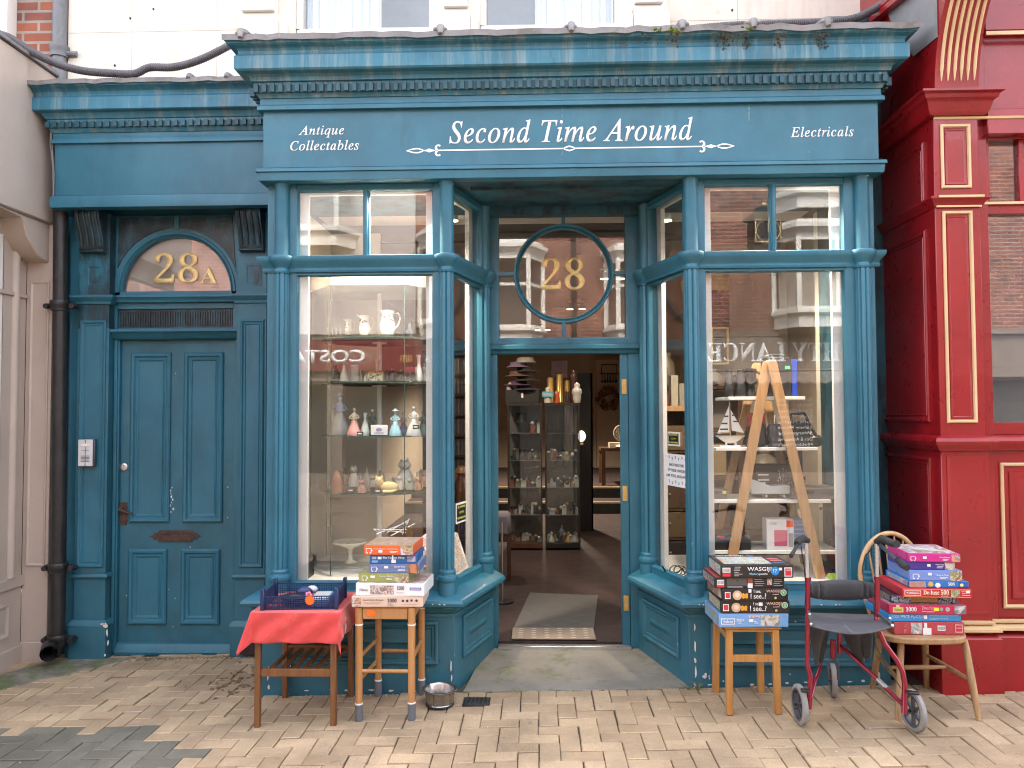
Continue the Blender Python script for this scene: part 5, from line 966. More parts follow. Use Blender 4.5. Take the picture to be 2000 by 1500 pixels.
# gnome, magazines, silver trolley
T, s = base('gnome', 'seated gnome with a red and white striped hat and long grey beard', 'gnome', 832, 1140, 4.82)
m = MB(); m.lathe([(17*s,0), (20*s,12*s), (15*s,30*s), (9*s,44*s), (0,48*s)], n=16); m.build('body', C((.10,.08,.08),.8), T, smooth=70)
for k in range(6): m = MB(); m.lathe([((13-2*k)*s,(34+7.5*k)*s), ((11-2*k)*s,(41.5+7.5*k)*s)], (-1.8*k*s,0,0), 16); m.build('hat_stripe', C((.5,.015,.02),.8) if k % 2 == 0 else C((.65,.65,.62),.8), T)
m = MB(); m.lathe([(2*s,0), (10*s,14*s), (11*s,30*s), (4*s,36*s)], (0,-12*s,2*s), 14, sy=.5); m.build('beard', C((.5,.5,.5),.9), T); m = MB(); m.ball((0,-17*s,35*s), 3.4*s); m.build('nose', C((.6,.3,.2)), T)
def leaner(name, lab, cat_, pts, Y0_, Y1_, mt, fr=None, pr=None):
    """a sheet or panel leaning back: bottom corners at Y0_, top corners at Y1_"""
    a, b, c, d = [at(*p, Y0_ if i < 2 else Y1_) for i, p in enumerate(pts)]; T = thing(name, lab, cat_, (a+b)/2); o = (a+b)/2
    n = (b-a).cross(d-a).normalized(); m = MB(); m.prism([p-o for p in (a, b, c, d)], n*-.008); m.build('board', mt, T)
    if pr:
        cen = (a+b+c+d)/4; m = MB(); m.prism([p-o+(cen-p)*.1+n*.0022 for p in (a, b, c, d)], n*-.0015); m.build('print', pr, T)
    return T
leaner('picture_board', 'white board of small photographs leaning behind the gnome', 'picture board', [(838,1140), (862,1110), (842,1035), (818,1052)], 4.85, 5.0, C((.6,.62,.62)), pr=picture('grey photo sheet', [(.6,.62,.62), (.35,.38,.4), (.6,.2,.2), (.55,.6,.65), (.7,.7,.7)], 26))
leaner('photo_sheet', 'sheet of many small pictures leaning inside the left angled pane', 'photo sheet', [(888,1126), (915,1108), (893,1040), (886,1040)], 4.95, 5.25, C((.55,.55,.55)), pr=picture('newspaper pictures', [(.6,.6,.58), (.3,.28,.26), (.5,.3,.2), (.6,.6,.58), (.15,.12,.12), (.65,.6,.6)], 34))
T, s = base('wire_trolley', 'small chrome wire rack with folded handles behind the boxes', 'wire rack', 765, 1045, 5.0); m = MB()
for a, b in (((-35,12),(25,0)), ((-30,2),(28,22)), ((-38,12),(-30,2)), ((-10,4),(32,28)), ((-20,10),(30,8)), ((20,0),(30,28)), ((0,0),(40,18))): m.tube([(a[0]*s, random.uniform(-.03,.03), a[1]*s), (b[0]*s, random.uniform(0,.1), b[1]*s)], .0035, 6)
m.build('wire_frame', silver, T)
T, s = base('draped_cord', 'dry brown grass bunch tied at the right of the cabinet floor', 'dried grass', 800, 1050, 5.05); m = MB()
for k in range(26): x = random.uniform(-8,8); m.tube([(x*.3*s,0,-6*s), (x*s, random.uniform(-.02,.02), random.uniform(12,26)*s)], .0022, 5)
m.build('stalks', C((.28,.18,.07),.8), T)
# speaker-like black thing and card behind left jamb
ibox('speaker', 'small black speaker standing at the bottom left corner of the left window', 'speaker', 586, 603, 1088, 1130, 4.95, .12, black)
ibox('white_box', 'white carton standing behind the left end of the cabinet', 'carton', 622, 640, 1030, 1112, 5.75, .12, C((.5,.5,.5)))
# items seen in the left angled pane and deeper in the shop
T = thing('record_shelf', 'tall black shelf packed with discs behind the left angled pane', 'shelving', (AX(895, 900, 6.2), 6.2, F0))
m = MB(); m.box(-.28, -.25, 0, .3, 0, 2.0); m.box(.1, .13, 0, .3, 0, 2.0); m.box(-.2499, .0999, .28, .3, 0, 2.0); [m.box(-.2499, .0999, 0, .279, .05+.16*i, .065+.16*i) for i in range(13)]; m.build('frame', blackm, T)
for i in range(12):
    m = MB()
    for k in range(24): x = -.24+.0138*k; m.box(x, x+.011, .02+random.uniform(0,.02), .2, .0655+.16*i, .0655+.16*i+.12, k % 4)
    o = m.build('row_of_discs', [C((.05,.05,.05)), C((.2,.18,.17)), C((.08,.03,.03)), C((.05,.08,.14))], T); 
lath('brown_vase', 'round brown glazed vase inside the left angled pane', 'vase', 902, 1000, 5.7, [(10,0), (18,18), (20,40), (12,62), (8,70), (10,76), (8,76)], C((.09,.035,.018),.2), n=24)
lath('copper_kettle', 'copper coloured pot inside the left angled pane', 'pot', 901, 945, 5.9, [(10,0), (16,10), (14,26), (6,34), (0,36)], C((.35,.18,.08),.3), n=20)
T = thing('ornament_shelf', 'wooden shelf with drawers seen through the right angled pane', 'shelf unit', (AX(1320, 900, 6.1), 6.1, F0)); m = MB(); m.box(-.16,.2,0,.3,1.52,1.56); m.box(-.16,-.13,0,.3,0,1.5199); m.box(.17,.2,0,.3,0,1.5199); m.box(-.1299,.1699,.28,.3,0,1.5199,1)
for k in range(6): m.box(-.128,.168,.02,.27,.1+.22*k,.12+.22*k)
m.build('frame', [oak, dkwood], T, bev=.002)
for k in range(6): m = MB(); m.box(-.125,.165,.0,.019,.125+.22*k,.31+.22*k); d_ = m.build('drawer', [C((.10,.06,.04)), C((.05,.04,.04)), C((.14,.09,.05))][k % 3], T, bev=.002); m = MB(); m.ball((-.05,-.012,.23+.22*k), .009); m.ball((.09,-.012,.23+.22*k), .009); m.build('knob', silver, d_)
for px, w_, h_, c, lab in ((1300,12,26,(.35,.05,.04),'red robed small doll on the shelf behind the right angled pane'), (1318,14,60,(.42,.38,.30),'tall pale patterned box behind the right angled pane'), (1333,12,44,(.3,.27,.22),'shorter pale box beside the patterned one')):
    p = at(px, 780, 6.15); T = thing('shelf_item', lab, 'ornament', (p.x, 6.15, F0+1.5605)); s = 6.1/1550; m = MB()
    if w_ == 12 and h_ == 26: m.lathe([(5*s,0),(6*s,8*s),(4*s,15*s),(5*s,20*s),(3*s,25*s),(0,26*s)], n=14)
    else: m.box(-w_/2*s, w_/2*s, 0, .12, 0, h_*s)
    m.build('body', C(c), T, bev=.002)
# window stickers
def cctv(px0, px1, pyt, pyb, lab, Mx, Lx, u0, u1, z0, z1):
    T = thing('window_sticker', lab, 'sticker', Mx @ Vector(((u0+u1)/2, .0, z0))); Ms_ = loc(T) @ Mx
    m = MB(); m.M = Ms_; m.box(u0, u1, .024, .027, z0, z1); m.build('white_border', C((.7,.7,.68)), T); i = (u1-u0)*.07; m = MB(); m.M = Ms_; m.box(u0+i, u1-i, .0228, .0239, z0+i, z1-i); m.build('black_field', black, T)
    ye = C((.65,.65,.08)); h = (z1-z0)/7
    for k, (t, a, b) in enumerate((('BE AWARE', .15, .85), ('CCTV', .3, .7), ('IN OPERATION', .12, .88))): text(t, ye, T, u0+(u1-u0)*a, u0+(u1-u0)*b, z1-h*(1.9+1.9*k), z1-h*(1.1+1.9*k), .0226, M=Ms_, off=.01)
def onseg(M, L, px, py):       # where a pixel's ray meets the pane of a bay segment: distance along it and height
    d = CM @ Vector(((px-1000)/1550, -(py-750)/1550, -1)); o = M.inverted() @ Vector((0, 0, CAMH)); dd = M.inverted().to_3x3() @ d; t = (.02-o.y)/dd.y; p = o+dd*t; return p.x, p.z
for fr_, (a, b, c, d), lab in ((AL, (892, 912, 984, 1017), 'black and yellow camera warning sticker low in the left angled pane'), (AR, (1303, 1326, 843, 872), 'black and yellow camera warning sticker above the dogs notice')):
    u0, z1 = onseg(fr_[1], fr_[2], a, c); u1, z0 = onseg(fr_[1], fr_[2], b, d); cctv(a, b, c, d, lab, fr_[1], fr_[2], u0, u1, z0, z1)
M_, L_ = AR[1], AR[2]; u0, z1 = onseg(M_, L_, 1297, 885); u1, z0 = onseg(M_, L_, 1346, 957); z1 = onseg(M_, L_, 1297, 885)[1]; z0 = onseg(M_, L_, 1297, 946)[1]
T = thing('dogs_notice', 'white paper notice about well behaved dogs with rows of paw prints', 'notice', M_ @ Vector(((u0+u1)/2, 0, z0))); Ms_ = loc(T) @ M_
m = MB(); m.M = Ms_; m.box(u0, u1, .0225, .0245, z0, z1); m.build('paper', C((.78,.78,.80),.6), T); H_ = z1-z0
for k, (t, a, b) in enumerate((('DOGS WELCOME', .2, .8), ('IF THEIR OWNERS', .16, .84), ('ARE WELL BEHAVED', .08, .92))): text(mb(t), C((.10,.10,.11)), T, u0+(u1-u0)*a, u0+(u1-u0)*b, z1-H_*(.38+.17*k), z1-H_*(.29+.17*k), .0218, M=Ms_, off=-.01)
m = MB(); m.M = Ms_
for zz in (.12, .88):
    for k in range(6):
        x = u0+(u1-u0)*(.2+.13*k); z = z1-H_*(zz+(.02 if k % 2 else -.02)); m.ball((x, .0222, z-.004), (.006, .0008, .0045), n=8, k=4); [m.ball((x+dx, .0222, z+dz_), (.0022, .0008, .003), n=6, k=4) for dx, dz_ in ((-.006,.003), (-.002,.007), (.003,.007), (.007,.003))]
m.build('paw_prints', C((.03,.03,.03)), T)
# ------------------------------------------------------------------ right window: A-frame ladder shelf
yA, yB = 4.98, 5.42
LS = thing('ladder_shelf', 'beech ladder shelf with four white boards in the right window', 'shelf', at(1515, 1135, 5.1)); Ml = loc(LS)
def leg(px0, py0, px1, py1, Y, Yt=None, w_=20, nm='leg'):
    a = at(px0, py0, Y); b = at(px1, py1, Yt or Y); d = (b-a).normalized(); s = Vector((d.z, 0, -d.x)).normalized()*(w_/2/1550*Y); n = 8; m = MB(); m.M = Ml.copy()
    pts = [b-s, b+s]+[a+s*math.cos(R(180*k/n))-d*s.length*math.sin(R(180*k/n)) for k in range(n+1)]; m.prism(pts, (0, .02, 0)); return m.build(nm, oak, LS, bev=.002)
leg(1509, 712, 1604, 1130, yA, w_=19); leg(1499, 714, 1430, 1095, yA+.021, w_=19)
leg(1477, 716, 1400, 1050, yB+.0, w_=15); leg(1483, 716, 1580, 1130, yB+.021, w_=15)
zL = []
for px0, px1, py in ((1422,1571,775), (1397,1596,874), (1391,1622,976), (1378,1642,1075)):
    a = at(px0, py, yA+.06); b = at(px1, py, yA+.06); z = a.z; zL.append(z); m = MB(); m.M = Ml.copy(); m.box(a.x, b.x, yA+.045, yB-.02, z-.02, z); m.build('shelf_board', white, LS, bev=.002)
Yf = yA+.10
def on(px0, px1, h, sh, name, lab, cat_, mt, dep=.12, dY=0, **k):
    Y = Yf+dY; py = 750-((zL[sh]-CAMH)/Y*1550*1.0)+56+0; # row of the shelf top at this distance
    lo, hi = 600, 1200
    for _ in range(30):
        md = (lo+hi)/2
        if AZ((px0+px1)/2, md, Y) > zL[sh]+.0005: lo = md
        else: hi = md
    return ibox(name, lab, cat_, px0, px1, lo-h, lo, Y, dep, mt, **k)
def base_on(px, sh, dY, name, lab, cat_, rz=0):
    Y = Yf+dY; return thing(name, lab, cat_, (AX(px, 900, Y), Y, zL[sh]+.0005), rz), Y/1550
bk = C((.02,.02,.022),.35); gr = C((.10,.10,.11),.4)
T, s = base_on(1437, 0, 0, 'binoculars', 'black field binoculars standing on the top white board', 'binoculars')
m = MB(); [m.lathe([(9*s,0), (10*s,3*s), (10*s,18*s), (8*s,24*s), (8*s,38*s), (5.5*s,42*s), (6*s,52*s), (0,53*s)], (x*s,0,0), 18) for x in (-11,11)]; m.build('barrel_pair', bk, T, smooth=50); m = MB(); m.box(-5*s,5*s,-.01,.01,22*s,36*s); m.tube([(0,0,20*s),(0,0,42*s)], 3*s, 12); m.build('bridge', bk, T)
T, s = base_on(1467, 0, .03, 'telescope', 'short black telescope with a flared end on the top board', 'telescope')
m = MB(); m.lathe([(12*s,0), (12*s,6*s), (9*s,12*s), (10*s,22*s), (13*s,28*s), (12*s,50*s), (14*s,54*s), (0,56*s)], n=20); m.build('barrel', bk, T, smooth=50); m = MB(); m.tube([(8*s,0,50*s), (22*s,0,44*s), (36*s,0,20*s)], 2.5*s, 8); m.build('strap', blackm, T)
T, w_, h_ = on(1499, 1546, 76, 0, 'camcorder_box', 'black camera case with a green price sticker on the top board', 'camera case', bk, dep=.14, dY=.02); m = MB(); m.box(w_-.04, w_-.008, -.002, -.0003, h_-.075, h_-.055); m.build('price_sticker', C((.1,.8,.25)), T); m = MB(); m.tube([(-w_,.07,h_), (-w_*.5,.07,h_+.02), (w_*.5,.07,h_+.02), (w_,.07,h_)], .008, 8); m.build('handle', bk, T)
on(1547, 1558, 72, 0, 'blue_carton', 'narrow bright blue carton at the end of the top board', 'carton', C((.02,.06,.45)), dep=.12, dY=.04)
# model yacht
T, s = base_on(1427, 1, .0, 'model_yacht', 'model sailing yacht with white sails and striped hull on the second board', 'model boat')
m = MB(); V = []
for i in range(13):
    u = -1+2*i/12; hw = 9*s*(1-abs(u)**2.5); L2 = 30*s*u; dp = 15*s*(1-u*u*.8); V += [(L2, -hw, 22*s), (L2*.9, -hw*.6, 22*s-dp*.6), (L2*.8, 0, 22*s-dp), (L2*.9, hw*.6, 22*s-dp*.6), (L2, hw, 22*s)]
m.add(V, [(5*i+j, 5*i+5+j, 5*i+6+j, 5*i+1+j) for i in range(12) for j in range(4)]+[(5*i, 5*i+4, 5*i+9, 5*i+5) for i in range(12)]); m.build('hull', C((.65,.62,.58)), T, smooth=50)
m = MB(); m.tube([(0,0,20*s), (0,0,88*s)], 1*s, 8); m.tube([(-24*s,0,26*s), (0,0,28*s)], .8*s, 6); m.build('mast', oak, T)
for a, b, c in (((-24,28), (-1.5,29), (-1.5,80)), ((27,27), (3,32), (1.5,72))): m = MB(); m.prism([(a[0]*s,0,a[1]*s), (b[0]*s,0,b[1]*s), (c[0]*s,0,c[1]*s)], (0, .0015, 0)); m.build('sail', C((.75,.74,.72),.7), T, smooth=0)
m = MB(); [m.box(x*s,(x+w_2)*s,-.0012,-.0002,z*s,(z+3)*s) for x, w_2, z in ((-17,12,44), (-11,8,58), (6,9,48), (4,6,60), (-20,16,33))]; m.build('sail_stripe', C((.05,.05,.06)), T); m = MB(); m.box(-20*s,18*s,-6*s,6*s,0,3*s); m.box(-10*s,-6*s,-1*s,1*s,3*s,9*s); m.box(8*s,12*s,-1*s,1*s,3*s,9*s); m.build('stand', white, T)
T, w_, h_ = on(1470, 1498, 46, 1, 'hand_vacuum', 'black handheld vacuum cleaner with a grey nozzle', 'vacuum', bk, dep=.1, dY=.0, bev=.015); m = MB(); m.prism([(-w_*1.6,.02,0), (-w_,.02,0), (-w_*.2,.02,h_), (-w_*.6,.02,h_*.9)], (0,.06,0)); m.build('nozzle', gr, T, bev=.004)
T, s = base_on(1514, 1, .04, 'coffee_pot', 'dark coffee grinder with a black cup on the second board', 'grinder'); m = MB(); m.lathe([(13*s,0), (13*s,4*s), (9*s,8*s), (12*s,14*s), (14*s,38*s), (10*s,44*s), (0,45*s)], n=20); m.build('body', gr, T, smooth=50); m = MB(); m.tube([(0,0,44*s), (0,0,60*s), (14*s,0,62*s)], 1.5*s, 8); m.build('crank', silver, T)
T, w_, h_ = on(1542, 1584, 50, 1, 'shoulder_bag', 'black camera bag with looped strap on the second board', 'bag', blackm, dep=.14, dY=.0, bev=.02); m = MB(); m.tube([(-w_,.05,h_*.9), (-w_*.6,.02,h_+.04), (w_*.4,.0,h_+.05), (w_*1.05,.02,h_*.8), (w_*1.5,.02,h_*.45)], .011, 8); m.build('strap', bk, T); m = MB(); m.box(-w_*.9,w_*.9,-.012,-.001,h_*.1,h_*.55); m.build('pocket', bk, T, bev=.004)
on(1584, 1607, 22, 1, 'lens_case', 'small round ended black lens case right of the camera bag', 'case', bk, dep=.08, dY=.0, bev=.015)
T, w_, h_ = on(1388, 1421, 19, 2, 'cassette_player', 'flat black portable player with a red and yellow light', 'player', gr, dep=.12, dY=-.02, bev=.006); m = MB(); m.box(w_*.4,w_*.85,-.002,-.0003,h_*.55,h_*.85); m.build('display', C((.6,.6,.05)), T)
brn = C((.07,.05,.04),.5)
T, w_, h_ = on(1478, 1548, 62, 2, 'fairy_light_box', 'brown carton of fairy lights with a white dotted print', 'carton', brn, dep=.12, dY=.12); m = MB()
for k in range(90): m.ball((w_*.15+abs(random.gauss(0,w_*.4)), -.0006, h_*.5+random.gauss(0,h_*.2)), (.0025,.0006,.0025), n=6, k=3)
[m.box(-w_*.9, -w_*.9+random.uniform(.3,.8)*w_, -.0014, -.0003, h_*z, h_*(z+.05)) for z in (.2,.3,.4,.5,.66)]; m.build('print', C((.7,.68,.62)), T)
T, s = base_on(1505, 2, .02, 'meat_slicer', 'silver grey steam iron shaped appliance on the third board', 'appliance'); m = MB(); m.prism([(-36*s,0,8*s), (36*s,0,8*s), (40*s,0,20*s), (34*s,0,26*s), (0,0,24*s), (-26*s,0,34*s), (-40*s,0,38*s), (-42*s,0,28*s)], (0,.12,0)); [m.box(x*s,(x+4)*s,0,.1,0,8*s) for x in (-10,24)]; m.build('body', C((.5,.52,.53),.25), T, bev=.006, )
T, w_, h_ = on(1549, 1640, 21, 2, 'record_deck', 'flat black video player overhanging the third board', 'player', gr, dep=.28, dY=-.03); m = MB(); m.box(-w_*.9,-w_*.1,-.002,-.0003,h_*.5,h_*.8); m.build('slot', black, T)
zeb = mat('zebra fabric', (.62,.60,.55), .9, var=0, alt=(.02,.02,.02), afac=(.49,.51), ascale=9, astretch=(1,1,2.5))
for px, py, a, b, lab, k in ((1630,940,24,32,'zebra striped cushion behind the video player',12), (1652,958,20,32,'black and white animal print cushion against the right jamb',-25), (1628,985,20,22,'dark zebra print cushion under the upper cushions',30)):
    T, s = base('cushion', lab, 'cushion', px, py, 5.45); m = MB(); m.at_((0,0,0), ry=k); V = []; n = 10
    for i in range(n+1):
        for j in range(n+1):
            u, v = -1+2*i/n, -1+2*j/n; t = (1-u*u)*(1-v*v); V.append((a*s*u, -.07*t**.5, b*s*v))
    m.add(V, [(i*(n+1)+j, i*(n+1)+j+1, (i+1)*(n+1)+j+1, (i+1)*(n+1)+j) for i in range(n) for j in range(n)]); m.add([(x, -y*.6, z) for x, y, z in V], [(i*(n+1)+j, (i+1)*(n+1)+j, (i+1)*(n+1)+j+1, i*(n+1)+j+1) for i in range(n) for j in range(n)]); m.build('cover', zeb, T, smooth=80)
T, w_, h_ = on(1386, 1466, 30, 3, 'dvd_player', 'black disc player with red and green stickers on the lowest board', 'player', bk, dep=.2, dY=-.03); m = MB(); m.box(-w_*.6,-w_*.25,-.002,-.0003,h_*.8,h_*.92); m.build('red_sticker', C((.6,.02,.03)), T); m = MB(); m.box(w_*.0,w_*.2,-.002,-.0003,h_*.72,h_*.82); m.build('green_sticker', C((.05,.5,.1)), T)
T, w_, h_ = on(1499, 1550, 58, 3, 'speaker_carton', 'white carton with a pink speaker picture and orange price sticker', 'carton', C((.72,.70,.72),.4), dep=.12, dY=-.02, rz=-3); m = MB(); m.box(-w_*.45,w_*.5,-.0016,-.0003,h_*.12,h_*.65); m.build('pink_picture', C((.58,.12,.2)), T, bev=.0006); m = MB(); m.box(w_*.45,w_*.95,-.003,-.0017,h_*.75,h_*.97); m.build('price_sticker', C((.8,.1,.02)), T); text('VIBE', C((.3,.3,.32)), T, -w_*.8, -w_*.25, h_*.82, h_*.9, -.0012); m = MB(); m.box(w_*.62,w_*.95,-.0016,-.0003,h_*.1,h_*.55); m.build('grey_band', C((.35,.35,.36)), T)
T, w_, h_ = on(1548, 1574, 56, 3, 'blue_book', 'pale blue leaflet box beside the pink speaker carton', 'box', C((.16,.28,.55)), dep=.1, dY=.02); m = MB(); [m.box(-w_*.7,w_*.7,-.0014,-.0003,h_*z,h_*z+.006) for z in (.2,.35,.5,.65,.8)]; m.build('print', C((.4,.5,.7)), T)
lath('stoneware_bottle', 'brown leather covered flagon with a green price sticker', 'flagon', 1638, 1077, 5.25, [(18,0), (21,10), (16,22), (6,32), (5,38), (0,39)], C((.12,.05,.025),.35), n=24)
ibox('black_speaker', 'black cylindrical speaker below the brown flagon', 'speaker', 1610, 1636, 1074, 1118, 5.1, .12, blackm, bev=.02)
T, s = base('tape_roll', 'roll of lime green tape lying on the display floor', 'tape', 1628, 1131, 4.86); m = MB(); m.lathe([(6*s,0), (11*s,0), (11*s,9*s), (6*s,9*s), (6*s,0)], n=20); m.build('roll', C((.35,.6,.08)), T)
leaner('white_folder', 'tall white printed banner leaning at the right jamb', 'banner', [(1646,1133), (1664,1128), (1664,1060), (1661,1060)], 4.82, 4.86, C((.62,.62,.64)))
T, s = base('twine', 'black cable coil lying in the right angled pane', 'cable', 1312, 1120, 4.95); m = MB()
for k in range(3): m.tube([(x*s, y*.01, z*s) for x, y, z in ((-18,0,14),(-12,1,4),(-4,3,1),(4,1,0),(12,-2,4),(20,0,10),(26,2,0))], .005, 6) if k == 0 else m.tube([(12*math.cos(a)*s+k*8*s, .02*math.sin(a), 6*s+8*math.sin(a)*s) for a in [R(30*q_) for q_ in range(13)]], .004, 6)
m.build('cable', black, T)
# shelving deeper behind the right window
SH = thing('wooden_shelving', 'dark wooden shelving with crockery behind the right window', 'shelving', (AX(1480, 1000, 6.6), 6.6, F0)); m = MB()
m.box(-.85,-.81,0,.3,0,1.78); m.box(.56,.62,0,.3,0,1.35,1); m.box(-.15,-.11,0,.3,0,1.7)
for z in (.5,.95,1.35,1.7): m.box(-.8099,.5599 if z < 1.4 else -.1501,0.01,.29,z,z+.03)
m.box(-.85,.62,.31,.33,0,1.3); m.build('frame', [dkwood, oak], SH, bev=.003)
for i, (x, z, w_, h_, c) in enumerate(((-.7,1.735,.15,.28,(.35,.3,.22)), (-.5,1.735,.12,.2,(.2,.16,.12)), (-.32,1.735,.16,.14,(.4,.38,.33)), (-.65,1.385,.2,.2,(.05,.06,.05)), (-.4,1.385,.12,.24,(.02,.09,.08)), (.0,1.385,.2,.12,(.3,.05,.06)), (-.6,.985,.22,.22,(.12,.1,.08)), (-.3,.985,.14,.26,(.3,.22,.12)), (.1,.985,.25,.2,(.2,.17,.13)), (.35,.985,.12,.28,(.04,.04,.05)), (-.55,.535,.3,.3,(.05,.05,.05)), (.05,.535,.3,.25,(.09,.08,.08)), (.4,.535,.12,.2,(.3,.28,.26)))):
    T = thing('shelf_ornament', 'ornament number of the dark shelving' , 'ornament', (SH.location.x+x, 6.68, F0+z+.0005), 0, 'crockery and boxes on the dark shelving'); T['label'] = ['one of the crockery pieces and boxes on the dark wooden shelving behind the right window'][0]
    m = MB()
    if i % 2: m.box(-w_/2, w_/2, 0, .15, 0, h_)
    else: m.lathe([(w_*.3,0), (w_*.5,h_*.3), (w_*.4,h_*.7), (w_*.2,h_*.85), (w_*.25,h_)], (0,.08,0), 16)
    m.build('body', C(c), T, bev=.004, smooth=50)
T = thing('wall_painting', 'dark abstract painting with a yellow sky on the right partition', 'painting', at(1403, 650, 6.9)); m = MB(); s = 6.9/1550; m.box(-24*s,22*s,0,.03,0,118*s); m.build('canvas', mat('dark painting', (.05,.03,.025), .6, var=.5, vs=12, extra=[((.25,.15,.05), 9, (1,1,.4), .52, .7, .8)]), T); m = MB(); m.box(-24*s,22*s,-.002,-.0005,84*s,117*s); m.build('yellow_sky', mat('yellow sky paint', (.45,.33,.08), .6, var=.3, vs=9), T)
m = MB(); m.box(AX(1385,700,7.0)-.2, RX-.02, 6.95, 7.0, F0, 3.1); m.build('partition_wall', iwp, B)
T = thing('gilt_frame', 'narrow gilt picture frame leaning on top of the shelving', 'picture frame', at(1400, 712, 6.8)); m = MB(); s = 6.8/1550; m.panel(-.05,.10,0,.32,0,[(0,0),(0,-.02),(.015,-.02),(.015,0)],fill=False); m.build('frame', gold, T); m = MB(); m.box(-.035,.085,.001,.003,.015,.305); m.build('picture', C((.12,.1,.08)), T)
T = thing('shadow_box', 'black picture case standing on the shelving by the left post', 'case', at(1375, 712, 6.9)); m = MB(); m.box(-.09,.09,0,.04,0,.20); m.build('body', black, T, bev=.004)
# ------------------------------------------------------------------ through the door
yc = 8.8
def cabinet(px0, px1, pt, pb, lab, wood_base, Y=yc):
    a = at(px0, pb, Y); b = at(px1, pb, Y); h = AZ((px0+px1)/2, pt, Y)-F0; W_ = (b.x-a.x)/2
    T = thing('glass_cabinet', lab, 'glass cabinet', ((a.x+b.x)/2, Y, F0), 0, 'glass cabinets seen through the doorway'); fm = C((.03,.025,.022),.3)
    m = MB(); m.box(-W_,W_,0,.36,.02,.08); m.build('base', dkwood if wood_base else black, T, bev=.003); m = MB(); m.box(-W_,W_,0,.36,h-.03,h); m.build('top', fm, T)
    for x in (-W_, W_-.015):
        for y in (0, .345): m = MB(); m.box(x, x+.015, y, y+.015, .081, h-.031); m.build('post', fm, T)
    m = MB(); m.box(-W_+.016, W_-.016, .005, .007, .081, h-.031); m.build('glass_door', glassthin, T, smooth=0)
    zs_ = [.08+(h-.12)*k/5 for k in range(1, 5)]
    for z in zs_: m = MB(); m.box(-W_+.016, W_-.016, .01, .34, z, z+.006); m.build('glass_shelf', C((.16,.19,.19),.1), T)
    m = MB(); m.box(-W_+.016, W_-.016, .33, .34, .081, h-.031); m.build('back_panel', C((.13,.12,.115),.3), T)
    return T, W_, h, [.08]+[z+.006 for z in zs_]
for px0, px1, lab, wb, pk in ((992,1060,'left glass cabinet through the doorway with a wooden base and dark hat',True,0), (1066,1134,'right glass cabinet through the doorway with jewellery and a china dancer',False,1)):
    T, W_, h, zz = cabinet(px0, px1, 787, 1068, lab, wb)
    for i, z in enumerate(zz):
        for k in range(10):
            if i == 4 and (k < 7 or pk): continue
            hh = random.uniform(.04,.15) if i not in (0,) else random.uniform(.05,.12); ww = random.uniform(.03,.06); x = -W_+.04+(2*W_-.08)*k/9
            ob_ = thing('boxed_trinket', 'one of many small boxed trinkets in the %s glass cabinet' % ('right' if pk else 'left'), 'trinket', (T.location.x+x, yc+random.uniform(.06,.2), F0+z+.0005), 0, 'trinkets in the %s glass cabinet' % ('right' if pk else 'left'))
            m = MB(); m.box(-ww/2,ww/2,0,.03,0,hh*.75); m.build('box', C(random.choice([(.5,.5,.5),(.03,.03,.03),(.25,.08,.06),(.6,.58,.55),(.3,.25,.15),(.05,.05,.06)])), ob_)
            m = MB(); m.ball((0,.0,hh*.8), ww*.4, n=8, k=5); m.build('trinket', C(random.choice([(.5,.45,.3),(.6,.6,.6),(.04,.04,.04)])), ob_)
lady(1097, 1062, 8.95, 38, (.22,.27,.32), (.30,.34,.38), 'grey blue china dancer in the bottom of the right glass cabinet', group=None); 
for px, c, lab in ((1077,(.5,.5,.45),'white china geese at the bottom left of the right glass cabinet'), (1110,(.5,.35,.15),'yellow china duck beside the grey dancer'), (1123,(.45,.45,.48),'pale china goose at the bottom right of the right glass cabinet')): lath('china_bird', lab, 'ornament', px, 1062, 8.9, [(6,0),(7,6),(4,12),(2,18),(3,21),(0,24)], C(c), n=10)
lath('black_hat', 'black top hat with ribbon in the top of the left glass cabinet', 'hat', 1018, 825, 8.95, [(16,0),(16,2),(10,3),(11,18),(0,19)], blackm)
# on top of the cabinets
zc_ = AZ(1060, 787, yc)
def onc(name, lab, cat_, px, prof, mt, dY=.15, n=18, top=0, **k):
    Y = yc+dY; T = thing(name, lab, cat_, (AX(px, 780, Y), Y, zc_+.0005+top)); s = Y/1550; m = MB(); m.lathe([(r*s, z*s) for r, z in prof], n=n, **k); m.build('body', mt, T, smooth=60); return T, s
for px, lab, h_ in ((1075,'left brass shell case of three on the right cabinet',50), (1093,'tallest brass shell case in the middle of three',56), (1107,'right brass shell case of three on the right cabinet',44)): onc('shell_case', lab, 'shell case', px, [(7,0),(7,3),(6,4),(6.5,h_),(5.6,h_),(5,8)], brass, dY=.25 if h_ < 50 else .18)
T = thing('wooden_chest', 'black wooden box lying across the left glass cabinet', 'box', (AX(1020,780,yc+.02), yc+.02, zc_+.0005)); s = yc/1550; m = MB(); m.box(-33*s,33*s,0,.3,0,26*s); m.build('body', blackm, T, bev=.004); m = MB(); m.box(-2*s,2*s,-.004,-.0005,10*s,20*s); m.build('price_tag', C((.7,.68,.62)), T)
hatc = [(.02,.02,.03), (.05,.025,.06), (.03,.02,.02), (.10,.05,.04), (.02,.02,.02), (.14,.10,.16), (.3,.28,.25)]
for k in range(7): onc('hat', ['black felt hat at the bottom of the hat pile','purple feathered hat low in the hat pile','dark brown hat in the hat pile','russet hat in the middle of the hat pile','black straw hat near the top of the hat pile','violet hat near the top of the hat pile','cream lace hat crowning the hat pile'][k], 'hat', 1020+(-1)**k*7, [(31-k*1.6,0),(30-k*1.5,2),(18,3),(16,10),(0,12)], C(hatc[k],.95), top=(26+9*k)*s, flute=.01, nf=5)
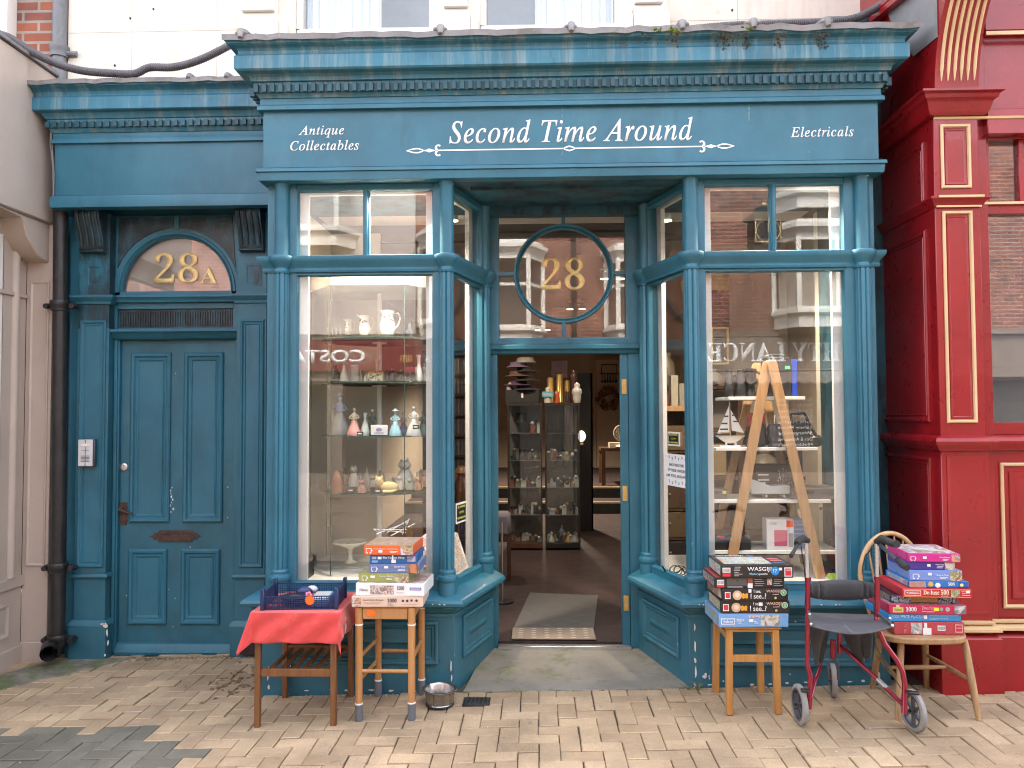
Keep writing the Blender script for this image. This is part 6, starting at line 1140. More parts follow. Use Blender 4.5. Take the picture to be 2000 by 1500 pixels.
T = thing('hat_box', 'dark square hat box stacked above the brass shell cases', 'box', (AX(1092,700,yc+.3), yc+.3, zc_+50*s)); m = MB(); m.box(-17*s,17*s,-.05,.2,0,36*s); m.build('body', C((.05,.02,.02)), T, bev=.004); 
T = thing('tall_stand', 'dark tall stand carrying the hat box behind the brass cases', 'stand', (AX(1092,700,yc+.33), yc+.33, zc_+.0005)); m = MB(); m.box(-6*s,6*s,-.01,.05,0,49.8*s); m.build('body', black, T)
T, s2 = onc('toucan_lamp', 'small white penguin like figure holding a pale blue sign', 'figurine', 1070, [(7,0),(8,10),(7,18),(4,22),(5,28),(0,32)], C((.55,.5,.45)), dY=.03); m = MB(); m.box(-11*s2,11*s2,-.05,-.045,11*s2,22*s2); m.build('sign', C((.12,.35,.45)), T); text('GUINNESS', C((.7,.7,.65)), T, -9*s2, 9*s2, 14*s2, 19*s2, -.0505)
onc('toy_figure', 'small red and yellow toy figure beside the blue sign', 'toy', 1088, [(5,0),(6,8),(4,14),(5,20),(0,26)], C((.5,.1,.03)), dY=.03); onc('white_jug', 'white ribbed china jar at the right end of the right cabinet', 'jar', 1127, [(6,0),(8,8),(8,16),(10,20),(9,26),(5,30),(6,36),(0,40)], C((.62,.60,.58)), dY=.05); onc('dark_jar', 'dark jar between the toy figure and the white jar', 'jar', 1108, [(5,0),(6,10),(4,18),(5,22)], C((.05,.03,.03)), dY=.03)
onc('brown_bear', 'brown bear figure behind the right brass shell case', 'figurine', 1120, [(9,0),(10,20),(7,40),(8,50),(5,60),(0,64)], C((.08,.04,.03)), dY=.3); onc('grey_bear', 'grey soft bear at the left end of the left cabinet', 'soft toy', 996, [(8,0),(9,14),(6,24),(7,34),(0,42)], C((.3,.27,.24),.95), dY=.1, top=0)
# glass cabinet behind, back wall door with wreath
YBk = 17.0; sB = YBk/1550
T = thing('tall_black_cabinet', 'tall dark glass cabinet standing behind the right end of the pair', 'glass cabinet', (AX(1138, 900, 10.2), 10.2, F0)); m = MB(); m.box(-.13,.13,0,.02,0,2.02); m.box(-.13,-.11,0,.3,0,2.02); m.box(.11,.13,0,.3,0,2.02); m.build('frame', black, T); [m.box for _ in ()]
for z in (.5,.9,1.3,1.65): m = MB(); m.box(-.109,.109,.03,.3,z,z+.01); m.build('shelf', C((.25,.25,.25),.1), T)
T, s = base('globe_lamp', 'lit white globe lamp glowing behind the right glass cabinet', 'lamp', 1136, 868, 9.9); lampg = plain('glowing globe', (1,.95,.85)); lampg.node_tree.nodes['Principled BSDF'].inputs['Emission Color'].default_value = (1,.9,.7,1); lampg.node_tree.nodes['Principled BSDF'].inputs['Emission Strength'].default_value = .25; m = MB(); m.ball((0,0,16*s), (8*s,8*s,11*s)); m.build('globe', lampg, T); m = MB(); m.lathe([(5*s,0),(3*s,2*s),(3*s,5*s)]); m.build('stand', brass, T)
T = thing('back_door', 'cream panelled door in the back wall of the shop', 'door', (AX(1205, 910, YBk), YBk, F0+.34)); m = MB(); m.box(-40*sB,34*sB,-.0,.05,0,210*sB); m.build('leaf', C((.50,.40,.32),.7), T, bev=.01); m = MB(); m.panel(-44*sB,38*sB,-.02,214*sB,-.01,[(0,0),(0,-.03),(.04,-.03),(.05,0)],fill=False); m.build('frame', C((.40,.32,.25),.7), T)
T, s = base('wreath', 'dried flower wreath hanging on the cream back door', 'wreath', 1188, 803, 16.9); m = MB()
for k in range(170): a = random.uniform(0, 2*math.pi); r_ = 17*s*(1+random.gauss(0,.18)); m.ball((r_*math.cos(a), -.05-random.uniform(0,.1), 24*s+r_*math.sin(a)), random.uniform(.02,.05), m=k % 3, n=6, k=4)
m.build('flowers', [C((.16,.04,.03),.9), C((.2,.12,.06),.9), C((.09,.06,.04),.9)], T)
T, s = base('utensil_rack', 'black wire utensil rack with hanging ladles on the back door', 'rack', 1190, 740, 16.9); m = MB(); m.tube([(-18*s,0,10*s),(18*s,0,10*s)], .012, 6); m.tube([(-15*s,0,10*s),(-15*s,0,28*s),(15*s,0,28*s),(15*s,0,10*s)], .012, 6)
for k in range(6): x = (-14+5.4*k)*s; m.tube([(x,0,10*s),(x,0,-4*s)], .01, 6); m.ball((x,0,-5*s), .03, n=8, k=5)
m.build('rack', black, T)
T, s = base('desk_fan', 'pale round desk fan at the back right of the shop', 'fan', 1214, 872, 12.9); m = MB(); m.lathe([(12*s,0),(10*s,3*s),(2*s,4*s),(2*s,12*s)]); m.build('stand', C((.3,.28,.25)), T); m = MB(); m.at_((0,-.05,26*s), rx=90)
for k in range(16): m.tube([(0,0,0),(15*s*math.cos(R(22.5*k)),15*s*math.sin(R(22.5*k)),0)], .004, 4)
for r_ in (6,11,15.5): m.tube([(r_*s*math.cos(R(15*k)), r_*s*math.sin(R(15*k)), 0) for k in range(24)], .006, 5, closed=True)
m.build('guard', C((.5,.45,.38)), T); m = MB(); m.at_((0,-.03,26*s), rx=90)
for k in range(3): m.prism([(0,0,0),(12*s*math.cos(R(120*k)),12*s*math.sin(R(120*k)),0),(12*s*math.cos(R(120*k+60)),12*s*math.sin(R(120*k+60)),.03)], (0,0,.004))
m.build('blade', C((.35,.33,.3)), T)
T = thing('writing_desk', 'dark desk with papers at the back right of the shop', 'desk', (AX(1205, 950, 12.8)+.1, 12.8, F0+.34)); m = MB(); m.box(-.35,.5,0,.6,.55,.6); m.build('top', dkwood, T)
for x, y in ((-.34,0), (-.34,.54), (.44,0), (.44,.54)): m = MB(); m.box(x,x+.06,y,y+.06,0,.549); m.build('leg', dkwood, T)
m = MB(); m.box(-.2,.3,.1,.4,.601,.68); m.build('paper_pile', C((.45,.4,.33)), T)
# mats, stanchion
T = thing('grey_mat', 'plain grey rubber mat inside the doorway', 'mat', (AX(1100,1200,6.2), 6.15, F0)); p = [at(1000,1237,5.5), at(1166,1224,5.6), at(1168,1160,6.6), at(1032,1152,6.8)]; m = MB()
m.prism([(q_.x-T.location.x, y-T.location.y, .001) for q_, y in zip([at(1003,1225,5.62), at(1160,1225,5.62), at(1168,1158,6.62), at(1035,1152,6.72)], (5.62,5.62,6.62,6.72))], (0,0,.006)); m.build('sheet', plain('grey rubber', (.095,.092,.092), .85), T)
T = thing('coir_mat', 'beige doormat printed with rows of white half moons', 'doormat', (AX(1080,1240,5.45), 5.45, F0)); m = MB(); x0, x1 = AX(1000,1240,5.45)-T.location.x, AX(1162,1240,5.45)-T.location.x; m.box(x0, x1, -.12, .15, .0075, .016); m.build('sheet', plain('beige coir', (.27,.215,.17), .95, bump=.5, bs=300), T, bev=.003)
m = MB()
for r_ in range(5):
    for c_ in range(6):
        cx2 = x0+.06+(x1-x0-.12)*c_/5; cy2 = -.10+.054*r_; m.prism([(cx2+.018*math.cos(R(a)), cy2+.016*math.sin(R(a)), .0162) for a in range(0,181,30)], (0,0,.001))
m.build('half_moons', C((.5,.46,.40),.9), T)
T, s = base('barrier_post', 'slim chrome barrier post on a round black foot inside the door', 'barrier post', 981, 1152, 6.4); T.location.z = F0; m = MB(); m.lathe([(22*s,0),(22*s,3*s),(3*s,5*s)], n=24); m.build('foot', black, T); m = MB(); m.tube([(0,0,4*s),(0,0,155*s)], .008, 10); m.build('pole', silver, T)
T = thing('wooden_stool', 'low wooden stand with a grey cushion behind the barrier post', 'stand', (AX(988, 1100, 7.2), 7.2, F0)); m = MB(); m.box(-.2,.05,0,.3,.35,.4); m.build('top', dkwood, T)
for x in (-.19,.01): m = MB(); m.box(x,x+.035,0,.035,0,.349); m.build('leg', dkwood, T)
m = MB(); m.box(-.19,.04,.01,.28,.401,.6); m.build('cushion', C((.22,.21,.24),.9), T, bev=.03)
# ------------------------------------------------------------------ goods on the pavement
def gz(x, y): return zg(x, y)
lightink = C((.75,.75,.75)); priceM = C((.78,.78,.78), .5)
def pbox(lab, px0, px1, pyb, hpx, dep, Y, col, zbot=None, rz=0, top=None, side=None, items=(), dx=0, group='jigsaw boxes piled outside', edge=None, rough=.35):
    """jigsaw box: front lower edge between two pixels; items are laid out in fractions of the front face"""
    a = at(px0, pyb, Y); b = at(px1, pyb, Y); W_ = (b.x-a.x)/2; s = Y/1550; H_ = hpx*s
    z = zbot if zbot is not None else a.z
    T = thing('jigsaw_box', lab, 'jigsaw box', ((a.x+b.x)/2, Y, z), rz, group)
    bm_ = plain('card %s' % lab[:18], col, rough)
    m = MB(); m.box(-W_+.0015, W_-.0015, .0015, dep-.0015, 0, H_*.55); m.build('tray', bm_, T, bev=.001)
    m = MB(); m.box(-W_, W_, 0, dep, H_*.05, H_); lid = m.build('lid', bm_, T, bev=.0015)
    if top: i = .012; m = MB(); m.box(-W_+i*.6, W_-i*.6, i, dep-i, H_+.0002, H_+.0010); m.build('lid_picture', top, lid)
    if side: m = MB(); m.box(-W_-.0010, -W_-.0002, dep*.08, dep*.92, H_*.15, H_*.9); m.build('side_print', side, lid)
    fx = lambda f: -W_+2*W_*f; fz = lambda f: H_*f
    for ii, it in enumerate(items):
        k = it[0]; dp_ = -.0008-.00035*ii
        if k == 't': _, s_, f0, f1, g0, g1, mm, fn = it; text(fn(s_), mm, lid, fx(f0), fx(f1), fz(g0), fz(g1), dp_, 'lettering', ext=.0005, off=.012)
        elif k == 'r': _, f0, f1, g0, g1, mm, nm = it; m = MB(); m.box(fx(f0), fx(f1), dp_, -.0002, fz(g0), fz(g1)); m.build(nm, mm, lid)
        elif k == 's': _, f0, f1, g0, g1 = it; m = MB(); m.box(fx(f0), fx(f1), dp_-.001, -.0003, fz(g0), fz(g1)); m.build('price_sticker', priceM, lid)
        elif k == 'l': _, f0, f1, gs, th, mm = it; m = MB(); [m.box(fx(f0+random.uniform(0,.02)), fx(f1-random.uniform(0,.06)), dp_-.0003, -.0004, fz(g), fz(g+th)) for g in gs]; m.build('small_print', mm, lid)
        elif k == 'o': _, f, g_, r_, mm, nm = it; m = MB(); m.ball((fx(f), dp_+.0004, fz(g_)), (H_*r_, .0008, H_*r_), n=20, k=8); m.build(nm, mm, lid)
        elif k == 'j':   # jigsaw piece outline emblem
            _, f, g_, r_, mm, mm2 = it; x, z_, r_ = fx(f), fz(g_), H_*r_; m = MB()
            m.box(x-r_, x+r_, -.0012, -.0003, z_-r_*.8, z_+r_*.8); m.ball((x+r_, -.0007, z_), (r_*.35,.0006,r_*.35), n=10, k=5); m.ball((x-r_*.5, -.0007, z_-r_*.8), (r_*.35,.0006,r_*.3), n=10, k=5); m.ball((x+r_*.5, -.0007, z_-r_*.8), (r_*.35,.0006,r_*.3), n=10, k=5); m.build('emblem', mm, lid)
            m = MB(); m.box(x-r_*.78, x+r_*.78, -.0017, -.00125, z_-r_*.58, z_+r_*.62); m.ball((x, -.0015, z_-r_*.7), (r_*.3,.0007,r_*.35), n=10, k=5, m=0); m.build('emblem_field', mm2, lid)
        elif k == 'b':   # barcode
            _, f0, f1, g0, g1 = it; m = MB(); m.box(fx(f0), fx(f1), -.0012, -.0003, fz(g0), fz(g1)); m.build('barcode_label', priceM, lid); m = MB(); n = 14
            for i in range(n): x = fx(f0)+(fx(f1)-fx(f0))*(i+1)/(n+1.5); m.box(x, x+random.uniform(.3,.8)*(fx(f1)-fx(f0))/(n*1.6), -.0016, -.00125, fz(g0+(g1-g0)*.15), fz(g0+(g1-g0)*.85))
            m.build('barcode', black, lid)
    return T, z+H_
I = lambda t: t
pc1 = picture('town print', [(.05,.07,.3), (.5,.25,.12), (.12,.2,.1), (.6,.5,.35), (.35,.08,.05), (.55,.55,.6)], 22); pc2 = picture('garden print', [(.06,.09,.04), (.45,.35,.2), (.15,.2,.08), (.6,.55,.4), (.25,.12,.08)], 30); pc3 = picture('figure print', [(.7,.66,.62), (.45,.2,.15), (.7,.66,.62), (.2,.12,.1), (.6,.3,.2)], 18)
pc4 = picture('comic print', [(.75,.7,.6), (.6,.05,.12), (.7,.65,.2), (.1,.35,.6), (.75,.7,.65), (.15,.4,.15), (.65,.3,.4)], 12, 1.2); pc5 = picture('harbour print', [(.45,.55,.65), (.2,.25,.2), (.55,.45,.35), (.6,.62,.6), (.25,.2,.15)], 26); pc6 = picture('dark print', [(.04,.035,.03), (.2,.1,.05), (.04,.035,.03), (.4,.3,.15), (.15,.15,.18)], 20)
pc7 = picture('bottle print', [(.25,.12,.07), (.6,.5,.4), (.08,.08,.08), (.5,.2,.1)], 16, 0, (1,1,.4)); pc8 = picture('kitten print', [(.6,.62,.66), (.6,.62,.66), (.3,.15,.08), (.45,.5,.6), (.65,.6,.5)], 9); dots = picture('starry print', [(.01,.01,.04), (.01,.01,.04), (.5,.5,.6), (.01,.01,.04)], 60)
wh = lightink
# ---- stool with grey feet and its six boxes (left of the doorway)
Y1 = GY(752,1409)+.02; g0 = zg(-.64, Y1)
def legs_at(pts):  return pts
sx0, sx1 = AX(701,1400,Y1), AX(804,1400,Y1); sc = (sx0+sx1)/2; ST = thing('bar_stool', 'round legged wooden stool with grey painted feet and white bands left of the doorway', 'stool', (sc, Y1, g0)); hw = (sx1-sx0)/2; dp = .36; hs = .588
greyft = C((.12,.13,.15),.5)
for x, y in ((-hw,0), (hw,0), (-hw+.03,dp), (hw+.0,dp)):
    z0 = zg(sc+x, Y1+y)-g0; m = MB(); m.tube([(x,y,z0+.085), (x,y,hs-.004)], [.0185,.0205], 20); lg = m.build('leg', pinkwood, ST); m = MB(); m.tube([(x,y,z0), (x,y,z0+.0845)], [.0215,.0215], 20); m.build('painted_foot', greyft, lg, bev=.001)
    for zz in (z0+.0852, hs-.097): m = MB(); m.tube([(x,y,zz), (x,y,zz+.007)], .0216, 20); m.build('white_band', white, lg)
m = MB(); m.box(-hw+.02,hw-.02,-.012,.012,hs-.065,hs-.006); m.box(-hw+.02,hw-.02,dp-.012,dp+.012,hs-.065,hs-.006); m.box(-hw-.012,-hw+.012,.02,dp-.02,hs-.065,hs-.006); m.box(hw-.012,hw+.012,.02,dp-.02,hs-.065,hs-.006); m.build('seat_frame', pinkwood, ST, bev=.003)
m = MB(); m.box(-hw-.012,hw+.012,-.012,dp+.012,hs-.0055,hs+.003); m.build('seat', pinkwood, ST, bev=.003)
for a, b in (((-hw,0,.25),(hw,0,.25)), ((-hw+.03,dp,.25),(hw,dp,.25)), ((-hw,0,.20),(-hw+.03,dp,.20)), ((-hw,0,.32),(-hw+.03,dp,.32)), ((hw,0,.31),(hw,dp,.31))): m = MB(); m.tube([a,b], .0105, 12); m.build('stretcher', pinkwood, ST)
m = MB(); m.prism([(-hw+.065+x,-.0125,hs-.03+z) for x, z in ((-.02,-.02),(-.012,-.014),(0,-.022),(.014,-.014),(.022,-.016),(.024,.002),(.02,.012),(-.022,.014),(-.024,0))], (0,-.001,0)); m.build('price_star', C((.85,.17,.02)), ST)
z = g0+hs+.0035; Yb = Y1-.03
T, z = pbox("cream jigsaw box at the bottom of the pile on the grey footed stool", 687, 826, 1187, 20.5, .27, Yb, (.66,.50,.40), z, rz=1, side=C((.5,.4,.33)), items=[('r',.01,.13,.08,.85,pc3,'picture'), ('t',"Aunt Daisy's Dresser",.16,.45,.55,.78,C((.25,.15,.12)),I), ('t','1000',.50,.63,.45,.82,C((.12,.08,.1)),mb), ('l',.17,.44,(.3,.42),.04,C((.5,.35,.3))), ('l',.5,.62,(.12,.22,.32),.04,C((.5,.35,.3))), ('l',.72,.94,(.25,),.04,C((.5,.35,.3))), ('o',.72,.6,.11,C((.05,.04,.05)),'silhouette'), ('o',.78,.6,.12,C((.05,.04,.05)),'silhouette'), ('o',.84,.64,.11,C((.05,.04,.05)),'silhouette'), ('o',.91,.62,.12,C((.05,.04,.05)),'silhouette')])
T, z = pbox('white jigsaw box with crowd picture, second from the bottom left of the doorway', 694, 829, 1164, 24, .27, Yb+.005, (.78,.77,.77), z+.001, rz=-3, top=pc3, side=C((.45,.38,.33)), items=[('r',.21,.56,.12,.85,picture('crowd print', [(.72,.7,.66), (.4,.12,.12), (.72,.7,.66), (.1,.08,.08), (.55,.3,.25)], 40),'picture'), ('t','Disney',.05,.18,.3,.58,C((.1,.1,.12)),mi), ('t','1000',.60,.71,.5,.85,C((.2,.2,.22)),mb), ('t','PUZZLE',.60,.71,.25,.33,C((.4,.4,.4)),I), ('r',.79,.96,.5,.72,C((.2,.2,.5)),'maker_badge'), ('t','Clementoni',.81,.94,.55,.67,wh,I)])
T, z = pbox('olive green jigsaw box third from the bottom on the grey footed stool', 700, 798, 1140, 17.5, .26, Yb+.03, (.30,.32,.09), z+.001, rz=-1, top=pc2, items=[('r',.72,.995,.02,.98,pc2,'picture'), ('j',.12,.5,.30,wh,C((.30,.32,.09))), ('s',.24,.33,.5,.75), ('t','Summer Garden',.42,.70,.6,.82,wh,I), ('l',.55,.70,(.3,.4),.05,wh)])
T, z = pbox('slate blue jigsaw box in the middle of the pile on the grey footed stool', 721, 819, 1120, 18, .26, Yb+.03, (.14,.19,.38), z+.001, rz=0, top=pc5, items=[('r',.77,.995,.02,.98,pc7,'picture'), ('j',.10,.45,.30,wh,C((.14,.19,.38))), ('s',.30,.38,.52,.78), ('t','Garden View',.50,.72,.6,.82,wh,I), ('l',.56,.72,(.25,.4),.05,wh)])
T, z = pbox('dark blue jigsaw box with torn white label under the orange box', 722, 815, 1103, 17, .25, Yb+.035, (.02,.11,.30), z+.001, rz=1, items=[('t','500',.05,.14,.5,.78,wh,mb), ('t','The Corner Shop',.27,.73,.5,.8,wh,mb), ('s',.17,.25,.5,.78), ('r',.79,.96,.2,.82,picture('shop print',[(.4,.2,.3),(.5,.4,.5),(.2,.2,.4)],50),'picture'), ('r',.05,.17,.12,.35,C((.2,.4,.7)),'badge'), ('s',.46,.55,.08,.45), ('s',.47,.50,.45,1.0), ('l',.44,.56,(.2,),.1,wh)])
T, z = pbox('orange jigsaw box with a town picture on top of the pile left of the doorway', 710, 807, 1082, 18.5, .29, Yb+.02, (.72,.13,.03), z+.001, rz=-2.5, top=pc1, items=[('r',.74,.995,.02,.98,pc1,'picture'), ('j',.10,.45,.30,wh,C((.72,.13,.03))), ('t','Sunday Morning in the Old Town',.20,.70,.55,.7,wh,I), ('s',.30,.38,.25,.52), ('l',.53,.70,(.25,.35),.05,wh)])
# ---- square legged stool with the black boxes (right of the doorway)
Y2 = GY(1472,1397)+.02; a, b = AX(1425,1395,Y2), AX(1518,1390,Y2); sc = (a+b)/2; hw = (b-a)/2; g0 = zg(sc, Y2); h2 = AZ(1470,1224,Y2-.02)-g0
SQ = thing('square_stool', 'square legged honey coloured stool under black jigsaw boxes right of the doorway', 'stool', (sc, Y2, g0)); dp = .30
for x, y in ((-hw,0), (hw,0), (-hw,dp), (hw,dp)):
    z0 = zg(sc+x,Y2+y)-g0; k = 1.04 if True else 1; m = MB(); m.bar((x*1.02, y-.004 if y == 0 else y+.01, z0), (x*.97, y+.004 if y == 0 else y-.01, h2-.0155), .034, .034); m.build('leg', stoolw, SQ, bev=.003)
m = MB(); m.box(-hw-.025,hw+.025,-.022,dp+.022,h2-.015,h2); m.build('seat', stoolw, SQ, bev=.004)
m = MB(); m.box(-hw+.02,hw-.02,-.008,.008,h2-.03,h2-.0155); m.build('seat_rail', stoolw, SQ)
for (a, b, w_) in (((-hw,0,.285),(hw,0,.285),.036), ((-hw,dp,.36),(hw,dp,.36),.034), ((-hw,0,.395),(-hw,dp,.395),.034), ((hw,0,.395),(hw,dp,.395),.034)):
    A_ = Vector(a); B_ = Vector(b); d = (B_-A_).normalized()*.018; m = MB(); m.bar(A_+d, B_-d, .02, w_); m.build('stretcher', stoolw, SQ, bev=.002)
z = g0+h2+.0005; Yb = Y2-.045; dk = (.022,.018,.018); redk = C((.62,.03,.05)); orng = C((.75,.32,.03)); grn = C((.08,.4,.18)); skin_ = C((.6,.4,.25))
T, z = pbox('pale blue jigsaw box, lowest on the square legged stool', 1404, 1541, 1225, 26, .30, Yb+.01, (.17,.36,.66), z, rz=2, side=picture('blue side print', [(.17,.36,.66),(.17,.36,.66),(.3,.3,.2)], 14), items=[('r',.60,.87,.1,.9,pc5,'picture'), ('r',.03,.225,.22,.66,wh,'maker_badge'), ('r',.042,.213,.28,.60,C((.12,.28,.6)),'maker_badge'), ('t','Falcon',.06,.20,.32,.56,wh,mb), ('t','1000+',.24,.365,.42,.64,wh,I), ('r',.43,.59,.68,.86,C((.6,.5,.5)),'title_badge'), ('t','de luxe',.45,.57,.72,.82,redk,mb), ('s',.43,.49,.4,.6), ('l',.26,.36,(.3,),.04,wh), ('l',.5,.58,(.3,.42),.04,wh)])
see = lambda ex: [('r',.018,.055,.15,.9,priceM,'barcode_label')]*0+[('r',.03,.115,.2,.75,wh,'maker_badge'), ('r',.04,.105,.27,.68,redk,'maker_badge'), ('o',.22,.48,.38,skin_,'face_badge'), ('o',.22,.5,.22,C((.75,.6,.5)),'face_badge'), ('o',.335,.42,.16,orng,'orange_burst'), ('o',.31,.33,.12,orng,'orange_burst'), ('o',.36,.34,.12,orng,'orange_burst'), ('o',.31,.52,.12,orng,'orange_burst'), ('o',.36,.52,.12,orng,'orange_burst'), ('t','I see,',.47,.58,.62,.92,wh,I), ('t','I see..?',.42,.66,.2,.62,wh,I), ('t','WASGIJ?',.66,.88,.62,.90,C((.75,.45,.35)),I), ('t','puzzle',.76,.85,.48,.58,wh,I), ('o',.925,.66,.25,C((.6,.6,.5)),'number_badge'), ('o',.925,.665,.2,grn,'number_badge'), ('t',ex,.915,.935,.55,.78,wh,I), ('o',.80,.25,.1,C((.5,.5,.15)),'mark')]
T, z = pbox('black jigsaw box with green number badge, second from the bottom on the square stool', 1408, 1543, 1199, 24, .28, Yb+.01, dk, z+.001, rz=1.5, side=pc2, items=see('3')+[('s',.55,.60,.62,.88)])
T, z = pbox('black jigsaw box with a brown side, middle of the pile on the square stool', 1411, 1541, 1176, 24, .30, Yb+.0, dk, z+.001, rz=4, side=pc7, items=see('4')+[('s',.39,.43,.7,.95)])
T, z = pbox('black jigsaw box with grey text blocks, second from the top on the square stool', 1396, 1533, 1150, 20, .27, Yb+.005, dk, z+.001, rz=2, side=picture('face side print', [(.3,.1,.08),(.05,.04,.04),(.5,.4,.35),(.1,.08,.1)], 25), top=C((.35,.03,.04)), items=[('b',.03,.13,.3,.8), ('r',.03,.13,.08,.28,redk,'red_strip'), ('r',.17,.46,.25,.95,C((.09,.085,.085)),'text_panel'), ('l',.17,.44,(.06,.14),.04,C((.35,.35,.35))), ('r',.47,.54,.5,.95,C((.3,.08,.06)),'picture'), ('s',.47,.54,.02,.45), ('l',.56,.72,(.2,.4,.6,.8),.06,C((.3,.29,.28))), ('r',.75,.82,.3,.9,pc3,'picture'), ('l',.84,.98,(.2,.4,.6,.8),.06,C((.3,.29,.28)))])
T, z = pbox('black jigsaw box with a bright comic lid, on top of the square stool', 1409, 1550, 1129, 24.5, .29, Yb-.01, dk, z+.001, rz=1, side=pc4, items=[('b',.015,.125,.42,.8), ('r',.015,.125,.12,.36,redk,'red_strip'), ('l',.17,.29,(.15,.28,.4,.55,.68,.82),.05,C((.4,.4,.4))), ('t','WASGIJ?',.36,.70,.45,.86,wh,I), ('t','Mystery',.39,.52,.2,.4,C((.3,.6,.75)),I), ('t','puzzle',.525,.64,.2,.4,wh,I), ('o',.745,.55,.34,C((.02,.25,.65)),'number_badge'), ('t','17',.72,.77,.42,.68,wh,I), ('s',.80,.84,.6,.8), ('r',.875,.98,.12,.82,wh,'maker_badge'), ('r',.885,.97,.19,.75,redk,'maker_badge'), ('t','JUMBO',.89,.965,.55,.66,wh,I)])
Tw, W_ = T, .18; s = Y2/1550; H_ = 24.5*s
m = MB(); m.box(-.163,.085,.028,.225,H_+.0003,H_+.0012); m.build('comic_picture', pc4, T); text('WASGIJ?', wh, T, -.15, .0, 0, .03, 0, 'lettering', M=Matrix.Translation((0,.238,H_+.0015)) @ Matrix.Rotation(R(-90),4,'X')); m = MB(); m.ball((.03,.253,H_+.0008),(.024,.018,.001),n=18,k=5); m.build('number_badge', C((.02,.25,.65)), T)
for y in (.06,.12,.17): m = MB(); m.box(.10,.16,y-.02,y+.015,H_+.0003,H_+.0012); m.build('lid_vignette', [C((.05,.2,.3)), C((.5,.12,.15)), C((.03,.25,.4))][int(y*10) % 3], T)
# ---- teak side table, red towel and the blue crate
Y3 = GY(578,1421)+.015; a, b = AX(503,1415,Y3), AX(652,1415,Y3); sc = (a+b)/2; hw = (b-a)/2; g0 = zg(sc, Y3); h3 = .585; dp = .42
TT = thing('side_table', 'teak side table with slatted lower shelf under the red towel', 'table', (sc, Y3, g0))
for x, y in ((-hw,0), (hw,0), (-hw+.01,dp), (hw-.01,dp)): z0 = zg(sc+x,Y3+y)-g0; m = MB(); m.bar((x,y,z0),(x*.985,y,h3-.02), .030, .030); m.build('leg', teak, TT, bev=.003)
m = MB(); m.box(-hw-.02,hw+.02,-.02,dp+.02,h3-.0195,h3); m.build('tabletop', teak, TT, bev=.004)
m = MB(); m.box(-hw+.016,hw-.016,-.010,.010,.258,.298); m.build('shelf_rail', teak, TT, bev=.002); m = MB(); m.box(-hw+.016,hw-.016,dp-.010,dp+.010,.258,.298); m.build('shelf_rail', teak, TT, bev=.002)
for i in range(6): x = -hw+.05+(2*hw-.1)*i/5; m = MB(); m.box(x-.011,x+.011,.0105,dp-.0105,.268,.285); m.build('shelf_slat', teak, TT, bev=.002)
TO = thing('red_towel', 'worn red towel draped over the teak side table with hanging corners', 'towel', (sc, Y3, g0+h3)); m = MB(); V = []; NX_, NY_ = 70, 70
towm = mat('red towelling', (.62,.055,.05), .95, var=.1, vs=6, bump=.7, bs=350, sheen=.3, extra=[((.75,.25,.18), 5, (1,1,1), .5, .8, .5), ((.75,.2,.16), 60, (1,1,1), .6, .8, .4)])
tx, ty = hw+.022, dp/2+.02
for i in range(NX_+1):
    for j in range(NY_+1):
        u = -tx-.14+(2*tx+.155+.135)*i/NX_; v = -ty-.165+(2*ty+.165+.10)*j/NY_
        v2 = v+.035*(u/tx)*0; cu, cv = max(-tx, min(tx, u)), max(-ty, min(ty, v2)); du, dv = u-cu, v2-cv; L_ = math.hypot(du, dv)
        wr = .0008*math.sin(u*11+v*17+2*math.sin(v*7))
        if L_ < 1e-6: V.append((cu, cv+dp/2, .0055+wr)); continue
        nx, ny = du/L_, dv/L_; corner = min(abs(du), abs(dv))/max(abs(du), abs(dv)) if max(abs(du), abs(dv)) > 0 else 0
        fall = max(0, L_-.012); fl_ = .012+fall*(.06+.32*corner*(1 if u < 0 else .12)); rip = (.010*math.sin((u-v)*34))*min(1, fall/.06)+wr*2
        V.append((cu+nx*(fl_+rip*.6)+0, cv+dp/2+ny*(fl_+rip), .0055-fall*.985))
m.add(V, [(i*(NY_+1)+j, (i+1)*(NY_+1)+j, (i+1)*(NY_+1)+j+1, i*(NY_+1)+j+1) for i in range(NX_) for j in range(NY_)]); o = m.build('cloth', towm, TO, smooth=80); md = o.modifiers.new('thick', 'SOLIDIFY'); md.thickness = .005; md.offset = 0
m = MB(); [m.prism([(tx+.021, x, z_), (tx+.021, x+.02, z_), (tx+.021, x+.02, z_+h_), (tx+.021, x, z_+h_)], (.002,0,0)) for x, z_, h_ in ((.05,-.12,.05), (.08,-.11,.03), (.06,-.06,.02))]; m.build('white_motif', C((.6,.45,.42),.9), TO)
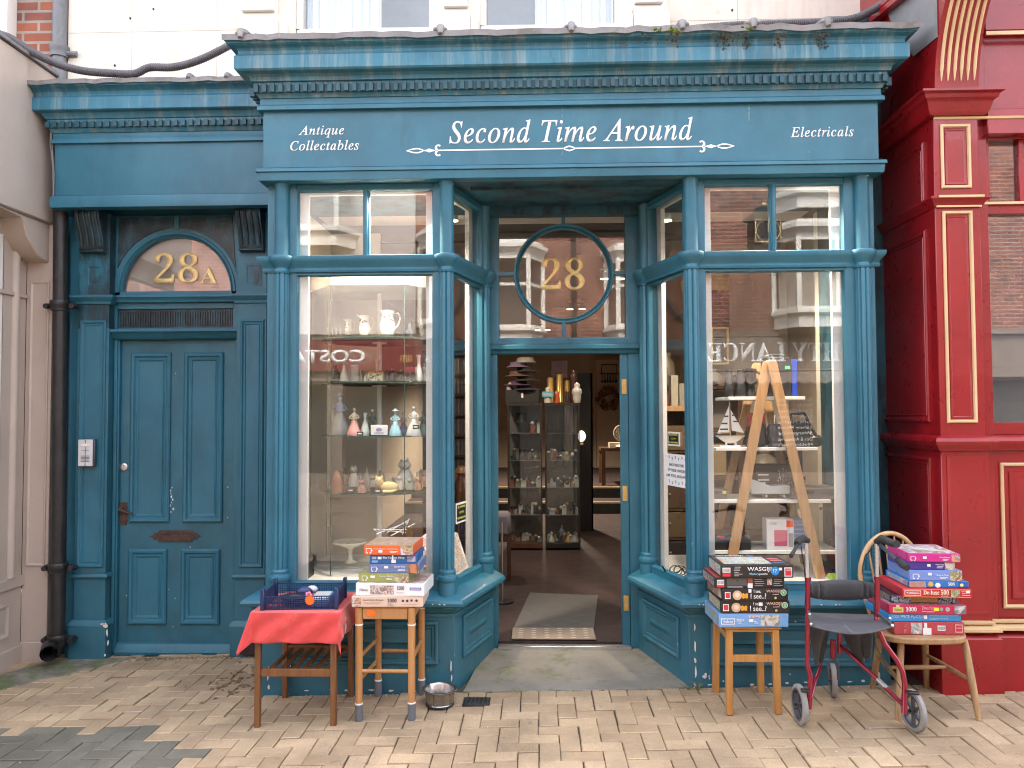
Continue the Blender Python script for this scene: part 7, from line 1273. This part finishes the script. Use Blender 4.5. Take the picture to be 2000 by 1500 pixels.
# crate: two bars lattices
crb = plain('navy plastic', (.012,.03,.10), .35); Yc = Y3+.03; a, b = AX(514,1185,Yc), AX(656,1185,Yc); cw = (b-a)/2; cz = g0+h3+.008
CR = thing('plastic_crate', 'navy blue lattice plastic crate holding records on the red towel', 'crate', ((a+b)/2, Yc, cz), 4); cd_ = .27; ch = .085
def lattice(p0, p1, z0, z1, nm):
    m = MB(); p0 = Vector(p0); p1 = Vector(p1); n = int((p1-p0).length/.0125); th = .003
    for i in range(n+1): p = p0+(p1-p0)*i/n; m.bar((p.x,p.y,z0),(p.x,p.y,z1), th if i % 6 else th*1.8, th)
    for k in range(7): z = z0+(z1-z0)*k/6; m.bar((p0.x,p0.y,z),(p1.x,p1.y,z), th, th*(2 if k in (0,6) else 1))
    return m.build(nm, crb, CR)
lattice((-cw,0,0),(cw,0,0),.004,ch*.82,'front_side'); lattice((-cw,cd_,0),(cw,cd_,0),.004,ch*.95,'back_side'); lattice((-cw,0,0),(-cw,cd_,0),.004,ch,'end_side'); lattice((cw,0,0),(cw,cd_,0),.004,ch,'end_side')
for x in (-cw, cw):
    for y in (0, cd_): m = MB(); m.box(x-.010,x+.010,y-.010 if y == 0 else y-.02,y+.02 if y == 0 else y+.010,0,ch+.028); m.build('corner_post', crb, CR, bev=.003)
m = MB(); [m.box(-cw,cw,cd_*k/8-.002,cd_*k/8+.002,.001,.004) for k in range(9)]; [m.box(-cw+2*cw*k/12-.002,-cw+2*cw*k/12+.002,0,cd_,.0045,.007) for k in range(13)]; m.build('base_grid', crb, CR)
cl = CR.location
def incr(x, y, z): a_ = R(4); return (cl.x+x*math.cos(a_)-y*math.sin(a_), cl.y+x*math.sin(a_)+y*math.cos(a_), cl.z+z)
for i, (x, y, z, r_, lab) in enumerate(((-.05,.11,.045,.075,'top black record with a brown label in the navy crate'), (-.05,.115,.036,.075,'second black record down in the navy crate'), (-.045,.11,.027,.074,'third brown record down in the navy crate'), (-.05,.112,.018,.074,'lowest black record in the navy crate'))):
    T = thing('record', lab, 'record', incr(x, y, z)); m = MB(); m.lathe([(0,0),(r_,0),(r_,.004),(0,.004)], n=40); m.build('disc', C((.10,.03,.03),.3) if i == 2 else black, T); m = MB(); m.lathe([(0,.0042),(.026,.0042),(.026,.005),(0,.005)], n=24); m.build('paper_label', C((.18,.06,.05)), T)
T = thing('blue_case', 'flat blue white topped case at the right of the navy crate', 'case', incr(.095,.12,.009), 4); m = MB(); m.box(-.05,.05,-.09,.1,0,.035); m.build('body', C((.03,.18,.45)), T, bev=.003); m = MB(); m.box(-.045,.04,-.085,.09,.0352,.040); m.build('white_lid', C((.6,.62,.62)), T)
T = thing('pink_flower', 'small pink plastic flower on the records in the navy crate', 'toy', incr(.035,.06,.062)); m = MB(); [m.ball((.012*math.cos(R(72*k)),0,.012*math.sin(R(72*k))),(.009,.004,.009)) for k in range(5)]; m.build('petals', C((.75,.25,.35)), T)
T = thing('price_star', 'orange star shaped price label on the front of the navy crate', 'price label', incr(.055,-.006,.02), 4); m = MB(); m.prism([((.027 if k % 2 else .021)*math.cos(R(15*k)), 0, .03+(.027 if k % 2 else .021)*math.sin(R(15*k))) for k in range(24)], (0,.0012,0)); m.build('star', C((.9,.16,.02)), T)
for x, y, z, r_, c, lab in ((-.02,.2,.05,.03,(.02,.03,.12),'navy knitted lump at the back of the crate'), (.02,.22,.06,.02,(.6,.6,.6),'white plastic piece at the back of the crate')): T = thing('crate_oddment', lab, 'oddment', incr(x,y,z)); m = MB(); m.ball((0,0,0),(r_*1.6,r_,r_)); m.build('body', C(c), T)
# ---- dog bowl
Y4 = GY(859,1388)+.085; DB = thing('dog_bowl', 'stainless steel dog bowl with a rolled rim standing beside the doorstep', 'bowl', (AX(859,1365,Y4), Y4, zg(-.4, Y4)+.001)); m = MB()
m.lathe([(.072,0), (.078,.004), (.076,.010), (.073,.012), (.086,.075), (.095,.080), (.100,.084), (.100,.088), (.095,.090), (.088,.088), (.083,.078), (.070,.014), (.0,.012)], n=48); m.build('body', steel, DB, smooth=50); wt = bpy.data.materials.new('water'); wt.use_nodes = True; wb = wt.node_tree.nodes['Principled BSDF']; wb.inputs['Transmission Weight'].default_value = 1; wb.inputs['Roughness'].default_value = 0; wb.inputs['IOR'].default_value = 1.33
m = MB(); m.lathe([(.070,0),(.079,0),(.079,.008),(.070,.008),(.070,0)], n=40); m.build('rubber_ring', blackm, DB)
# iron cover
Yd_ = GY(931,1371); xd_ = AX(931,1371,Yd_); T = thing('drain_cover', 'small dark patterned iron cover set in the paving by the doorstep', 'drain cover', (xd_, Yd_, zg(xd_, Yd_))); m = MB(); m.box(-.075,.075,-.06,.06,-.02,.006); m.build('plate', iron, T, bev=.002); m = MB()
for i in range(6):
    for j in range(5): m.ball((-.06+.024*i, -.045+.0225*j, .006), (.009,.007,.003), n=6, k=4)
m.build('raised_pattern', iron, T)
# ---- Windsor chair
Y5 = GY(1833,1407); gC = zg(2.05, Y5); a = at(1755,1405,Y5); b = at(1912,1405,Y5-.02); seatz = AZ(1820,1246,Y5+.0)-gC
fl_, fr2 = AX(1757,1250,4.06), AX(1886,1250,4.06); bl, br = AX(1716,1240,4.42), AX(1808,1240,4.42); cxx = (fl_+fr2)/2
CH = thing('windsor_chair', 'pale worn hoop backed wooden chair piled with jigsaw boxes in front of the red shop', 'chair', (cxx, 4.2, gC)); Mc = loc(CH)
def cb(): m = MB(); m.M = Mc.copy(); return m
hs = gC+seatz; Yq = Y5+.19
m = cb(); sp_ = []; 
for k in range(40):
    t = 2*math.pi*k/40; x = math.copysign(abs(math.cos(t))**.6, math.cos(t)); y = math.copysign(abs(math.sin(t))**.7, math.sin(t)); w_ = .228 if y < 0 else .20; sp_.append((cxx+.004+x*w_, Yq+y*.205))
m.prism([(x, y, hs-.032) for x, y in sp_], (0,0,.032)); m.build('seat', beech, CH, bev=.008, seg=3)
def tl(a, b, r0, r1, nm, bulge=1.0):
    a = Vector(a); b = Vector(b); m = cb(); P_ = [a+(b-a)*t for t in (0,.1,.3,.5,.7,.9,1)]; m.tube(P_, [r0*.8, r0, (r0+r1)/2*1.12*bulge, (r0+r1)/2*1.15*bulge, (r0+r1)/2*1.1*bulge, r1, r1*.85], 14); return m.build(nm, beech, CH)
F = {}
for k, (px0, Yt, px1, py1, Yb_) in {'fl': (1760,Y5+.08,1753,1407,Y5), 'fr': (1884,Y5+.08,1912,1408,Y5-.01), 'bl': (1722,Y5+.34,1704,1345,GY(1704,1345)), 'br': (1806,Y5+.34,1810,1344,GY(1810,1343))}.items():
    t_ = Vector((AX(px0,1250,Yt), Yt, hs-.031)); x = AX(px1,py1,Yb_); g_ = Vector((x, Yb_, zg(x,Yb_))); F[k] = (t_, g_); tl(t_, g_, .017, .0145, 'leg')
mid = lambda k, f: F[k][0]+(F[k][1]-F[k][0])*f
tl(mid('fl',.52), mid('bl',.45), .009, .009, 'stretcher', 1.2); tl(mid('fr',.52), mid('br',.45), .009, .009, 'stretcher', 1.2); tl((mid('fl',.52)+mid('bl',.45))/2, (mid('fr',.52)+mid('br',.45))/2, .009, .009, 'stretcher', 1.2)
hx0, hx1 = AX(1692,1180,4.47), AX(1806,1130,4.47); hc = (hx0+hx1)/2; hw = (AX(1806,1060,4.47)-AX(1688,1060,4.47))/2*1.02; ht = AZ(1746,1043,4.50); Yh = Y5+.37; hoop = []
for k in range(33):
    t = math.pi*k/32; z_ = hs+(ht-hs)*(.30+.70*math.sin(t)) if True else 0
    hoop.append(Vector((hc-hw*math.cos(t), Yh+.07, hs+(ht-hs)*.48+(ht-hs)*.52*math.sin(t))))
hoop = [Vector((hc-hw*.80, Yh-.0, hs-.005)), Vector((hc-hw*.92, Yh+.025, hs+(ht-hs)*.2)), Vector((hc-hw*.98, Yh+.05, hs+(ht-hs)*.35))]+hoop+[Vector((hc+hw*.98, Yh+.05, hs+(ht-hs)*.35)), Vector((hc+hw*.92, Yh+.025, hs+(ht-hs)*.2)), Vector((hc+hw*.80, Yh-.0, hs-.005))]
m = cb(); m.tube(hoop, .0135, 12); m.build('hoop_back', wood('pale bent hoop', (.58,.38,.19), (.46,.29,.14)), CH)
for k in range(6):
    f = -1+2*(k+.5)/6; x1_ = hc+hw*f*.86; zt_ = hs+(ht-hs)*.48+(ht-hs)*.52*math.sqrt(max(0, 1-(f*.86)**2)); tl((hc+hw*f*.6, Yh-.0, hs-.005), (x1_, Yh+.07, zt_-.004), .006, .005, 'spindle')
# boxes on the chair
z = hs+.0005; Yb = Y5+.05; rdk = (.36,.03,.045)
T, z = pbox('dull red jigsaw box with a torn white patch, lowest on the chair', 1747, 1883, 1236, 24, .30, Yb, (.40,.05,.065), z, rz=-1, items=[('r',.24,.40,.1,.95,picture('grey photo print',[(.1,.1,.1),(.5,.5,.5),(.2,.2,.2),(.65,.65,.65)],13),'picture'), ('r',.41,.53,.02,.55,wh,'torn_patch'), ('r',.43,.47,.5,.95,wh,'torn_patch'), ('b',.62,.73,.35,.75), ('r',.87,.975,.22,.85,C((.6,.35,.33)),'maker_badge'), ('r',.88,.965,.3,.78,C((.45,.03,.05)),'maker_badge'), ('t','JUMBO',.885,.96,.5,.62,C((.65,.45,.42)),I), ('l',.16,.20,(.2,.35,.5,.65,.8),.06,C((.6,.3,.3)))])
T, z = pbox('sky blue jigsaw box, second from the bottom on the chair', 1736, 1877, 1211, 14.5, .29, Yb+.01, (.035,.26,.60), z+.001, rz=0, items=[('t','1000 PIECE PUZZLE',.05,.49,.45,.85,C((.45,.6,.75)),I), ('s',.49,.53,.35,.85), ('l',.56,.98,(.72,),.1,C((.4,.55,.7))), ('t','SQUIRREL MONKEY',.56,.82,.2,.5,C((.4,.55,.7)),I)])
T, z = pbox('crimson jigsaw box with a yellow price sticker, third from the bottom on the chair', 1738, 1887, 1195, 18, .30, Yb-.005, (.50,.02,.085), z+.001, rz=-1.5, top=dots, side=C((.45,.03,.08)), items=[('r',.045,.18,.2,.72,C((.6,.6,.2)),'maker_badge'), ('r',.055,.17,.27,.65,C((.55,.5,.15)),'maker_badge'), ('t','Falcon',.065,.16,.33,.6,C((.2,.25,.03)),mb), ('r',.09,.13,.73,.98,C((.6,.6,.4)),'badge_ribbon'), ('t','1000',.21,.35,.3,.78,wh,mb), ('t','Times Past',.42,.58,.52,.85,C((.8,.45,.5)),mi), ('t','love puzzle',.42,.58,.2,.42,C((.8,.5,.5)),I), ('r',.575,.64,.38,.72,C((.8,.75,.05)),'yellow_sticker'), ('o',.67,.55,.2,C((.3,.3,.28)),'stamp_pair'), ('o',.75,.55,.24,C((.4,.38,.36)),'stamp_pair'), ('r',.84,.985,.12,.9,picture('street print',[(.4,.4,.4),(.6,.6,.6),(.15,.15,.15)],16),'picture')])
T, z = pbox('thin starry black jigsaw box with a gold banner, fourth from the bottom on the chair', 1742, 1866, 1177, 14, .27, Yb+.03, (.02,.015,.03), z+.001, rz=-2, side=pc6, items=[('r',.0,.30,.05,.95,dots,'starry_print'), ('r',.30,.72,.1,.9,C((.35,.2,.04)),'gold_banner'), ('r',.73,.99,.05,.95,dots,'starry_print')])
T, z = pbox('bright red jigsaw box with gold outlines jutting out of the pile on the chair', 1764, 1896, 1162, 16.5, .34, Yb-.02, (.50,.02,.03), z+.001, rz=-3, side=C((.45,.03,.04)), items=[('r',.01,.99,.9,.94,C((.7,.45,.2)),'gold_line'), ('r',.01,.99,.05,.09,C((.7,.45,.2)),'gold_line'), ('r',.03,.27,.22,.8,C((.75,.6,.5)),'maker_badge'), ('r',.04,.26,.3,.72,C((.5,.02,.03)),'maker_badge'), ('t','Waddingtons',.055,.245,.36,.64,wh,mb), ('t','De-luxe 500',.30,.67,.35,.88,C((.8,.65,.5)),mb), ('t','PUZZLE',.56,.66,.14,.26,C((.7,.5,.3)),I), ('r',.70,.83,.12,.88,pc2,'picture'), ('l',.85,.98,(.3,.5,.7),.05,C((.75,.5,.4))), ('s',.92,.97,.6,.85)])
T, z = pbox('bright blue jigsaw box with a small white bear, fourth from the top on the chair', 1777, 1891, 1145, 12.5, .30, Yb+.0, (.02,.17,.48), z+.001, rz=-2, side=picture('blue ship side', [(.02,.3,.6),(.4,.2,.15),(.1,.4,.6),(.5,.45,.4)], 18), items=[('r',.0,.28,.05,.95,picture('red title print',[(.4,.1,.06),(.3,.3,.35),(.45,.2,.12)],60),'title_print'), ('o',.36,.55,.4,C((.6,.4,.1)),'medal'), ('o',.48,.4,.4,wh,'white_bear'), ('t','500',.65,.76,.35,.85,wh,mb), ('r',.83,.98,.1,.9,C((.02,.10,.38)),'badge'), ('o',.88,.45,.25,C((.8,.75,.2)),'yellow_dot')])
T, z = pbox('periwinkle blue jigsaw box, third from the top on the chair', 1778, 1878, 1132, 20, .30, Yb+.005, (.17,.27,.62), z+.001, rz=-4, top=pc5, side=C((.15,.24,.55)), items=[('r',.77,.995,.02,.98,pc2,'picture'), ('j',.12,.42,.28,wh,C((.17,.27,.62))), ('s',.35,.42,.52,.76), ('t','Village at Dusk',.49,.74,.45,.62,wh,I), ('l',.56,.74,(.2,.32),.05,wh)])
T, z = pbox('deep purple jigsaw box, second from the top on the chair', 1776, 1864, 1110, 15, .28, Yb+.01, (.055,.03,.25), z+.001, rz=-3, side=C((.07,.05,.30)), items=[('r',.78,.995,.02,.98,pc5,'picture'), ('s',.40,.47,.42,.74), ('t','Greek Coast',.58,.76,.6,.8,wh,I), ('l',.6,.76,(.25,.4),.06,wh)])
T, z = pbox('magenta pink jigsaw box with a kitten coloured lid crowning the pile on the chair', 1776, 1874, 1096, 16, .30, Yb+.0, (.55,.025,.24), z+.001, rz=-5, top=pc8, side=C((.5,.03,.22)), items=[('r',.83,.995,.08,.92,pc3,'picture'), ('j',.09,.42,.28,wh,C((.55,.025,.24))), ('s',.28,.35,.38,.66), ('t','Kitchen Memories',.60,.80,.5,.68,wh,I), ('l',.66,.80,(.22,.34),.05,wh)])
# ---- three wheeled walker
mar = plain('maroon metallic tube', (.28,.012,.035), .22, metal=.55, coat=.6); fab = mat('dark grey nylon', (.035,.035,.04), .7, var=.15, vs=8, bump=.3, bs=40, sheen=.2); fabs = mat('worn grey nylon seat', (.075,.075,.085), .75, var=.12, vs=7, bump=.3, bs=90); tyre = mat('grey rubber tyre', (.26,.25,.24), .85, var=.15, vs=12)
WK = thing('walker', 'maroon framed three wheeled walker with grey seat and black hand grips', 'walker', (AX(1660,1390,4.0), 4.0, zg(1.75,4.0))); Mw = loc(WK)
def wb_(): m = MB(); m.M = Mw.copy(); return m
W = lambda px, py, Y: at(px, py, Y)
def wt_(pts, r_, nm, mt=mar, n=12): m = wb_(); m.tube([W(*p) for p in pts], r_, n); return m.build(nm, mt, WK)
wt_([(1578,1130,4.05), (1578,1180,4.05), (1577,1250,4.05), (1577,1300,4.04), (1583,1318,4.03), (1580,1385,4.0)], .0125, 'frame_tube')
wt_([(1713,1128,3.98), (1713,1205,3.98)], .0125, 'frame_tube'); wt_([(1712,1205,3.98), (1717,1232,3.96), (1728,1258,3.95), (1752,1290,3.93), (1763,1312,3.92), (1767,1335,3.91), (1766,1394,3.88)], .0125, 'frame_tube')
wt_([(1643,1262,4.22), (1714,1327,4.05), (1764,1377,3.90)], .0105, 'cross_tube'); wt_([(1714,1327,4.049), (1733,1345,3.995)], .0125, 'cross_clamp', silver); wt_([(1603,1300,4.2), (1592,1330,4.1), (1580,1378,4.01)], .0095, 'cross_tube')
wt_([(1640,1236,4.24), (1640,1276,4.24)], .013, 'fork_stem'); wt_([(1627,1250,4.30), (1627,1285,4.30)], .016, 'fork_stem', mar)
wt_([(1575,1057,4.06), (1577,1131,4.05)], .0095, 'height_tube', silver); wt_([(1712,1062,3.98), (1713,1129,3.98)], .0095, 'height_tube', silver)
for p in ((1578,1130,4.05), (1713,1128,3.98)): a = W(*p); m = wb_(); m.tube([a+Vector((0,0,-.012)), a+Vector((0,0,.006))], .0150, 12); m.build('clamp_ring', mar, WK)
def hand(pts, rs): m = wb_(); m.tube([W(*p) for p in pts], rs, 14); return m.build('hand_grip', blackm, WK)
hand([(1578,1056,4.06), (1568,1052,4.03), (1560,1056,3.98), (1556,1062,3.95)], [.014,.018,.018,.014]); hand([(1562,1058,4.0), (1553,1072,3.90), (1545,1086,3.82)], [.009,.008,.010])
hand([(1711,1058,3.98), (1722,1052,3.93), (1740,1060,3.82), (1752,1063,3.76)], [.013,.019,.018,.017]); m = wb_(); m.bar(W(1716,1062,3.97), W(1764,1104,3.78), .022, .012); m.build('brake_lever', plasticd, WK, bev=.004); hand([(1752,1092,3.80), (1762,1102,3.76), (1772,1109,3.72)], [.012,.017,.015])
wt_([(1564,1060,4.0), (1567,1085,4.02), (1571,1110,4.05), (1574,1150,4.06), (1572,1190,4.06)], .0025, 'brake_cable', black, 6); wt_([(1705,1070,4.0), (1690,1085,4.05), (1684,1110,4.06), (1688,1140,4.05), (1706,1170,4.0), (1710,1260,3.99), (1732,1300,3.97), (1760,1345,3.94)], .0025, 'brake_cable', black, 6)
# back strap
m = wb_(); V = []; n = 24
for i in range(n+1):
    u = i/n; px = 1580+131*u; Y = 4.06-.06*u+.05*math.sin(math.pi*u); top = 1141-9*math.sin(math.pi*min(1,max(0,(u-.02)/.96)))**.5; bot = 1164+9*math.sin(math.pi*u)**.5; rip = .009*math.sin(u*85)*(1 if u < .24 or u > .74 else .12)
    for k in range(5): f = k/4; p = at(px, top+(bot-top)*f, Y); V.append(p+Vector((0, -.012*math.sin(math.pi*f)+rip, 0)))
m.add(V, [(5*i+j, 5*i+5+j, 5*i+6+j, 5*i+1+j) for i in range(n) for j in range(4)]); o = m.build('back_strap', fab, WK, smooth=80); md = o.modifiers.new('thick','SOLIDIFY'); md.thickness = .008
for px, py, Y in ((1580,1190,4.06), (1710,1190,3.99)): pass
# seat sling: side bars and cloth
m = wb_(); ns, nt = 20, 12; V = []
bk0, bk1 = W(1578,1196,4.20), W(1712,1200,4.16); f0_, f1_ = W(1582,1218,3.86), W(1748,1218,3.78)
for i in range(ns+1):
    u = i/ns
    for j in range(nt+1):
        v = j/nt; p = (bk0*(1-u)+bk1*u)*(1-v)+(f0_*(1-u)+f1_*u)*v; e = math.sin(math.pi*u); p = p+Vector((0, (-.035*v+.045*(1-v))*e*1.0, -.028*e*(.4+.6*v)-(.008 if v > .9 else 0))); V.append(p)
m.add(V, [(i*(nt+1)+j, i*(nt+1)+j+1, (i+1)*(nt+1)+j+1, (i+1)*(nt+1)+j) for i in range(ns) for j in range(nt)]); o = m.build('seat', fabs, WK, smooth=80); md = o.modifiers.new('thick','SOLIDIFY'); md.thickness = .006
for a, b in ((W(1578,1193,4.05), W(1586,1222,3.84)), (W(1712,1196,3.99), W(1746,1224,3.77))): m = wb_(); m.bar(a, b, .012, .012); m.build('seat_rail', plasticd, WK)
m = wb_(); [m.ball(W(*p), .008, n=8, k=5) for p in ((1581,1200,3.98), (1584,1219,3.84), (1743,1222,3.77), (1738,1208,3.86))]; m.build('rivets', silver, WK)
m = wb_(); m.bar(W(1650,1221,3.815), W(1663,1235,3.79), .007, .004); m.build('pull_tab', greyft, WK)
# hanging bag panels
for (q0, q1, q2, q3, lab) in (((1580,1225,4.08),(1620,1232,4.2),(1604,1292,4.22),(1592,1298,4.12),0), ((1645,1236,4.2),(1704,1228,4.06),(1700,1280,4.10),(1678,1296,4.16),0)):
    a, b, c, d = W(*q0), W(*q1), W(*q2), W(*q3); m = wb_(); V = []; n = 10
    for i in range(n+1):
        for j in range(n+1): u, v = i/n, j/n; p = (a*(1-u)+b*u)*(1-v)+(d*(1-u)+c*u)*v; V.append(p+Vector((0, .015*math.sin(u*9+v*3), .006*math.sin(u*14)*v)))
    m.add(V, [(i*(n+1)+j, i*(n+1)+j+1, (i+1)*(n+1)+j+1, (i+1)*(n+1)+j) for i in range(n) for j in range(n)]); o = m.build('bag_panel', fab, WK, smooth=80); md = o.modifiers.new('thick','SOLIDIFY'); md.thickness = .006
def wheel(px, py, Y, r_, yaw, lab, w_=.028):
    c = W(px, py, Y); c.z = zg(c.x, c.y)+r_+.0015; R_ = Mw @ Matrix.Translation(c) @ Matrix.Rotation(R(yaw), 4, 'Z') @ Matrix.Rotation(R(90), 4, 'Y')
    m = MB(); m.M = R_; m.lathe([(r_*.80,-w_/2), (r_*.93,-w_/2), (r_,-w_*.3), (r_,w_*.3), (r_*.93,w_/2), (r_*.80,w_/2), (r_*.80,-w_/2)], n=40); ty_ = m.build('wheel', tyre, WK, smooth=50)
    m = MB(); m.M = R_; m.lathe([(r_*.70,-w_*.42), (r_*.805,-w_*.42), (r_*.805,w_*.42), (r_*.70,w_*.42), (r_*.70,-w_*.42)], n=32); m.lathe([(0,-w_*.55), (.014,-w_*.55), (.014,w_*.55), (0,w_*.55)], n=14)
    for k in range(6): a = R(60*k); m.bar((.012*math.cos(a),.012*math.sin(a),0), (r_*.72*math.cos(a),r_*.72*math.sin(a),0), .014, w_*.5, up=(0,0,1))
    m.build('rim', plasticd, ty_); m = MB(); m.M = R_; m.lathe([(0,-w_*.9),(.007,-w_*.9),(.007,-w_*.5),(0,-w_*.5)], n=10); m.build('axle', black, ty_)
wheel(1562,1382,GY(1562,1417)+.01,.098,1,''); wheel(1784,1392,GY(1784,1430)+.01,.098,7,''); wheel(1627,1330,GY(1627,1361),.088,-13,'')
for px, py, Y, w_ in ((1572,1348,3.98,.035), (1782,1352,3.87,.045)): a = W(px,py,Y); m = wb_(); m.bar(a+Vector((-w_*.6,0,0)), a+Vector((w_*.6,-.01,-.002)), .03, .014); m.build('brake_block', black, WK, bev=.004)
m = wb_(); a = W(1627,1290,4.30); z_ = a.z; m.tube([a+Vector((-.025,0,-.10)), a+Vector((-.025,0,-.01)), a+Vector((0,0,.012)), a+Vector((.025,0,-.01)), a+Vector((.025,0,-.10))], .007, 10); m.build('rear_fork', plasticd, WK)
# ------------------------------------------------------------------ weeds, leaf litter, chips of paint along the foot of the front
weed = mat('dry grass blade', (.20,.19,.07), .8, var=.4, vs=40); litm = mat('dead leaf', (.16,.10,.055), .9, var=.5, vs=60); chipm = mat('fallen paint flake', (.6,.58,.54), .8, var=.2, vs=40)
for px, py, n, s_, lab in ((1362,1345,26,.055,'tuft of dry grass at the right hand corner of the doorstep'), (1345,1346,10,.035,'small weed at the edge of the doorstep'), (560,1338,14,.03,'low weeds at the foot of the left stall riser'), (505,1330,10,.035,'weeds at the corner by the side table')):
    Y = 4.575; p = at(px, py, Y); T = thing('weed', lab, 'weed', (p.x, Y, zg(p.x,Y))); m = MB()
    for k in range(n): a = random.uniform(0,6.28); l_ = s_*random.uniform(.5,1.2); dx, dy = math.cos(a)*l_*.8, math.sin(a)*l_*.4-.01; m.tube([(dx*.1,dy*.1,0), (dx*.5,dy*.5,l_*.6), (dx,dy,l_*.75)], [.0016,.0012,.0003], 4)
    m.build('blades', weed, T)
def litter(nm, mt, n, fn, sz, hh=.004):
    m = MB()
    for _ in range(n):
        x, y = fn(); s_ = sz*random.uniform(.4,1.3); a = random.uniform(0,6.28); z_ = zg(x,y)+.001
        m.prism([(x+s_*math.cos(a+k)*random.uniform(.5,1), y+s_*math.sin(a+k)*random.uniform(.5,1), z_+random.uniform(0,hh)) for k in (0,1.5,2.8,4.4)], (0,0,.0012))
    return struct(m.build(nm, mt, smooth=0), 'stuff')
litter('leaf_litter', litm, 75, lambda: (random.gauss(-1.80,.10), min(5.33, random.gauss(4.85,.16))), .018, .012)
litter('grit', litm, 500, lambda: (random.uniform(-3.1,-1.6), 5.36-abs(random.gauss(0,.03))), .006)
litter('paint_flakes', chipm, 260, lambda: random.choice([(random.uniform(-1.55,-.5), 4.585-abs(random.gauss(0,.012))), (random.uniform(.95,1.95), 4.585-abs(random.gauss(0,.012))), (random.uniform(-3.0,-1.7), 5.35-abs(random.gauss(0,.03))), (random.uniform(-3.0,2.5), random.uniform(3.6,4.5)) if random.random() < .18 else (random.uniform(-1.5,-.5), 4.58)]), .0055)
litter('joint_moss', moss, 420, lambda: (lambda t: (AX(905,1350,4.6)+(jl0-AX(905,1350,4.6))*t+random.gauss(0,.012)+.02, 4.61+.66*t))(random.random()) if random.random() < .4 else ((lambda t: (AX(1345,1350,4.6)+(jr1-AX(1345,1350,4.6))*t+random.gauss(0,.012)-.03, 4.61+.66*t))(random.random()) if random.random() < .6 else (random.uniform(-.45,.9), 4.59+random.gauss(0,.006))), .006)
